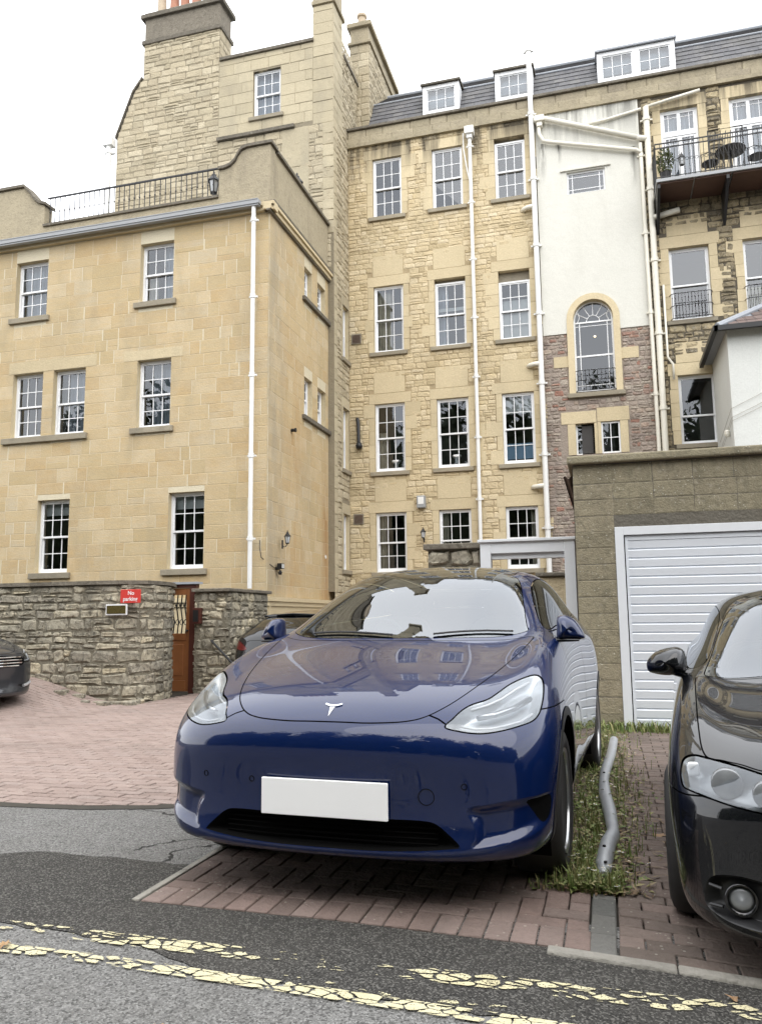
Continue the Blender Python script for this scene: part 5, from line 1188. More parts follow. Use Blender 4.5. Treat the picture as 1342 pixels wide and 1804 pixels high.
# fallen leaves on the road
M['deadleaf'] = leafmat('dead leaf', [(0.34,0.20,0.09),(0.42,0.30,0.17),(0.24,0.13,0.06)])
LV = [(-.93,2.33,'curled tan leaf near the bottom edge of the road'), (-1.40,2.38,'small pale leaf on the grey asphalt at lower left'), (.34,3.02,'orange leaf beside the yellow line at lower right'), (-2.33,2.80,'dark dead leaf on the yellow line at far left'), (.22,5.05,'ragged brown leaf on the bricks beside the black car')]
for i, (x, y, lab) in enumerate(LV):
    s = (.028,.024,.022,.032,.05)[i]; a = q.uniform(0,6.28); mb = MB(); n = 12; vs = [(0,0,.012)]
    for k in range(n):
        th = 6.283*k/n; r_ = s*(1 if k % 2 == 0 else .62)*(1.35 if k == 0 else 1); vs.append((r_*math.cos(th), r_*.7*math.sin(th), q.uniform(.002,.018)))
    vs = [(x+p[0]*math.cos(a)-p[1]*math.sin(a), y+p[0]*math.sin(a)+p[1]*math.cos(a), p[2]+.006) for p in vs]
    mb.faces(vs, [(0,k+1,(k+1)%n+1) for k in range(n)], .1 if i == 3 else q.random())
    o = mb.build('fallen_leaf', M['deadleaf'], fixn=False); setp(o, label=lab, category='leaf', group='fallen leaves')
# dark trees across the road (behind the camera, seen only as reflections)
M['tree'] = leafmat('dark tree leaves', [(0.02,0.032,0.01),(0.045,0.065,0.02),(0.03,0.045,0.014)])
mb = MB(); q2 = random.Random(9)
for k in range(46):
    x = -34+68*k/45; hgt = 12.5+2.5*math.sin(k*1.7)+2.5*q2.random(); y = -10-4*q2.random()
    for j in range(3):
        leafcloud(mb, (x+q2.uniform(-1,1), y, hgt*(.2+.32*j)), 2.0, 1.7, hgt*.24, 330, .42, k*7+j)
        c_ = (x+q2.uniform(-.6,.6), y-.4, hgt*(.18+.30*j)); vs = []; fs = []
        for a_ in range(7):
            for b_ in range(10): ph = math.pi*a_/6; th = 6.283*b_/10; r_ = .85*q2.uniform(.8,1.1); vs.append((c_[0]+1.6*r_*math.sin(ph)*math.cos(th), c_[1]+1.3*r_*math.sin(ph)*math.sin(th), c_[2]+hgt*.2*r_*math.cos(ph)))
        for a_ in range(6):
            for b_ in range(10): fs.append((a_*10+b_, a_*10+(b_+1)%10, (a_+1)*10+(b_+1)%10, (a_+1)*10+b_))
        mb.faces(vs, fs, .3)
o = mb.build('roadside_trees', M['tree'], fixn=False); o['kind'] = 'stuff'
# ------------------------------------------------------------------ cars: spline surface, then panels cut out of it
def bsp(P, n, axis, refl0=None, refl1=None):
    """uniform cubic B-spline through a control net along one axis, ends doubled or mirrored"""
    P = np.moveaxis(P, axis, 0)
    a = P[1]*refl0 if refl0 is not None else 2*P[0]-P[1]; b = P[-2]*refl1 if refl1 is not None else 2*P[-1]-P[-2]
    Q = np.concatenate([a[None], P, b[None]]); k = len(P)
    t = np.linspace(0, k-1, n); i = np.minimum(t.astype(int), k-2); u = (t-i).reshape(-1, *([1]*(P.ndim-1)))
    w = ((1-u)**3/6, (3*u**3-6*u**2+4)/6, (-3*u**3+3*u**2+3*u+1)/6, u**3/6)
    R = sum(w[j]*Q[i+j] for j in range(4))
    return np.moveaxis(R, 0, axis)
class Surf:
    def __init__(s, V, Nn, T): s.V, s.N, s.T = V, Nn, T
    def split(s, d):
        """cut along d = 0: returns (inside d<0, outside d>0)"""
        T = s.T; neg = d[T] < 0; cnt = neg.sum(1)
        V = list(map(tuple, s.V)); Nn = list(map(tuple, s.N)); cache = {}
        Va, Na = s.V, s.N
        def cut(i, j):
            key = (min(i, j), max(i, j))
            if key not in cache:
                t = d[i]/(d[i]-d[j]); p = Va[i]+(Va[j]-Va[i])*t; q = Na[i]+(Na[j]-Na[i])*t
                cache[key] = len(V); V.append(tuple(p)); Nn.append(tuple(q))
            return cache[key]
        ins = [tuple(t) for t in T[cnt == 3]]; out = [tuple(t) for t in T[cnt == 0]]
        for t in T[(cnt == 1) | (cnt == 2)]:
            n_ = [d[i] < 0 for i in t]; one = n_.index(True) if sum(n_) == 1 else n_.index(False)
            a, b, c = t[one], t[(one+1) % 3], t[(one+2) % 3]; ab, ac = cut(a, b), cut(a, c)
            A_, B_ = [(a, ab, ac)], [(ab, b, c), (ab, c, ac)]
            if sum(n_) == 1: ins += A_; out += B_
            else: out += A_; ins += B_
        V = np.array(V); Nn = np.array(Nn)
        return Surf(V, Nn, np.array(ins, int).reshape(-1, 3)).clean(), Surf(V, Nn, np.array(out, int).reshape(-1, 3)).clean()
    def clean(s):
        if len(s.T) == 0: return s
        u, inv = np.unique(s.T, return_inverse=True)
        return Surf(s.V[u], s.N[u], inv.reshape(-1, 3))
    def offset(s, k): return Surf(s.V+s.N*k, s.N, s.T)
    def build(s, name, mat, parent, label=None, off=0.0):
        me = bpy.data.meshes.new(name); V = s.V+s.N*off
        me.from_pydata(V.tolist(), [], s.T.tolist()); me.shade_smooth()
        nn = s.N/np.maximum(np.linalg.norm(s.N, axis=1, keepdims=True), 1e-9)
        me.normals_split_custom_set_from_vertices(nn.tolist())
        me.materials.append(mat); o = bpy.data.objects.new(name, me); COL.objects.link(o); o.parent = parent
        if label: o['label'] = label
        return o
def smoothpoly(pts, n=10, closed=True):
    P = [np.array(p, float) for p in pts]; k = len(P); out = []
    for i in range(k if closed else k-1):
        p0, p1, p2, p3 = (P[(i-1) % k], P[i], P[(i+1) % k], P[(i+2) % k]) if closed else (P[max(i-1,0)], P[i], P[i+1], P[min(i+2,k-1)])
        for j in range(n):
            t = j/n; out.append(.5*((2*p1)+(-p0+p2)*t+(2*p0-5*p1+4*p2-p3)*t*t+(-p0+3*p1-3*p2+p3)*t**3))
    if not closed: out.append(P[-1])
    return np.array(out)
def sdf(X, Y, poly):
    """signed distance (negative inside) of points to a closed polygon"""
    px, py = poly[:,0], poly[:,1]; qx, qy = np.roll(px, -1), np.roll(py, -1)
    best = np.full(X.shape, 1e9); ins = np.zeros(X.shape, bool)
    for a, b, c, e in zip(px, py, qx, qy):
        vx, vy = c-a, e-b; L2 = vx*vx+vy*vy+1e-12
        t = np.clip(((X-a)*vx+(Y-b)*vy)/L2, 0, 1); dd = (X-a-t*vx)**2+(Y-b-t*vy)**2; best = np.minimum(best, dd)
        cr = (b > Y) != (e > Y); xi = a+(Y-b)*vx/(vy if abs(vy) > 1e-12 else 1e-12); ins ^= cr & (X < xi)
    d = np.sqrt(best); return np.where(ins, -d, d)
def car_surface(rows, nu=150, nv=260):
    P = np.array(rows, float)                              # rows x columns x 3 (half car)
    m_ = np.array([-1, 1, 1.])
    S_ = bsp(P, nu, 0); S_ = bsp(S_, nv, 1, m_, m_)
    S_[:, 0, 0] = 0; S_[:, -1, 0] = 0
    full = np.concatenate([S_[:, ::-1]*m_, S_[:, 1:]], 1)  # right half mirrored + left half
    nu_, nv_ = full.shape[:2]
    du = np.gradient(full, axis=0); dv = np.gradient(full, axis=1); Nn = np.cross(dv, du); ln = np.linalg.norm(Nn, axis=2, keepdims=True); Nn = Nn/np.maximum(ln, 1e-9)
    c = full.reshape(-1, 3).mean(0)
    if ((full-c)*Nn).sum() < 0: Nn = -Nn
    Nn[-1] = (0, 0, 1)
    idx = np.arange(nu_*nv_).reshape(nu_, nv_)
    a, b, cc, d = idx[:-1,:-1].ravel(), idx[:-1,1:].ravel(), idx[1:,1:].ravel(), idx[1:,:-1].ravel()
    T = np.concatenate([np.stack([a,b,cc],1), np.stack([a,cc,d],1)])
    V = full.reshape(-1, 3); A_ = np.linalg.norm(np.cross(V[T[:,1]]-V[T[:,0]], V[T[:,2]]-V[T[:,0]]), axis=1)
    return Surf(V, Nn.reshape(-1, 3), T[A_ > 1e-9])
def seam_cut(s, d, g=.0022):
    """panel (d<-g), surround (d>g) and the dark gap between"""
    ins, rest = s.split(d+g)
    d2 = None
    return ins, rest
# control net of the blue car: (x, y back from the nose, z); each row runs from the nose round the side to the tail
YB_ROWS = [
 # under lip
 [(0,.10,.165),(.30,.11,.165),(.54,.15,.165),(.71,.25,.165),(.81,.42,.165),(.86,.62,.17),(.88,.90,.18)]+[(.86,1.3,.19),(.85,1.9,.19),(.85,2.5,.19),(.85,3.1,.19),(.86,3.7,.19),(.84,4.2,.22),(.72,4.5,.25),(.45,4.62,.26),(0,4.65,.26)],
 [(0,.015,.185),(.30,.025,.185),(.55,.075,.187),(.735,.185,.19),(.845,.37,.195),(.90,.60,.20),(.915,.90,.21)]+[(.915,1.3,.215),(.90,1.9,.22),(.90,2.5,.22),(.90,3.1,.22),(.915,3.7,.23),(.89,4.2,.26),(.77,4.55,.29),(.48,4.68,.30),(0,4.70,.30)],
 [(0,-.005,.225),(.30,.005,.226),(.56,.058,.232),(.75,.168,.243),(.865,.355,.258),(.915,.59,.27),(.93,.90,.275)]+[(.935,1.3,.28),(.92,1.9,.29),(.92,2.5,.29),(.92,3.1,.29),(.94,3.7,.30),(.91,4.2,.33),(.80,4.57,.37),(.5,4.71,.38),(0,4.74,.38)],
 [(0,.022,.275),(.30,.030,.277),(.56,.080,.288),(.76,.180,.31),(.875,.355,.335),(.92,.59,.35),(.938,.90,.36)]+[(.942,1.3,.37),(.93,1.9,.38),(.93,2.5,.38),(.93,3.1,.38),(.955,3.7,.39),(.92,4.2,.43),(.82,4.58,.46),(.5,4.73,.47),(0,4.76,.47)],
 [(0,.040,.36),(.30,.047,.362),(.57,.092,.375),(.768,.190,.40),(.883,.362,.43),(.928,.60,.45),(.945,.90,.46)]+[(.948,1.3,.47),(.935,1.9,.48),(.935,2.5,.48),(.938,3.1,.48),(.962,3.7,.50),(.93,4.2,.54),(.83,4.58,.57),(.5,4.74,.58),(0,4.77,.58)],
 [(0,.040,.46),(.30,.047,.462),(.575,.092,.475),(.775,.193,.50),(.89,.372,.53),(.935,.61,.55),(.952,.90,.56)]+[(.95,1.3,.57),(.935,1.9,.58),(.935,2.5,.58),(.94,3.1,.585),(.965,3.7,.61),(.935,4.2,.65),(.83,4.57,.68),(.5,4.73,.69),(0,4.76,.69)],
 [(0,.028,.56),(.30,.036,.562),(.578,.085,.572),(.778,.192,.59),(.89,.382,.615),(.937,.62,.635),(.955,.90,.65)]+[(.95,1.3,.66),(.935,1.9,.67),(.935,2.5,.675),(.945,3.1,.69),(.967,3.7,.72),(.935,4.2,.76),(.825,4.54,.79),(.5,4.69,.80),(0,4.72,.80)],
 [(0,.012,.655),(.30,.022,.656),(.575,.078,.662),(.77,.20,.675),(.883,.405,.70),(.935,.645,.725),(.952,.92,.74)]+[(.945,1.3,.75),(.932,1.9,.76),(.932,2.5,.77),(.945,3.1,.79),(.965,3.7,.82),(.93,4.2,.86),(.815,4.5,.89),(.5,4.64,.90),(0,4.67,.90)],
 [(0,.032,.735),(.30,.044,.735),(.565,.108,.735),(.752,.25,.745),(.87,.465,.78),(.922,.69,.81),(.94,.94,.825)]+[(.938,1.32,.835),(.928,1.9,.845),(.928,2.5,.86),(.938,3.1,.88),(.955,3.7,.91),(.915,4.2,.95),(.80,4.46,.98),(.5,4.6,1.0),(0,4.63,1.0)],
 [(0,.085,.792),(.30,.098,.792),(.555,.165,.79),(.735,.32,.80),(.852,.545,.845),(.905,.75,.88),(.922,.98,.895)]+[(.925,1.36,.91),(.918,1.92,.925),(.918,2.5,.945),(.92,3.1,.965),(.928,3.7,.995),(.88,4.18,1.04),(.77,4.42,1.06),(.5,4.55,1.07),(0,4.58,1.07)],
 [(0,.20,.848),(.30,.213,.846),(.545,.275,.842),(.715,.43,.852),(.825,.64,.902),(.878,.83,.938),(.898,1.05,.955)]+[(.905,1.42,.975),(.902,1.97,.99),(.90,2.52,1.01),(.895,3.1,1.03),(.885,3.68,1.06),(.83,4.12,1.10),(.73,4.36,1.12),(.48,4.49,1.13),(0,4.52,1.13)],
 [(0,.40,.905),(.30,.412,.902),(.53,.465,.896),(.69,.58,.903),(.785,.76,.947),(.84,.93,.985),(.868,1.13,1.008)]+[(.882,1.49,1.03),(.882,2.02,1.045),(.88,2.54,1.065),(.87,3.1,1.085),(.85,3.65,1.12),(.79,4.06,1.16),(.70,4.3,1.18),(.46,4.43,1.19),(0,4.46,1.19)],
 [(0,.70,.965),(.30,.712,.961),(.52,.75,.953),(.665,.83,.957),(.745,.955,.99),(.80,1.08,1.023),(.835,1.24,1.045)]+[(.855,1.57,1.07),(.86,2.08,1.085),(.858,2.57,1.105),(.845,3.1,1.13),(.82,3.6,1.17),(.76,4.0,1.21),(.67,4.23,1.23),(.44,4.36,1.24),(0,4.39,1.24)],
 [(0,1.00,1.012),(.30,1.012,1.008),(.51,1.05,1.0),(.64,1.12,1.003),(.712,1.20,1.03),(.76,1.29,1.058),(.795,1.40,1.08)]+[(.82,1.70,1.105),(.83,2.17,1.125),(.83,2.62,1.145),(.82,3.1,1.17),(.79,3.55,1.21),(.73,3.93,1.25),(.64,4.15,1.27),(.42,4.28,1.28),(0,4.31,1.28)],
 [(0,1.17,1.075),(.30,1.18,1.072),(.49,1.215,1.066),(.61,1.28,1.072),(.68,1.36,1.10),(.722,1.46,1.13),(.752,1.57,1.15)]+[(.785,1.84,1.175),(.80,2.26,1.195),(.80,2.66,1.215),(.79,3.1,1.235),(.76,3.5,1.27),(.70,3.86,1.31),(.61,4.06,1.33),(.40,4.2,1.34),(0,4.23,1.34)],
 [(0,1.50,1.262),(.29,1.508,1.258),(.46,1.535,1.252),(.56,1.585,1.257),(.62,1.655,1.278),(.655,1.75,1.30),(.683,1.86,1.318)]+[(.72,2.06,1.335),(.74,2.4,1.35),(.742,2.74,1.36),(.73,3.1,1.37),(.70,3.44,1.38),(.65,3.74,1.395),(.56,3.93,1.405),(.38,4.07,1.41),(0,4.1,1.41)],
 [(0,1.80,1.440),(.27,1.806,1.436),(.43,1.83,1.428),(.515,1.875,1.427),(.57,1.945,1.436),(.60,2.06,1.447),(.625,2.16,1.457)]+[(.655,2.32,1.468),(.672,2.58,1.478),(.675,2.84,1.48),(.665,3.12,1.475),(.635,3.38,1.465),(.58,3.6,1.458),(.50,3.76,1.458),(.35,3.88,1.46),(0,3.91,1.46)],
 [(0,2.06,1.555),(.24,2.065,1.55),(.385,2.085,1.54),(.46,2.12,1.532),(.505,2.20,1.526),(.532,2.26,1.533),(.55,2.33,1.538)]+[(.57,2.46,1.545),(.58,2.66,1.55),(.58,2.88,1.55),(.57,3.1,1.545),(.54,3.3,1.535),(.48,3.46,1.525),(.41,3.58,1.52),(.29,3.68,1.515),(0,3.7,1.515)],
 [(0,2.38,1.598),(.15,2.38,1.596),(.25,2.385,1.59),(.30,2.395,1.588),(.33,2.41,1.588),(.345,2.44,1.59),(.352,2.48,1.59)]+[(.36,2.56,1.592),(.365,2.7,1.592),(.365,2.86,1.59),(.36,3.0,1.585),(.34,3.14,1.577),(.30,3.26,1.57),(.25,3.34,1.565),(.17,3.4,1.56),(0,3.42,1.56)],
 [(0,2.60,1.615),(.0,2.61,1.615),(.0,2.62,1.615),(.0,2.63,1.615),(.0,2.64,1.615),(.0,2.66,1.615),(.0,2.68,1.615)]+[(.0,2.72,1.615),(.0,2.78,1.614),(.0,2.86,1.612),(.0,2.94,1.608),(.0,3.02,1.603),(.0,3.08,1.60),(.0,3.13,1.597),(.0,3.18,1.593),(0,3.2,1.592)],
]
def paint(name, base, metal=0.35, rough=0.38, coat=1.0):
    mt, nt, bs = newmat(name); tc = nt.nodes.new('ShaderNodeTexCoord')
    fl = noise(nt, tc.outputs['Object'], 900, 2)
    c = mixc(nt, mrange(nt, fl, .3, .7), tuple(v*.8 for v in base), tuple(v*1.25 for v in base))
    dirt = noise(nt, tc.outputs['Object'], 7, 6, .7); sp = nt.nodes.new('ShaderNodeSeparateXYZ'); nt.links.new(tc.outputs['Object'], sp.inputs[0])
    low = mth(nt, 'MULTIPLY', mrange(nt, sp.outputs['Z'], .55, .15), mrange(nt, dirt, .45, .8, 0, .25))
    c = mixc(nt, low, c, (.10,.09,.075))
    nt.links.new(c, bs.inputs['Base Color']); bs.inputs['Metallic'].default_value = metal; bs.inputs['Roughness'].default_value = rough
    bs.inputs['Specular IOR Level'].default_value = 0.08
    bs.inputs['Coat Weight'].default_value = coat; bs.inputs['Coat Roughness'].default_value = 0.015; bs.inputs['Coat IOR'].default_value = 1.58
    return mt
M['blue'] = paint('deep blue metallic paint', (0.0015,0.0105,0.062), .12, .38)
M['blackpaint'] = paint('black metallic paint', (0.004,0.0045,0.006), .0, .35)
M['greypaint'] = paint('dark grey metallic paint', (0.045,0.047,0.052), .4, .38)
M['liner'] = plain('black liner', (0.004,0.004,0.004), 0.9, var=0.1, spec=0.05)
M['blackplastic'] = plain('black plastic', (0.014,0.014,0.015), 0.45, var=0.15, scale=30)
M['gloss_black'] = plain('gloss black', (0.006,0.006,0.007), 0.08, var=0.1, coat=0.6)
M['rubber'] = plain('tyre rubber', (0.022,0.021,0.020), 0.75, var=0.3, scale=20, bmp=0.1)
M['alloy'] = plain('silver alloy', (0.42,0.43,0.44), 0.28, 0.85, var=0.06)
M['darkalloy'] = plain('dark disc', (0.06,0.06,0.062), 0.5, 0.6, var=0.2)
M['chrome'] = plain('chrome', (0.75,0.76,0.77), 0.08, 1.0, var=0.02)
M['lamp_in'] = plain('silver lamp reflector', (0.56,0.58,0.60), 0.3, 0.55, var=0.18, scale=24)
M['lamp_grey'] = plain('grey lamp interior', (0.27,0.28,0.29), 0.3, 0.4, var=0.3, scale=20)
M['lamp_white'] = plain('white light guide', (0.80,0.82,0.84), 0.3, var=0.03)
M['tail'] = plain('red tail lamp', (0.09,0.004,0.004), 0.2, var=0.2, coat=0.5)
M['carglass'] = glassmat('windscreen glass', base=0.13, ior=1.5, tint=(0.62,0.74,0.72), wav=0)
M['tintglass'] = glassmat('tinted glass', base=0.05, ior=1.5, tint=(0.10,0.11,0.11), wav=0)
M['lens'] = glassmat('lamp lens', base=0.05, ior=1.45, tint=(0.93,0.95,0.96), wav=0)
M['trim'] = plain('dark cabin trim', (0.02,0.02,0.022), 0.8, var=0.2)
M['seat'] = plain('dark seat', (0.03,0.03,0.032), 0.7, var=0.15)
M['plate_white'] = plain('blank white plate', (0.98,0.98,0.98), 0.45, var=0.01)
def wheel(parent, x, y, z, r, w, side, rim_r, spokes=5, mat='alloy', z0=0.0):
    t = MB(); hw = w/2
    prof = [(rim_r-.005,-hw+.02),(rim_r+.02,-hw+.004),(r-.055,-hw-.004),(r-.022,-hw+.008),(r-.006,-hw+.03),(r,-hw+.06),(r,hw-.06),(r-.006,hw-.03),(r-.022,hw-.008),(r-.055,hw+.004),(rim_r+.02,hw-.004),(rim_r-.005,hw-.02)]
    t.lathe(prof, (x, y, z), 64, 'x'); wh = t.build('wheel', M['rubber'], parent, smooth=True); auto_smooth(wh, 50)
    o = side*hw
    rm = MB(); s = side
    rm.lathe([(rim_r,o-.03*s),(rim_r+.006,o-.004*s),(rim_r-.012,o-.010*s),(rim_r-.025,o-.05*s),(rim_r-.03,o-.16*s)], (x,y,z), 48, 'x')
    k_ = spokes*2
    for k in range(k_):
        a = 2*math.pi*k/k_ + (.14 if k % 2 else -.14); a2 = a + (.10 if k % 2 else -.10)
        c, sn = math.cos, math.sin
        def P(rr, aa, d, dx): return (x+d, y+rr*c(aa)-dx*sn(aa), z+rr*sn(aa)+dx*c(aa))
        h0, h1, w0, w1 = .06, rim_r-.012, .016, .021
        v = [P(h0,a,o-.03*s,-w0),P(h0,a,o-.03*s,w0),P(h1,a2,o-.022*s,w1),P(h1,a2,o-.022*s,-w1),P(h0,a,o-.075*s,-w0*1.5),P(h0,a,o-.075*s,w0*1.5),P(h1,a2,o-.06*s,w1*1.5),P(h1,a2,o-.06*s,-w1*1.5)]
        rm.faces(v, [(0,1,2,3),(0,1,5,4),(1,2,6,5),(2,3,7,6),(3,0,4,7)])
    rm.lathe([(.075,o-.09*s),(.07,o-.03*s),(.03,o-.022*s),(.0,o-.022*s)], (x,y,z), 20, 'x')
    rim = rm.build('rim', M[mat], wh); auto_smooth(rim, 40)
    d = MB(); d.lathe([(rim_r-.05,o-.12*s),(rim_r-.05,o-.145*s)], (x,y,z), 32, 'x'); d.lathe([(rim_r-.02,o-.165*s),(rim_r-.02,o-.175*s)], (x,y,z), 32, 'x'); d.build('brake_disc', M['darkalloy'], wh)
    return wh
def superell(mb, c, r, e=2.6, nu=16, nv=24, cut=None, rot=0.0, shear=(0,0)):
    f = lambda v: math.copysign(abs(v)**(2/e), v); vs = []; fs = []
    for i in range(nu+1):
        ph = -math.pi/2+math.pi*i/nu
        for j in range(nv):
            th = 2*math.pi*j/nv; X, Y, Z = r[0]*f(math.cos(ph))*f(math.cos(th)), r[1]*f(math.cos(ph))*f(math.sin(th)), r[2]*f(math.sin(ph))
            if cut is not None and Z < cut: Z = cut+(Z-cut)*.15
            X += shear[0]*Z; Y += shear[1]*Z
            if rot: X, Y = X*math.cos(rot)-Y*math.sin(rot), X*math.sin(rot)+Y*math.cos(rot)
            vs.append((c[0]+X, c[1]+Y, c[2]+Z))
    for i in range(nu):
        for j in range(nv): j2 = (j+1) % nv; fs.append((i*nv+j, i*nv+j2, (i+1)*nv+j2, (i+1)*nv+j))
    mb.faces(vs, fs)
def mirrored(p): return p
class Car:
    """cuts a spline surface into shell, bonnet, bumper, glass, lamps ... polygons are given for the half |x|"""
    def __init__(s, rows, name, loc, yaw, label, group=None, res=(150, 260), paintm='blue'):
        s.root = empty(name, loc, label, 'car', group, rz=yaw); s.paint = M[paintm]
        s.body = car_surface(rows, *res); s.liner = s.body.offset(-.016)
    def field(s, S_, poly, mode):
        V = S_.V
        if mode == 'front': return sdf(np.abs(V[:,0]), V[:,2], poly)
        if mode == 'frontL': return sdf(V[:,0], V[:,2], poly)
        if mode == 'top': return sdf(np.abs(V[:,0]), V[:,1], poly)
        return sdf(V[:,1], V[:,2], poly)
    def cut(s, poly, mode, g=.0028, guard=None, liner=False):
        """takes the region inside the polygon off the body, leaving a dark gap of 2g"""
        d = s.field(s.body, poly, mode)
        if guard: d = np.maximum(d, guard(s.body.V))
        ins, out = s.body.split(d-g) if g else s.body.split(d)
        if g:
            d2 = s.field(ins, poly, mode)
            if guard: d2 = np.maximum(d2, guard(ins.V))
            part, _ = ins.split(d2+g)
        else: part = ins
        s.body = out
        if liner:
            d = s.field(s.liner, poly, mode)
            if guard: d = np.maximum(d, guard(s.liner.V))
            _, s.liner = s.liner.split(d)
        return part
    def bowl(s, part, poly, mode, depth, edge):
        d = -s.field(part, poly, mode); t = np.clip(d/edge, 0, 1); k = (t*t*(3-2*t))[:,None]*depth
        V = part.V-part.N*k; T = part.T
        fn = np.cross(V[T[:,1]]-V[T[:,0]], V[T[:,2]]-V[T[:,0]]); Nn = np.zeros_like(V)
        for i in range(3): np.add.at(Nn, T[:,i], fn)
        sg = np.sign((Nn*part.N).sum(1, keepdims=True)); return Surf(V, Nn*np.where(sg == 0, 1, sg), T)
    def sides(s, part):
        """splits a symmetric pair into its two pieces"""
        c = part.V[:,0]; L_, R_ = c[part.T].mean(1) > 0, c[part.T].mean(1) <= 0
        return Surf(part.V, part.N, part.T[L_]).clean(), Surf(part.V, part.N, part.T[R_]).clean()
    def arches(s, ys, zc, ra, trim=.045, xmin=.5, trimmat='blackplastic'):
        for yc_ in ys:
            f = lambda V: np.where(np.abs(V[:,0]) > xmin, np.hypot(V[:,1]-yc_, V[:,2]-zc), 9.)
            if trim:
                band, s.body = s.body.split(f(s.body.V)-(ra+trim)); _, band = band.split(f(band.V)-ra)
                for q in s.sides(band): 
                    if len(q.T): q.build('arch_trim', M[trimmat], s.root, off=.004)
            else: _, s.body = s.body.split(f(s.body.V)-ra)
            _, s.liner = s.liner.split(f(s.liner.V)-ra)
            for sx in (-1, 1):                             # inner tub
                w = MB(); n = 28; A0 = [math.pi*(-.15)+math.pi*1.3*i/n for i in range(n+1)]
                xo = float(np.abs(s.liner.V[:,0]).max())-.05
                for a, b in zip(A0[:-1], A0[1:]):
                    p = lambda t, X: tuple(s.root.matrix_world @ Vector((0,0,0))) and (sx*X, yc_+(ra+.004)*math.cos(t), zc+(ra+.004)*math.sin(t))
                    w.poly([p(a,xo), p(b,xo), p(b,.5), p(a,.5)]); w.poly([p(a,.5), p(b,.5), (sx*.5, yc_, zc)])
                s.local(w, 'wheel_well', M['liner'])
    def local(s, mb, name, mat, parent=None, **k):
        """mesh given in car coordinates"""
        off = parent_loc(parent or s.root); mb.v = [(p[0]+off.x, p[1]+off.y, p[2]+off.z) for p in mb.v]
        return mb.build(name, mat, parent or s.root, **k)
    def finish(s, body='body'):
        s.liner.build('inner_shell', M['liner'], s.root); return s.body.build(body, s.paint, s.root)
    def snap(s, x, y0, z): pass
    def cabin(s, ydash, zdash, w, seats, zroof, wheel_side=-1):
        mb = MB(); mb.box(-w, w, ydash, ydash+.38, zdash-.34, zdash); s.local(mb, 'dashboard', M['trim'], bevel=.04)
        mb = MB(); c = (wheel_side*.37, ydash+.50, zdash-.02); mb.tube([(c[0]+.19*math.cos(a*.2618), c[1]+.05*math.sin(a*.2618), c[2]+.18*math.sin(a*.2618)) for a in range(25)], .016, 8, False); mb.tube([(c[0]-.18,c[1],c[2]),(c[0]+.18,c[1],c[2])], .02, 6); s.local(mb, 'steering_wheel', M['trim'])
        for (x, y) in seats:
            mb = MB(); superell(mb, (x, y, zdash-.18), (.25,.10,.36), 3.5, shear=(0,.25)); o = s.local(mb, 'seat', M['seat'], smooth=True)
            mb = MB(); superell(mb, (x, y+.12, zdash+.28), (.14,.06,.10), 3); s.local(mb, 'headrest', M['seat'], o, smooth=True)
        mb = MB(); mb.box(-w, w, ydash-.2, ydash+3.0, zdash-.9, zdash-.55); s.local(mb, 'cabin_floor', M['trim'])
def zmap(rows, z0, z1, sx=1.0, ymul=None):
    A_ = np.array(rows, float); A_[...,2] = np.interp(A_[...,2], z0, z1); A_[...,0] *= sx
    if ymul: A_[...,1] = np.interp(A_[...,1], *ymul)
    return A_
def corners(A_, k0=1.0, top=9):
    for r in range(len(A_)):
        k = k0*(1 if r < top else max(0, 1-(r-top+1)/4))
        for c, dx, dy in ((2,.015,-.008),(3,.03,-.03),(4,.035,-.06),(5,.012,-.05)): A_[r,c,0] += dx*k; A_[r,c,1] += dy*k
    return A_

# ------------------------------------------------------------------ the blue car
rowsY = corners(zmap(YB_ROWS, [0,.165,.3,.8,1.012,1.28,1.6,1.7], [0,.225,.34,.835,1.105,1.345,1.64,1.74], 1.035))
K = Car(rowsY, 'parked_car', (-1.245, 3.42, 0.0), rad(-2.4), 'dark blue electric hatchback car with a blank white number plate parked on the brick bay')
bpy.context.view_layer.update()
WY = (.90, 3.79)
K.arches(WY, .36, .405)
P_wind = smoothpoly([(0,1.135),(.30,1.155),(.52,1.21),(.66,1.29),(.735,1.375),(.72,1.45),(.675,1.68),(.615,1.99),(.56,2.12),(.42,2.16),(.2,2.175),(0,2.18),(-.2,2.175),(-.3,1.6),(-.2,1.14)], 8)
P_roof = smoothpoly([(0,2.19),(.2,2.187),(.42,2.172),(.535,2.16),(.545,2.3),(.545,2.6),(.535,3.1),(.50,3.5),(.42,3.75),(.2,3.85),(0,3.86),(-.3,3.86),(-.3,2.19)], 8)
ws = K.cut(P_wind, 'top', guard=lambda V: 1.08-V[:,2], liner=True); rf = K.cut(P_roof, 'top', guard=lambda V: 1.2-V[:,2], liner=True)
wso = ws.build('windscreen', M['carglass'], K.root); rf.build('roof_glass', M['tintglass'], K.root)
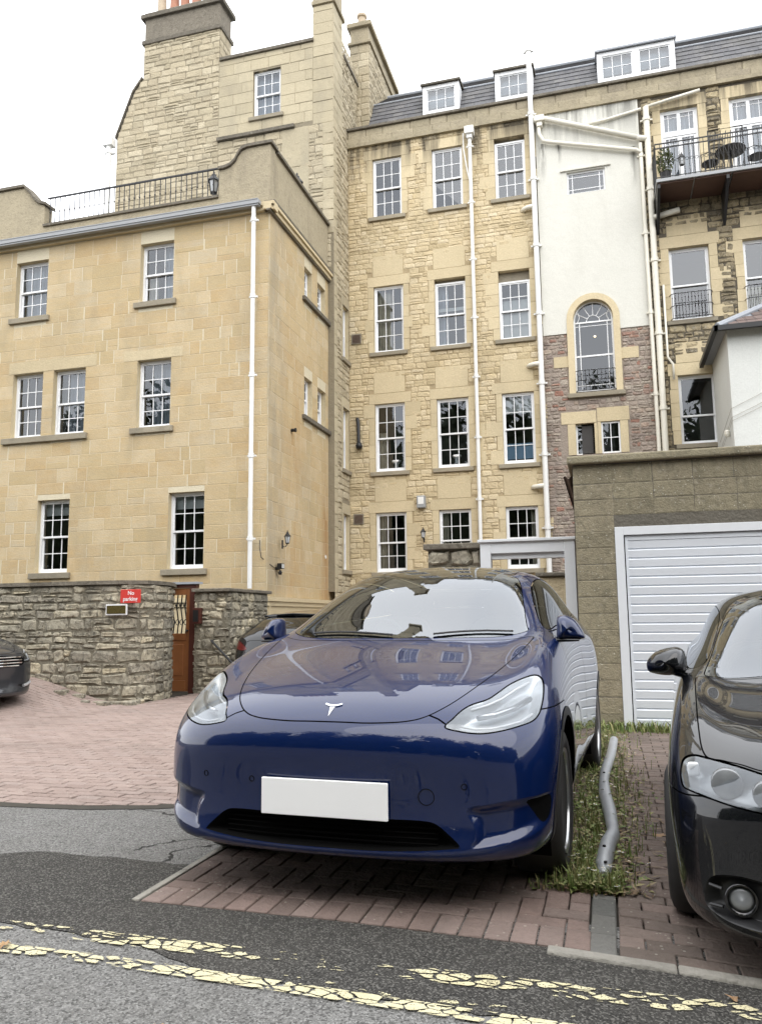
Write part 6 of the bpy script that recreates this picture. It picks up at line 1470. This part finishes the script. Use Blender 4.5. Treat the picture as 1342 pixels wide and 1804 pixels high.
# dark printed border inside the glass edge
dB = -K.field(ws, P_wind, 'top'); _b, _ = ws.split(dB-.030); _b.build('glass_border', M['gloss_black'], wso, off=-.004)
P_side = smoothpoly([(1.56,1.205),(1.72,1.30),(1.98,1.425),(2.22,1.50),(2.5,1.535),(2.9,1.535),(3.3,1.50),(3.6,1.43),(3.82,1.34),(3.6,1.30),(3.0,1.265),(2.4,1.235),(1.9,1.21),(1.62,1.19)], 8)
sg = K.cut(P_side, 'side', guard=lambda V: .45-np.abs(V[:,0]), liner=True)
for q in K.sides(sg): q.build('side_window', M['tintglass'], K.root)
P_rear = smoothpoly([(-.3,3.98),(.0,3.98),(.35,3.95),(.44,3.9),(.52,4.1),(.50,4.2),(.0,4.28),(-.3,4.28)], 6)
rg = K.cut(P_rear, 'top', guard=lambda V: 1.2-V[:,2], liner=True); rg.build('rear_window', M['tintglass'], K.root)
P_bon = smoothpoly([(-.25,.086),(-.1,.073),(.1,.073),(.2,.077),(.30,.09),(.37,.107),(.43,.135),(.487,.188),(.548,.283),(.608,.435),(.672,.655),(.735,.95),(.772,1.20),(.775,1.30),(.70,1.255),(.58,1.195),(.40,1.14),(.2,1.11),(0,1.10),(-.2,1.11)], 8)
bon = K.cut(P_bon, 'top', guard=lambda V: .74-V[:,2]); bo = bon.build('bonnet', K.paint, K.root)
P_lamp = smoothpoly([(.534,.792),(.56,.822),(.585,.850),(.62,.872),(.68,.890),(.715,.913),(.755,.944),(.80,.966),(.85,.981),(.882,.974),(.903,.946),(.912,.895),(.911,.850),(.904,.822),(.885,.801),(.84,.787),(.78,.774),(.71,.765),(.655,.766),(.59,.776)], 6)
lp = K.cut(P_lamp, 'front', guard=lambda V: V[:,1]-.9, liner=True, g=.003)
for q, sx in zip(K.sides(lp), (1, -1)):
    h = K.bowl(q, P_lamp, 'front', .05, .035); ho = h.build('headlight', M['lamp_in'], K.root)
    q.build('lens', M['lens'], ho)
    bv = BVHTree.FromPolygons(q.V.tolist(), q.T.tolist())
    def on(x, z, k):
        h_ = bv.ray_cast(Vector((sx*x, -1, z)), Vector((0,1,0)))
        return None if h_[0] is None else h_[0]+Vector((-sx*.15,1,-.3)).normalized()*k
    for nm, pts, rr, mat in (('light_guide', [(.60,.795),(.66,.784),(.72,.784),(.78,.792),(.84,.806),(.88,.83)], .006, 'lamp_white'), ('light_guide', [(.625,.855),(.69,.872),(.74,.893),(.79,.928),(.84,.955)], .006, 'lamp_white'), ('inner_rib', [(.66,.825),(.73,.835),(.80,.855),(.86,.89)], .014, 'alloy')):
        pp = [p for p in (on(x, z, .02) for x, z in pts) if p is not None]
        if len(pp) > 2: mb = MB(); mb.tube(pp, rr, 6); K.local(mb, nm, M[mat], ho, smooth=True)
P_gr = smoothpoly([(-.2,.405),(0,.405),(.30,.408),(.44,.407),(.50,.395),(.56,.35),(.60,.312),(.585,.302),(.40,.288),(.2,.282),(0,.282),(-.2,.282)], 6)
gr = K.cut(P_gr, 'front', guard=lambda V: V[:,1]-.4, liner=True, g=0)
go = K.bowl(gr, P_gr, 'front', .07, .03).build('lower_grille', M['liner'], K.root)
mb = MB()
for k in range(4): mb.tube([(-.5+.1*i, .075+.0*i+.25*(abs(-.5+.1*i))**2.2*.4, .305+.022*k) for i in range(11)], .004, 5)
K.local(mb, 'grille_bar', M['liner'], go)
P_rec = smoothpoly([(.625,.458),(.72,.478),(.80,.490),(.88,.497),(.945,.497),(.957,.470),(.950,.40),(.938,.365),(.90,.342),(.83,.322),(.74,.306),(.66,.298),(.645,.315),(.66,.34),(.655,.39)], 6)
P_vent = smoothpoly([(.86,.478),(.90,.485),(.94,.486),(.949,.465),(.943,.405),(.925,.375),(.905,.385),(.885,.42)], 6)
rc = K.cut(P_rec, 'front', guard=lambda V: V[:,1]-.6, liner=True, g=0)
for q in K.sides(K.bowl(rc, P_rec, 'front', .026, .045)):
    ins, out = q.split(sdf(np.abs(q.V[:,0]), q.V[:,2], P_vent)); o = out.build('bumper_recess', K.paint, K.root); ins.build('air_vent', M['liner'], o, off=.001)
P_bump = np.array([(-.3,.05),(1.2,.05),(1.2,.842),(.90,.842),(.54,.80),(.50,.822),(.45,.838),(.3,.86),(-.3,.86)])
bp = K.cut(P_bump, 'front', guard=lambda V: V[:,1]-.9); bpo = bp.build('bumper', K.paint, K.root)
P_door = smoothpoly([(1.50,.40),(1.45,.60),(1.44,.85),(1.46,1.05),(1.53,1.17),(1.62,1.18),(2.0,1.195),(2.42,1.21),(2.5,1.20),(2.52,.9),(2.5,.5),(2.45,.40),(2.2,.375),(1.7,.375)], 5)
dr_ = K.cut(P_door, 'side', guard=lambda V: .6-np.abs(V[:,0]))
for q in K.sides(dr_): q.build('door', K.paint, K.root)
P_door2 = smoothpoly([(2.53,.42),(2.545,.9),(2.53,1.205),(2.9,1.235),(3.3,1.262),(3.45,1.2),(3.42,1.0),(3.3,.8),(3.22,.6),(3.15,.42),(2.9,.385),(2.6,.385)], 5)
dr_ = K.cut(P_door2, 'side', guard=lambda V: .6-np.abs(V[:,0]))
for q in K.sides(dr_): q.build('door', K.paint, K.root)
bvB = BVHTree.FromPolygons(bp.V.tolist(), bp.T.tolist())
for (x, z, r_) in ((.46,.505,.034),(.62,.55,.012),(-.62,.55,.012),(.26,.545,.012),(-.36,.545,.012)):
    h_ = bvB.ray_cast(Vector((x,-1,z)), Vector((0,1,0)))
    if h_[0] is None: continue
    n_ = h_[1] if h_[1].y < 0 else -h_[1]; a_ = n_.orthogonal().normalized(); b_ = n_.cross(a_)
    ring = [h_[0]+n_*.0012+(a_*math.cos(t*.2618)+b_*math.sin(t*.2618))*r_ for t in range(25)]
    mb = MB(); mb.tube(ring, .0016, 5, False); K.local(mb, 'tow_cover' if r_ > .02 else 'parking_sensor', M['liner'], bpo)
K.finish()
tube3 = BVHTree.FromPolygons(rowsY.reshape(-1,3).tolist(), [(0,1,2)])
def onfront(Cr, srf, x, z, k=0.0):
    b = BVHTree.FromPolygons(srf.V.tolist(), srf.T.tolist()); h_ = b.ray_cast(Vector((x,-2,z)), Vector((0,1,0))); return h_[0]
mb = MB(); mb.box(-.292, .302, .012, .028, .405, .562); K.local(mb, 'number_plate', M['plate_white'], bevel=.003)
mb = MB(); mb.box(-.24, .25, .028, .06, .42, .55); K.local(mb, 'plate_holder', M['blackplastic'])
# emblem on the bonnet: a T-shaped mark, laid on the surface
bb = BVHTree.FromPolygons(bon.V.tolist(), bon.T.tolist())
def onb(x, y, k):
    h_ = bb.ray_cast(Vector((x,y,2)), Vector((0,0,-1))); return h_[0]+h_[1]*(k if h_[1].z > 0 else -k)
mb = MB()
def flat(pts):
    top = [onb(x, y, .005) for x, y in pts]; bot = [onb(x, y, .0) for x, y in pts]; n = len(pts)
    mb.faces(top+bot, [tuple(range(n))]+[(i,(i+1)%n,n+(i+1)%n,n+i) for i in range(n)])
e0 = .160
flat([(-.042,e0+.004),(-.02,e0-.006),(0,e0-.009),(.02,e0-.006),(.042,e0+.004),(.040,e0+.014),(.02,e0+.005),(0,e0+.003),(-.02,e0+.005),(-.040,e0+.014)][::-1])
mb_c = None
flat([(-.0135,e0-.0135),(-.0095,e0-.020),(0,e0-.066),(.0095,e0-.020),(.0135,e0-.0135),(.007,e0-.0125),(0,e0-.0145),(-.007,e0-.0125)][::-1])
K.local(mb, 'emblem', M['chrome'], bo)
for sx in (1, -1):
    ol = smoothpoly([(.0,.0),(-.004,.07),(.0,.125),(.02,.142),(.055,.142),(.095,.118),(.128,.075),(.150,.03),(.150,.004),(.08,-.002)], 4)
    mb = MB(); cx, cz = .065, .06; rings = [(1.405,.05),(1.412,.45),(1.432,.75),(1.465,.93),(1.51,1.0),(1.56,.98),(1.575,.9),(1.575,.05)]; n = len(ol); vs = []; fs = []
    for (yy, k) in rings: vs += [(sx*(.892+cx+(p[0]-cx)*k), yy+.25*p[0], 1.132+cz+(p[1]-cz)*k) for p in ol]
    for i in range(len(rings)-1): fs += [(i*n+j, i*n+(j+1)%n, (i+1)*n+(j+1)%n, (i+1)*n+j) for j in range(n)]
    mb.faces(vs, fs); mo = K.local(mb, 'door_mirror', K.paint); auto_smooth(mo, 60)
    mb = MB(); mb.faces([(sx*.80,1.44,1.115),(sx*1.02,1.45,1.122),(sx*1.03,1.58,1.125),(sx*.80,1.56,1.118),(sx*.80,1.44,1.140),(sx*1.02,1.45,1.136),(sx*1.03,1.58,1.136),(sx*.80,1.56,1.14)], [(0,3,2,1),(4,5,6,7),(0,1,5,4),(1,2,6,5),(2,3,7,6),(3,0,4,7)]); K.local(mb, 'mirror_base', M['gloss_black'], mo, bevel=.008)
for y in WY:
    for sx in (1, -1): wheel(K.root, -1.245, 3.42, 0, .1, .1, 1, .05) if False else None
def carwheels(Cr, ys, xt, r, w, rim_r, spokes, mat='alloy'):
    off = parent_loc(Cr.root)
    for y in ys:
        for sx in (1, -1): wheel(Cr.root, off.x+sx*xt, off.y+y, off.z+r, r, w, sx, rim_r, spokes, mat)
carwheels(K, WY, .842, .352, .25, .245, 5)
K.cabin(1.45, 1.10, .66, [(-.38,2.5),(.38,2.5)], 1.6)
wb = BVHTree.FromPolygons(ws.V.tolist(), ws.T.tolist())
def onw(x, y, k=.012):
    h_ = wb.ray_cast(Vector((x,y,2.5)), Vector((0,0,-1))); return (h_[0]+Vector((0,-.4,.9))*k) if h_[0] else Vector((x,y,1.17))
for (a, b) in (((-.56,1.265),(-.02,1.158)), ((.22,1.175),(.66,1.315))):
    mb = MB(); mb.tube([onw(a[0]+(b[0]-a[0])*t/6, a[1]+(b[1]-a[1])*t/6+.0) for t in range(7)], .0065, 6); K.local(mb, 'wiper', M['blackplastic'])
# ------------------------------------------------------------------ the black hatchback on the right
def split_sides(Cr, poly, mode, name, mat, guard, g=.002, liner=False, bowl=None, parent=None):
    out = []
    for q in Cr.sides(Cr.cut(poly, mode, g=g, guard=guard, liner=liner)):
        if len(q.T) == 0: continue
        o = (Cr.bowl(q, poly, mode, *bowl) if bowl else q).build(name, mat, parent or Cr.root); out.append((q, o))
    return out
def pod(Cr, x0, y0, z0, outline, depth, sx):
    ol = smoothpoly(outline, 4); c = ol.mean(0); rings = [(0,.05),(.05,.5),(.2,.78),(.45,.95),(.75,1.),(.97,.97),(1.,.88),(1.,.05)]; n = len(ol); vs = []; fs = []
    for (t, k) in rings: vs += [(sx*(x0+c[0]+(p[0]-c[0])*k), y0+depth*t+.2*p[0], z0+c[1]+(p[1]-c[1])*k) for p in ol]
    for i in range(len(rings)-1): fs += [(i*n+j, i*n+(j+1)%n, (i+1)*n+(j+1)%n, (i+1)*n+j) for j in range(n)]
    mb = MB(); mb.faces(vs, fs); o = Cr.local(mb, 'door_mirror', Cr.paint); auto_smooth(o, 60); return o
def underbody(Cr, y0, y1, w, z):
    mb = MB(); mb.box(-w, w, y0, y1, z, z+.12); Cr.local(mb, 'underbody', M['liner'])
underbody(K, .25, 4.5, .62, .19)
rowsA = corners(zmap(YB_ROWS, [0,.165,.3,.8,1.012,1.28,1.6,1.7], [0,.145,.27,.70,.93,1.15,1.43,1.5], .915, ([0,.9,1.17,3.79,4.77], [0,.86,1.12,3.43,4.25])), 1.0); rowsA[14:,:,0] *= .955
Q = Car(rowsA, 'parked_car', (1.02, 2.95, 0), rad(-5), 'black hatchback car parked at the right beside the weedy strip and bent post', res=(120,200), paintm='blackpaint')
WA = (.86, 3.43); Q.arches(WA, .315, .352, trim=0)
PA_w = smoothpoly([(0,1.13),(.3,1.145),(.52,1.17),(.65,1.205),(.69,1.25),(.655,1.45),(.605,1.68),(.555,1.86),(.51,1.92),(.3,1.95),(0,1.96),(-.3,1.95),(-.3,1.145)], 8)
wA = Q.cut(PA_w, 'top', guard=lambda V: .915-V[:,2], liner=True); oA = wA.build('windscreen', M['carglass'], Q.root)
dB = -Q.field(wA, PA_w, 'top'); _b, _ = wA.split(dB-.028); _b.build('glass_border', M['gloss_black'], oA, off=-.004)
split_sides(Q, smoothpoly([(1.42,1.00),(1.6,1.10),(1.85,1.22),(2.1,1.29),(2.5,1.32),(3.0,1.29),(3.3,1.2),(3.4,1.08),(2.6,1.04),(1.8,1.0)], 8), 'side', 'side_window', M['tintglass'], lambda V: .4-np.abs(V[:,0]), liner=True)
PA_l = smoothpoly([(.375,.655),(.40,.672),(.45,.685),(.537,.700),(.60,.711),(.658,.718),(.726,.724),(.756,.725),(.782,.718),(.803,.700),(.812,.66),(.806,.624),(.778,.617),(.736,.612),(.671,.601),(.60,.592),(.50,.584),(.43,.590),(.39,.615)], 6)
for q, o in split_sides(Q, PA_l, 'front', 'headlight', M['lamp_grey'], lambda V: V[:,1]-.8, g=.003, liner=True, bowl=(.055,.03)):
    q.build('lens', M['lens'], o); sx = 1 if q.V[:,0].mean() > 0 else -1
    bv = BVHTree.FromPolygons(q.V.tolist(), q.T.tolist())
    for (x, z, r_) in ((.655,.657,.050), (.53,.640,.044)):
        h_ = bv.ray_cast(Vector((sx*x,-1,z)), Vector((0,1,0)))[0]
        if h_ is None: continue
        mb = MB(); mb.lathe([(r_,-.0),(r_*1.08,.004),(r_*1.08,.03),(r_*.98,.02),(r_*.75,.045),(r_*.3,.055),(r_*.25,.03),(0,.028)], (h_.x, h_.y+.016, h_.z), 28, 'y'); lo = Q.local(mb, 'lamp_reflector', M['lamp_grey'], o, smooth=True)
    h_ = bv.ray_cast(Vector((sx*.765,-1,.68)), Vector((0,1,0)))[0]
    if h_: mb = MB(); superell(mb, (h_.x, h_.y+.03, h_.z), (.022,.012,.026), 4); Q.local(mb, 'indicator', M['lamp_white'], o, smooth=True)
PA_b = smoothpoly([(-.3,.098),(-.1,.088),(.1,.088),(.2,.098),(.35,.128),(.45,.168),(.54,.214),(.60,.266),(.66,.314),(.722,.378),(.737,.58),(.737,.97),(.735,1.15),(.72,1.215),(.66,1.19),(.52,1.155),(.3,1.13),(0,1.115),(-.3,1.13)], 8)
Q.cut(PA_b, 'top', guard=lambda V: .66-V[:,2]).build('bonnet', Q.paint, Q.root)
PA_g = smoothpoly([(-.2,.685),(0,.685),(.22,.680),(.27,.66),(.285,.60),(.265,.40),(.235,.30),(.2,.275),(0,.27),(-.2,.275)], 6)
gA = Q.cut(PA_g, 'front', guard=lambda V: V[:,1]-.4, g=0, liner=True); goA = Q.bowl(gA, PA_g, 'front', .05, .03).build('radiator_grille', M['liner'], Q.root)
for k in range(6):
    mb = MB(); z = .33+.055*k; mb.tube([(-.24+.048*i, .05+.02*abs(-.24+.048*i), z) for i in range(11)], .007, 6); Q.local(mb, 'grille_bar', M['gloss_black'], goA)
PA_f = smoothpoly([(.752,.25),(.748,.31),(.72,.350),(.66,.366),(.60,.366),(.52,.350),(.47,.31),(.455,.26),(.48,.22),(.56,.205),(.66,.208),(.72,.224)], 6)
for q, o in split_sides(Q, PA_f, 'front', 'air_intake', M['blackplastic'], lambda V: V[:,1]-.6, g=0, liner=True, bowl=(.05,.022)):
    sx = 1 if q.V[:,0].mean() > 0 else -1; bv = BVHTree.FromPolygons(q.V.tolist(), q.T.tolist()); h_ = bv.ray_cast(Vector((sx*.635,-1,.285)), Vector((0,1,0)))[0]
    if h_:
        mb = MB(); mb.lathe([(.052,.02),(.055,.0),(.047,-.002),(.044,.012)], (h_.x, h_.y+.018, h_.z), 28, 'y'); fo = Q.local(mb, 'fog_lamp', M['gloss_black'], o, smooth=True)
        mb = MB(); mb.lathe([(.044,.006),(.03,.0),(.0,-.004)], (h_.x, h_.y+.022, h_.z), 24, 'y'); Q.local(mb, 'lens', M['lamp_grey'], o, smooth=True)
        for dz in (-.03, .03): mb = MB(); mb.tube([(h_.x+sx*.06, h_.y+.03, h_.z+dz), (h_.x+sx*.10, h_.y+.06, h_.z+dz*1.1)], .006, 6); Q.local(mb, 'intake_fin', M['blackplastic'], o)
Q.cut(np.array([(-.3,.02),(1.2,.02),(1.2,.60),(.80,.60),(.74,.61),(.38,.575),(.33,.70),(-.3,.70)]), 'front', guard=lambda V: V[:,1]-.86).build('bumper', Q.paint, Q.root)
for q, o in split_sides(Q, smoothpoly([(1.33,.34),(1.27,.6),(1.27,.85),(1.30,.96),(1.5,.985),(2.3,1.01),(2.36,.9),(2.34,.5),(2.28,.34),(1.8,.31)], 5), 'side', 'door', Q.paint, lambda V: .6-np.abs(V[:,0])): pass
Q.finish(); underbody(Q, .25, 4.0, .56, .16)
carwheels(Q, WA, .772, .312, .225, .215, 7)
for sx in (1, -1):
    mo = pod(Q, .775, 1.30, .965, [(0,.02),(-.002,.10),(.03,.138),(.10,.130),(.155,.104),(.188,.062),(.19,.022),(.165,.002),(.08,-.008)], .17, sx)
    mb = MB(); mb.tube([(sx*.70,1.40,.955),(sx*.76,1.39,.965),(sx*.84,1.40,.985)], [.03,.026,.022], 8); Q.local(mb, 'mirror_arm', Q.paint, mo, smooth=True)
Q.cabin(1.42, .93, .58, [(-.34,2.3),(.34,2.3)], 1.4)
mb = MB(); mb.faces([(-.25,1.74,1.22),(-.02,1.72,1.225),(-.02,1.73,1.275),(-.25,1.75,1.27),(-.25,1.77,1.22),(-.02,1.76,1.225),(-.02,1.77,1.275),(-.25,1.78,1.27)], [(0,1,2,3),(4,5,6,7),(0,1,5,4),(1,2,6,5),(2,3,7,6),(3,0,4,7)]) if False else mb.box(-.12,.12,1.76,1.79,1.20,1.26); Q.local(mb, 'rear_view_mirror', M['gloss_black'], bevel=.01)

# ------------------------------------------------------------------ grey car at the left edge, dark hatchback behind the blue car
rowsV = corners(zmap(YB_ROWS, [0,.165,.3,.8,1.012,1.28,1.6,1.7], [0,.17,.30,.80,1.0,1.2,1.47,1.55], .94), 1.0)
V_ = Car(rowsV, 'parked_car', (-8.12, 9.2, .07), rad(75), 'dark grey car nose with chrome grille bars at far left by the stone wall', res=(90,150), paintm='greypaint')
V_.arches(WY, .33, .37, trim=0)
PV_w = smoothpoly([(0,1.15),(.52,1.22),(.66,1.30),(.6,1.72),(.52,2.06),(0,2.12),(-.3,2.12),(-.3,1.18)], 8); V_.cut(PV_w, 'top', guard=lambda V: .98-V[:,2], liner=True).build('windscreen', M['carglass'], V_.root)
PV_l = smoothpoly([(.60,.655),(.615,.74),(.68,.77),(.78,.80),(.86,.815),(.89,.79),(.885,.73),(.84,.69),(.74,.665),(.66,.65)], 6)
for q, o in split_sides(V_, PV_l, 'front', 'headlight', M['gloss_black'], lambda V: V[:,1]-.9, g=.003, liner=True, bowl=(.05,.03)):
    q.build('lens', M['lens'], o); sx = 1 if q.V[:,0].mean() > 0 else -1; bv = BVHTree.FromPolygons(q.V.tolist(), q.T.tolist())
    for pts in ([(.62,.665),(.70,.672),(.78,.69),(.85,.72),(.875,.76),(.87,.79)], [(.72,.69),(.725,.72),(.73,.75)], [(.62,.745),(.70,.772),(.80,.80),(.86,.81)]):
        pp = [h for h in (bv.ray_cast(Vector((sx*x,-1,z)), Vector((0,1,0)))[0] for x, z in pts) if h]
        if len(pp) > 1: mb = MB(); mb.tube([p+Vector((0,.012,0)) for p in pp], .009, 6); V_.local(mb, 'light_guide', M['lamp_white'], o)
PV_g = smoothpoly([(-.3,.745),(0,.748),(.3,.745),(.55,.725),(.585,.70),(.60,.655),(.56,.61),(.4,.585),(0,.575),(-.3,.58)], 6)
gV = V_.cut(PV_g, 'front', guard=lambda V: V[:,1]-.4, g=0, liner=True); goV = V_.bowl(gV, PV_g, 'front', .03, .03).build('radiator_grille', M['liner'], V_.root)
bvV = BVHTree.FromPolygons(gV.V.tolist(), gV.T.tolist())
for z in (.60,.64,.68,.72):
    pp = [h for h in (bvV.ray_cast(Vector((-.55+.055*i,-1,z)), Vector((0,1,0)))[0] for i in range(21)) if h]
    mb = MB(); mb.tube([p+Vector((0,.004,0)) for p in pp], .009, 6); V_.local(mb, 'grille_bar', M['chrome'], goV)
PV_f = smoothpoly([(.50,.335),(.66,.345),(.80,.40),(.85,.44),(.83,.36),(.72,.30),(.55,.29)], 6)
for q, o in split_sides(V_, PV_f, 'front', 'air_intake', M['blackplastic'], lambda V: V[:,1]-.5, g=0, liner=True, bowl=(.03,.02)):
    sx = 1 if q.V[:,0].mean() > 0 else -1; mb = MB(); bv = BVHTree.FromPolygons(q.V.tolist(), q.T.tolist()); pp = [h for h in (bv.ray_cast(Vector((sx*x,-1,z)), Vector((0,1,0)))[0] for x, z in ((.60,.315),(.68,.325),(.76,.355))) if h]
    if len(pp) > 1: mb.tube(pp, .022, 6); V_.local(mb, 'fog_lamp', M['lamp_in'], o)
V_.cut(smoothpoly([(-.25,.09),(.1,.08),(.3,.095),(.43,.14),(.50,.20),(.60,.34),(.70,.60),(.75,.95),(.765,1.24),(.5,1.17),(0,1.12),(-.25,1.13)], 8), 'top', guard=lambda V: .72-V[:,2]).build('bonnet', V_.paint, V_.root)
V_.cut(np.array([(-.3,.05),(1.2,.05),(1.2,.66),(.9,.66),(.6,.64),(.6,.76),(-.3,.76)]), 'front', guard=lambda V: V[:,1]-.9).build('bumper', V_.paint, V_.root)
V_.finish(); underbody(V_, .25, 4.5, .58, .17); carwheels(V_, WY, .80, .33, .225, .225, 5)
mb = MB()
rowsH = corners(zmap(YB_ROWS, [0,.165,.3,.8,1.012,1.28,1.6,1.7], [0,.19,.30,.76,.98,1.20,1.44,1.5], .93), 1.0)
H_ = Car(rowsH, 'parked_car', (-4.98, 16.3, 0), math.pi, 'black hatchback seen from behind with a red tail lamp beyond the blue car', res=(90,150), paintm='blackpaint')
H_.arches(WY, .33, .37, trim=0)
rgw = H_.cut(smoothpoly([(-.3,3.93),(.3,3.92),(.46,3.86),(.57,4.10),(.60,4.22),(.56,4.30),(.3,4.37),(-.3,4.37)], 6), 'top', guard=lambda V: .95-V[:,2], liner=True); rgw.build('rear_window', M['tintglass'], H_.root)
split_sides(H_, smoothpoly([(1.6,1.05),(1.9,1.22),(2.3,1.33),(2.9,1.36),(3.5,1.3),(3.8,1.17),(3.5,1.12),(2.4,1.07)], 8), 'side', 'side_window', M['tintglass'], lambda V: .4-np.abs(V[:,0]), liner=True)
split_sides(H_, smoothpoly([(.50,.83),(.60,.90),(.72,.955),(.82,.985),(.88,.97),(.90,.90),(.84,.85),(.7,.81),(.56,.80)], 6), 'front', 'tail_lamp', M['tail'], lambda V: 4.05-V[:,1])
H_.cut(np.array([(-.3,.35),(.62,.36),(.66,.6),(.58,.80),(.5,.95),(-.3,.97)]), 'front', guard=lambda V: 4.1-V[:,1]).build('tailgate', H_.paint, H_.root)
H_.finish(); underbody(H_, .25, 4.4, .58, .19); carwheels(H_, WY, .79, .33, .225, .225, 5)
bvH = BVHTree.FromPolygons(rowsH.reshape(-1,3).tolist(), [(0,1,2)]); sfH = car_surface(rowsH, 60, 90); bvH = BVHTree.FromPolygons(sfH.V.tolist(), sfH.T.tolist())
zr = lambda x, y: bvH.ray_cast(Vector((x,y,3)), Vector((0,0,-1)))[0].z
pts_ = [(-.56,3.55),(-.3,3.62),(0,3.64),(.3,3.62),(.56,3.55)]; mb = MB(); vs = []
for (x, y) in pts_: z = zr(x*.9, y); zz = zr(0, 3.6); vs += [(x,y-.12,zr(x*.92,y-.12)+.006),(x*.97,y+.30,zz-.005-.05*abs(x)),(x*.97,y+.30,zz-.045-.05*abs(x)),(x,y-.05,zr(x*.92,y)-.02)]
fs = []
for i in range(4):
    for k in range(4): fs.append((i*4+k, i*4+(k+1)%4, (i+1)*4+(k+1)%4, (i+1)*4+k))
mb.faces(vs, fs+[(0,1,2,3),(16,17,18,19)]); H_.local(mb, 'roof_spoiler', H_.paint, bevel=.008)
for sx in (1,-1): pod(H_, .84, 1.5, 1.0, [(0,.02),(-.002,.10),(.03,.138),(.10,.130),(.155,.104),(.188,.062),(.19,.022),(.165,.002),(.08,-.008)], .17, sx)
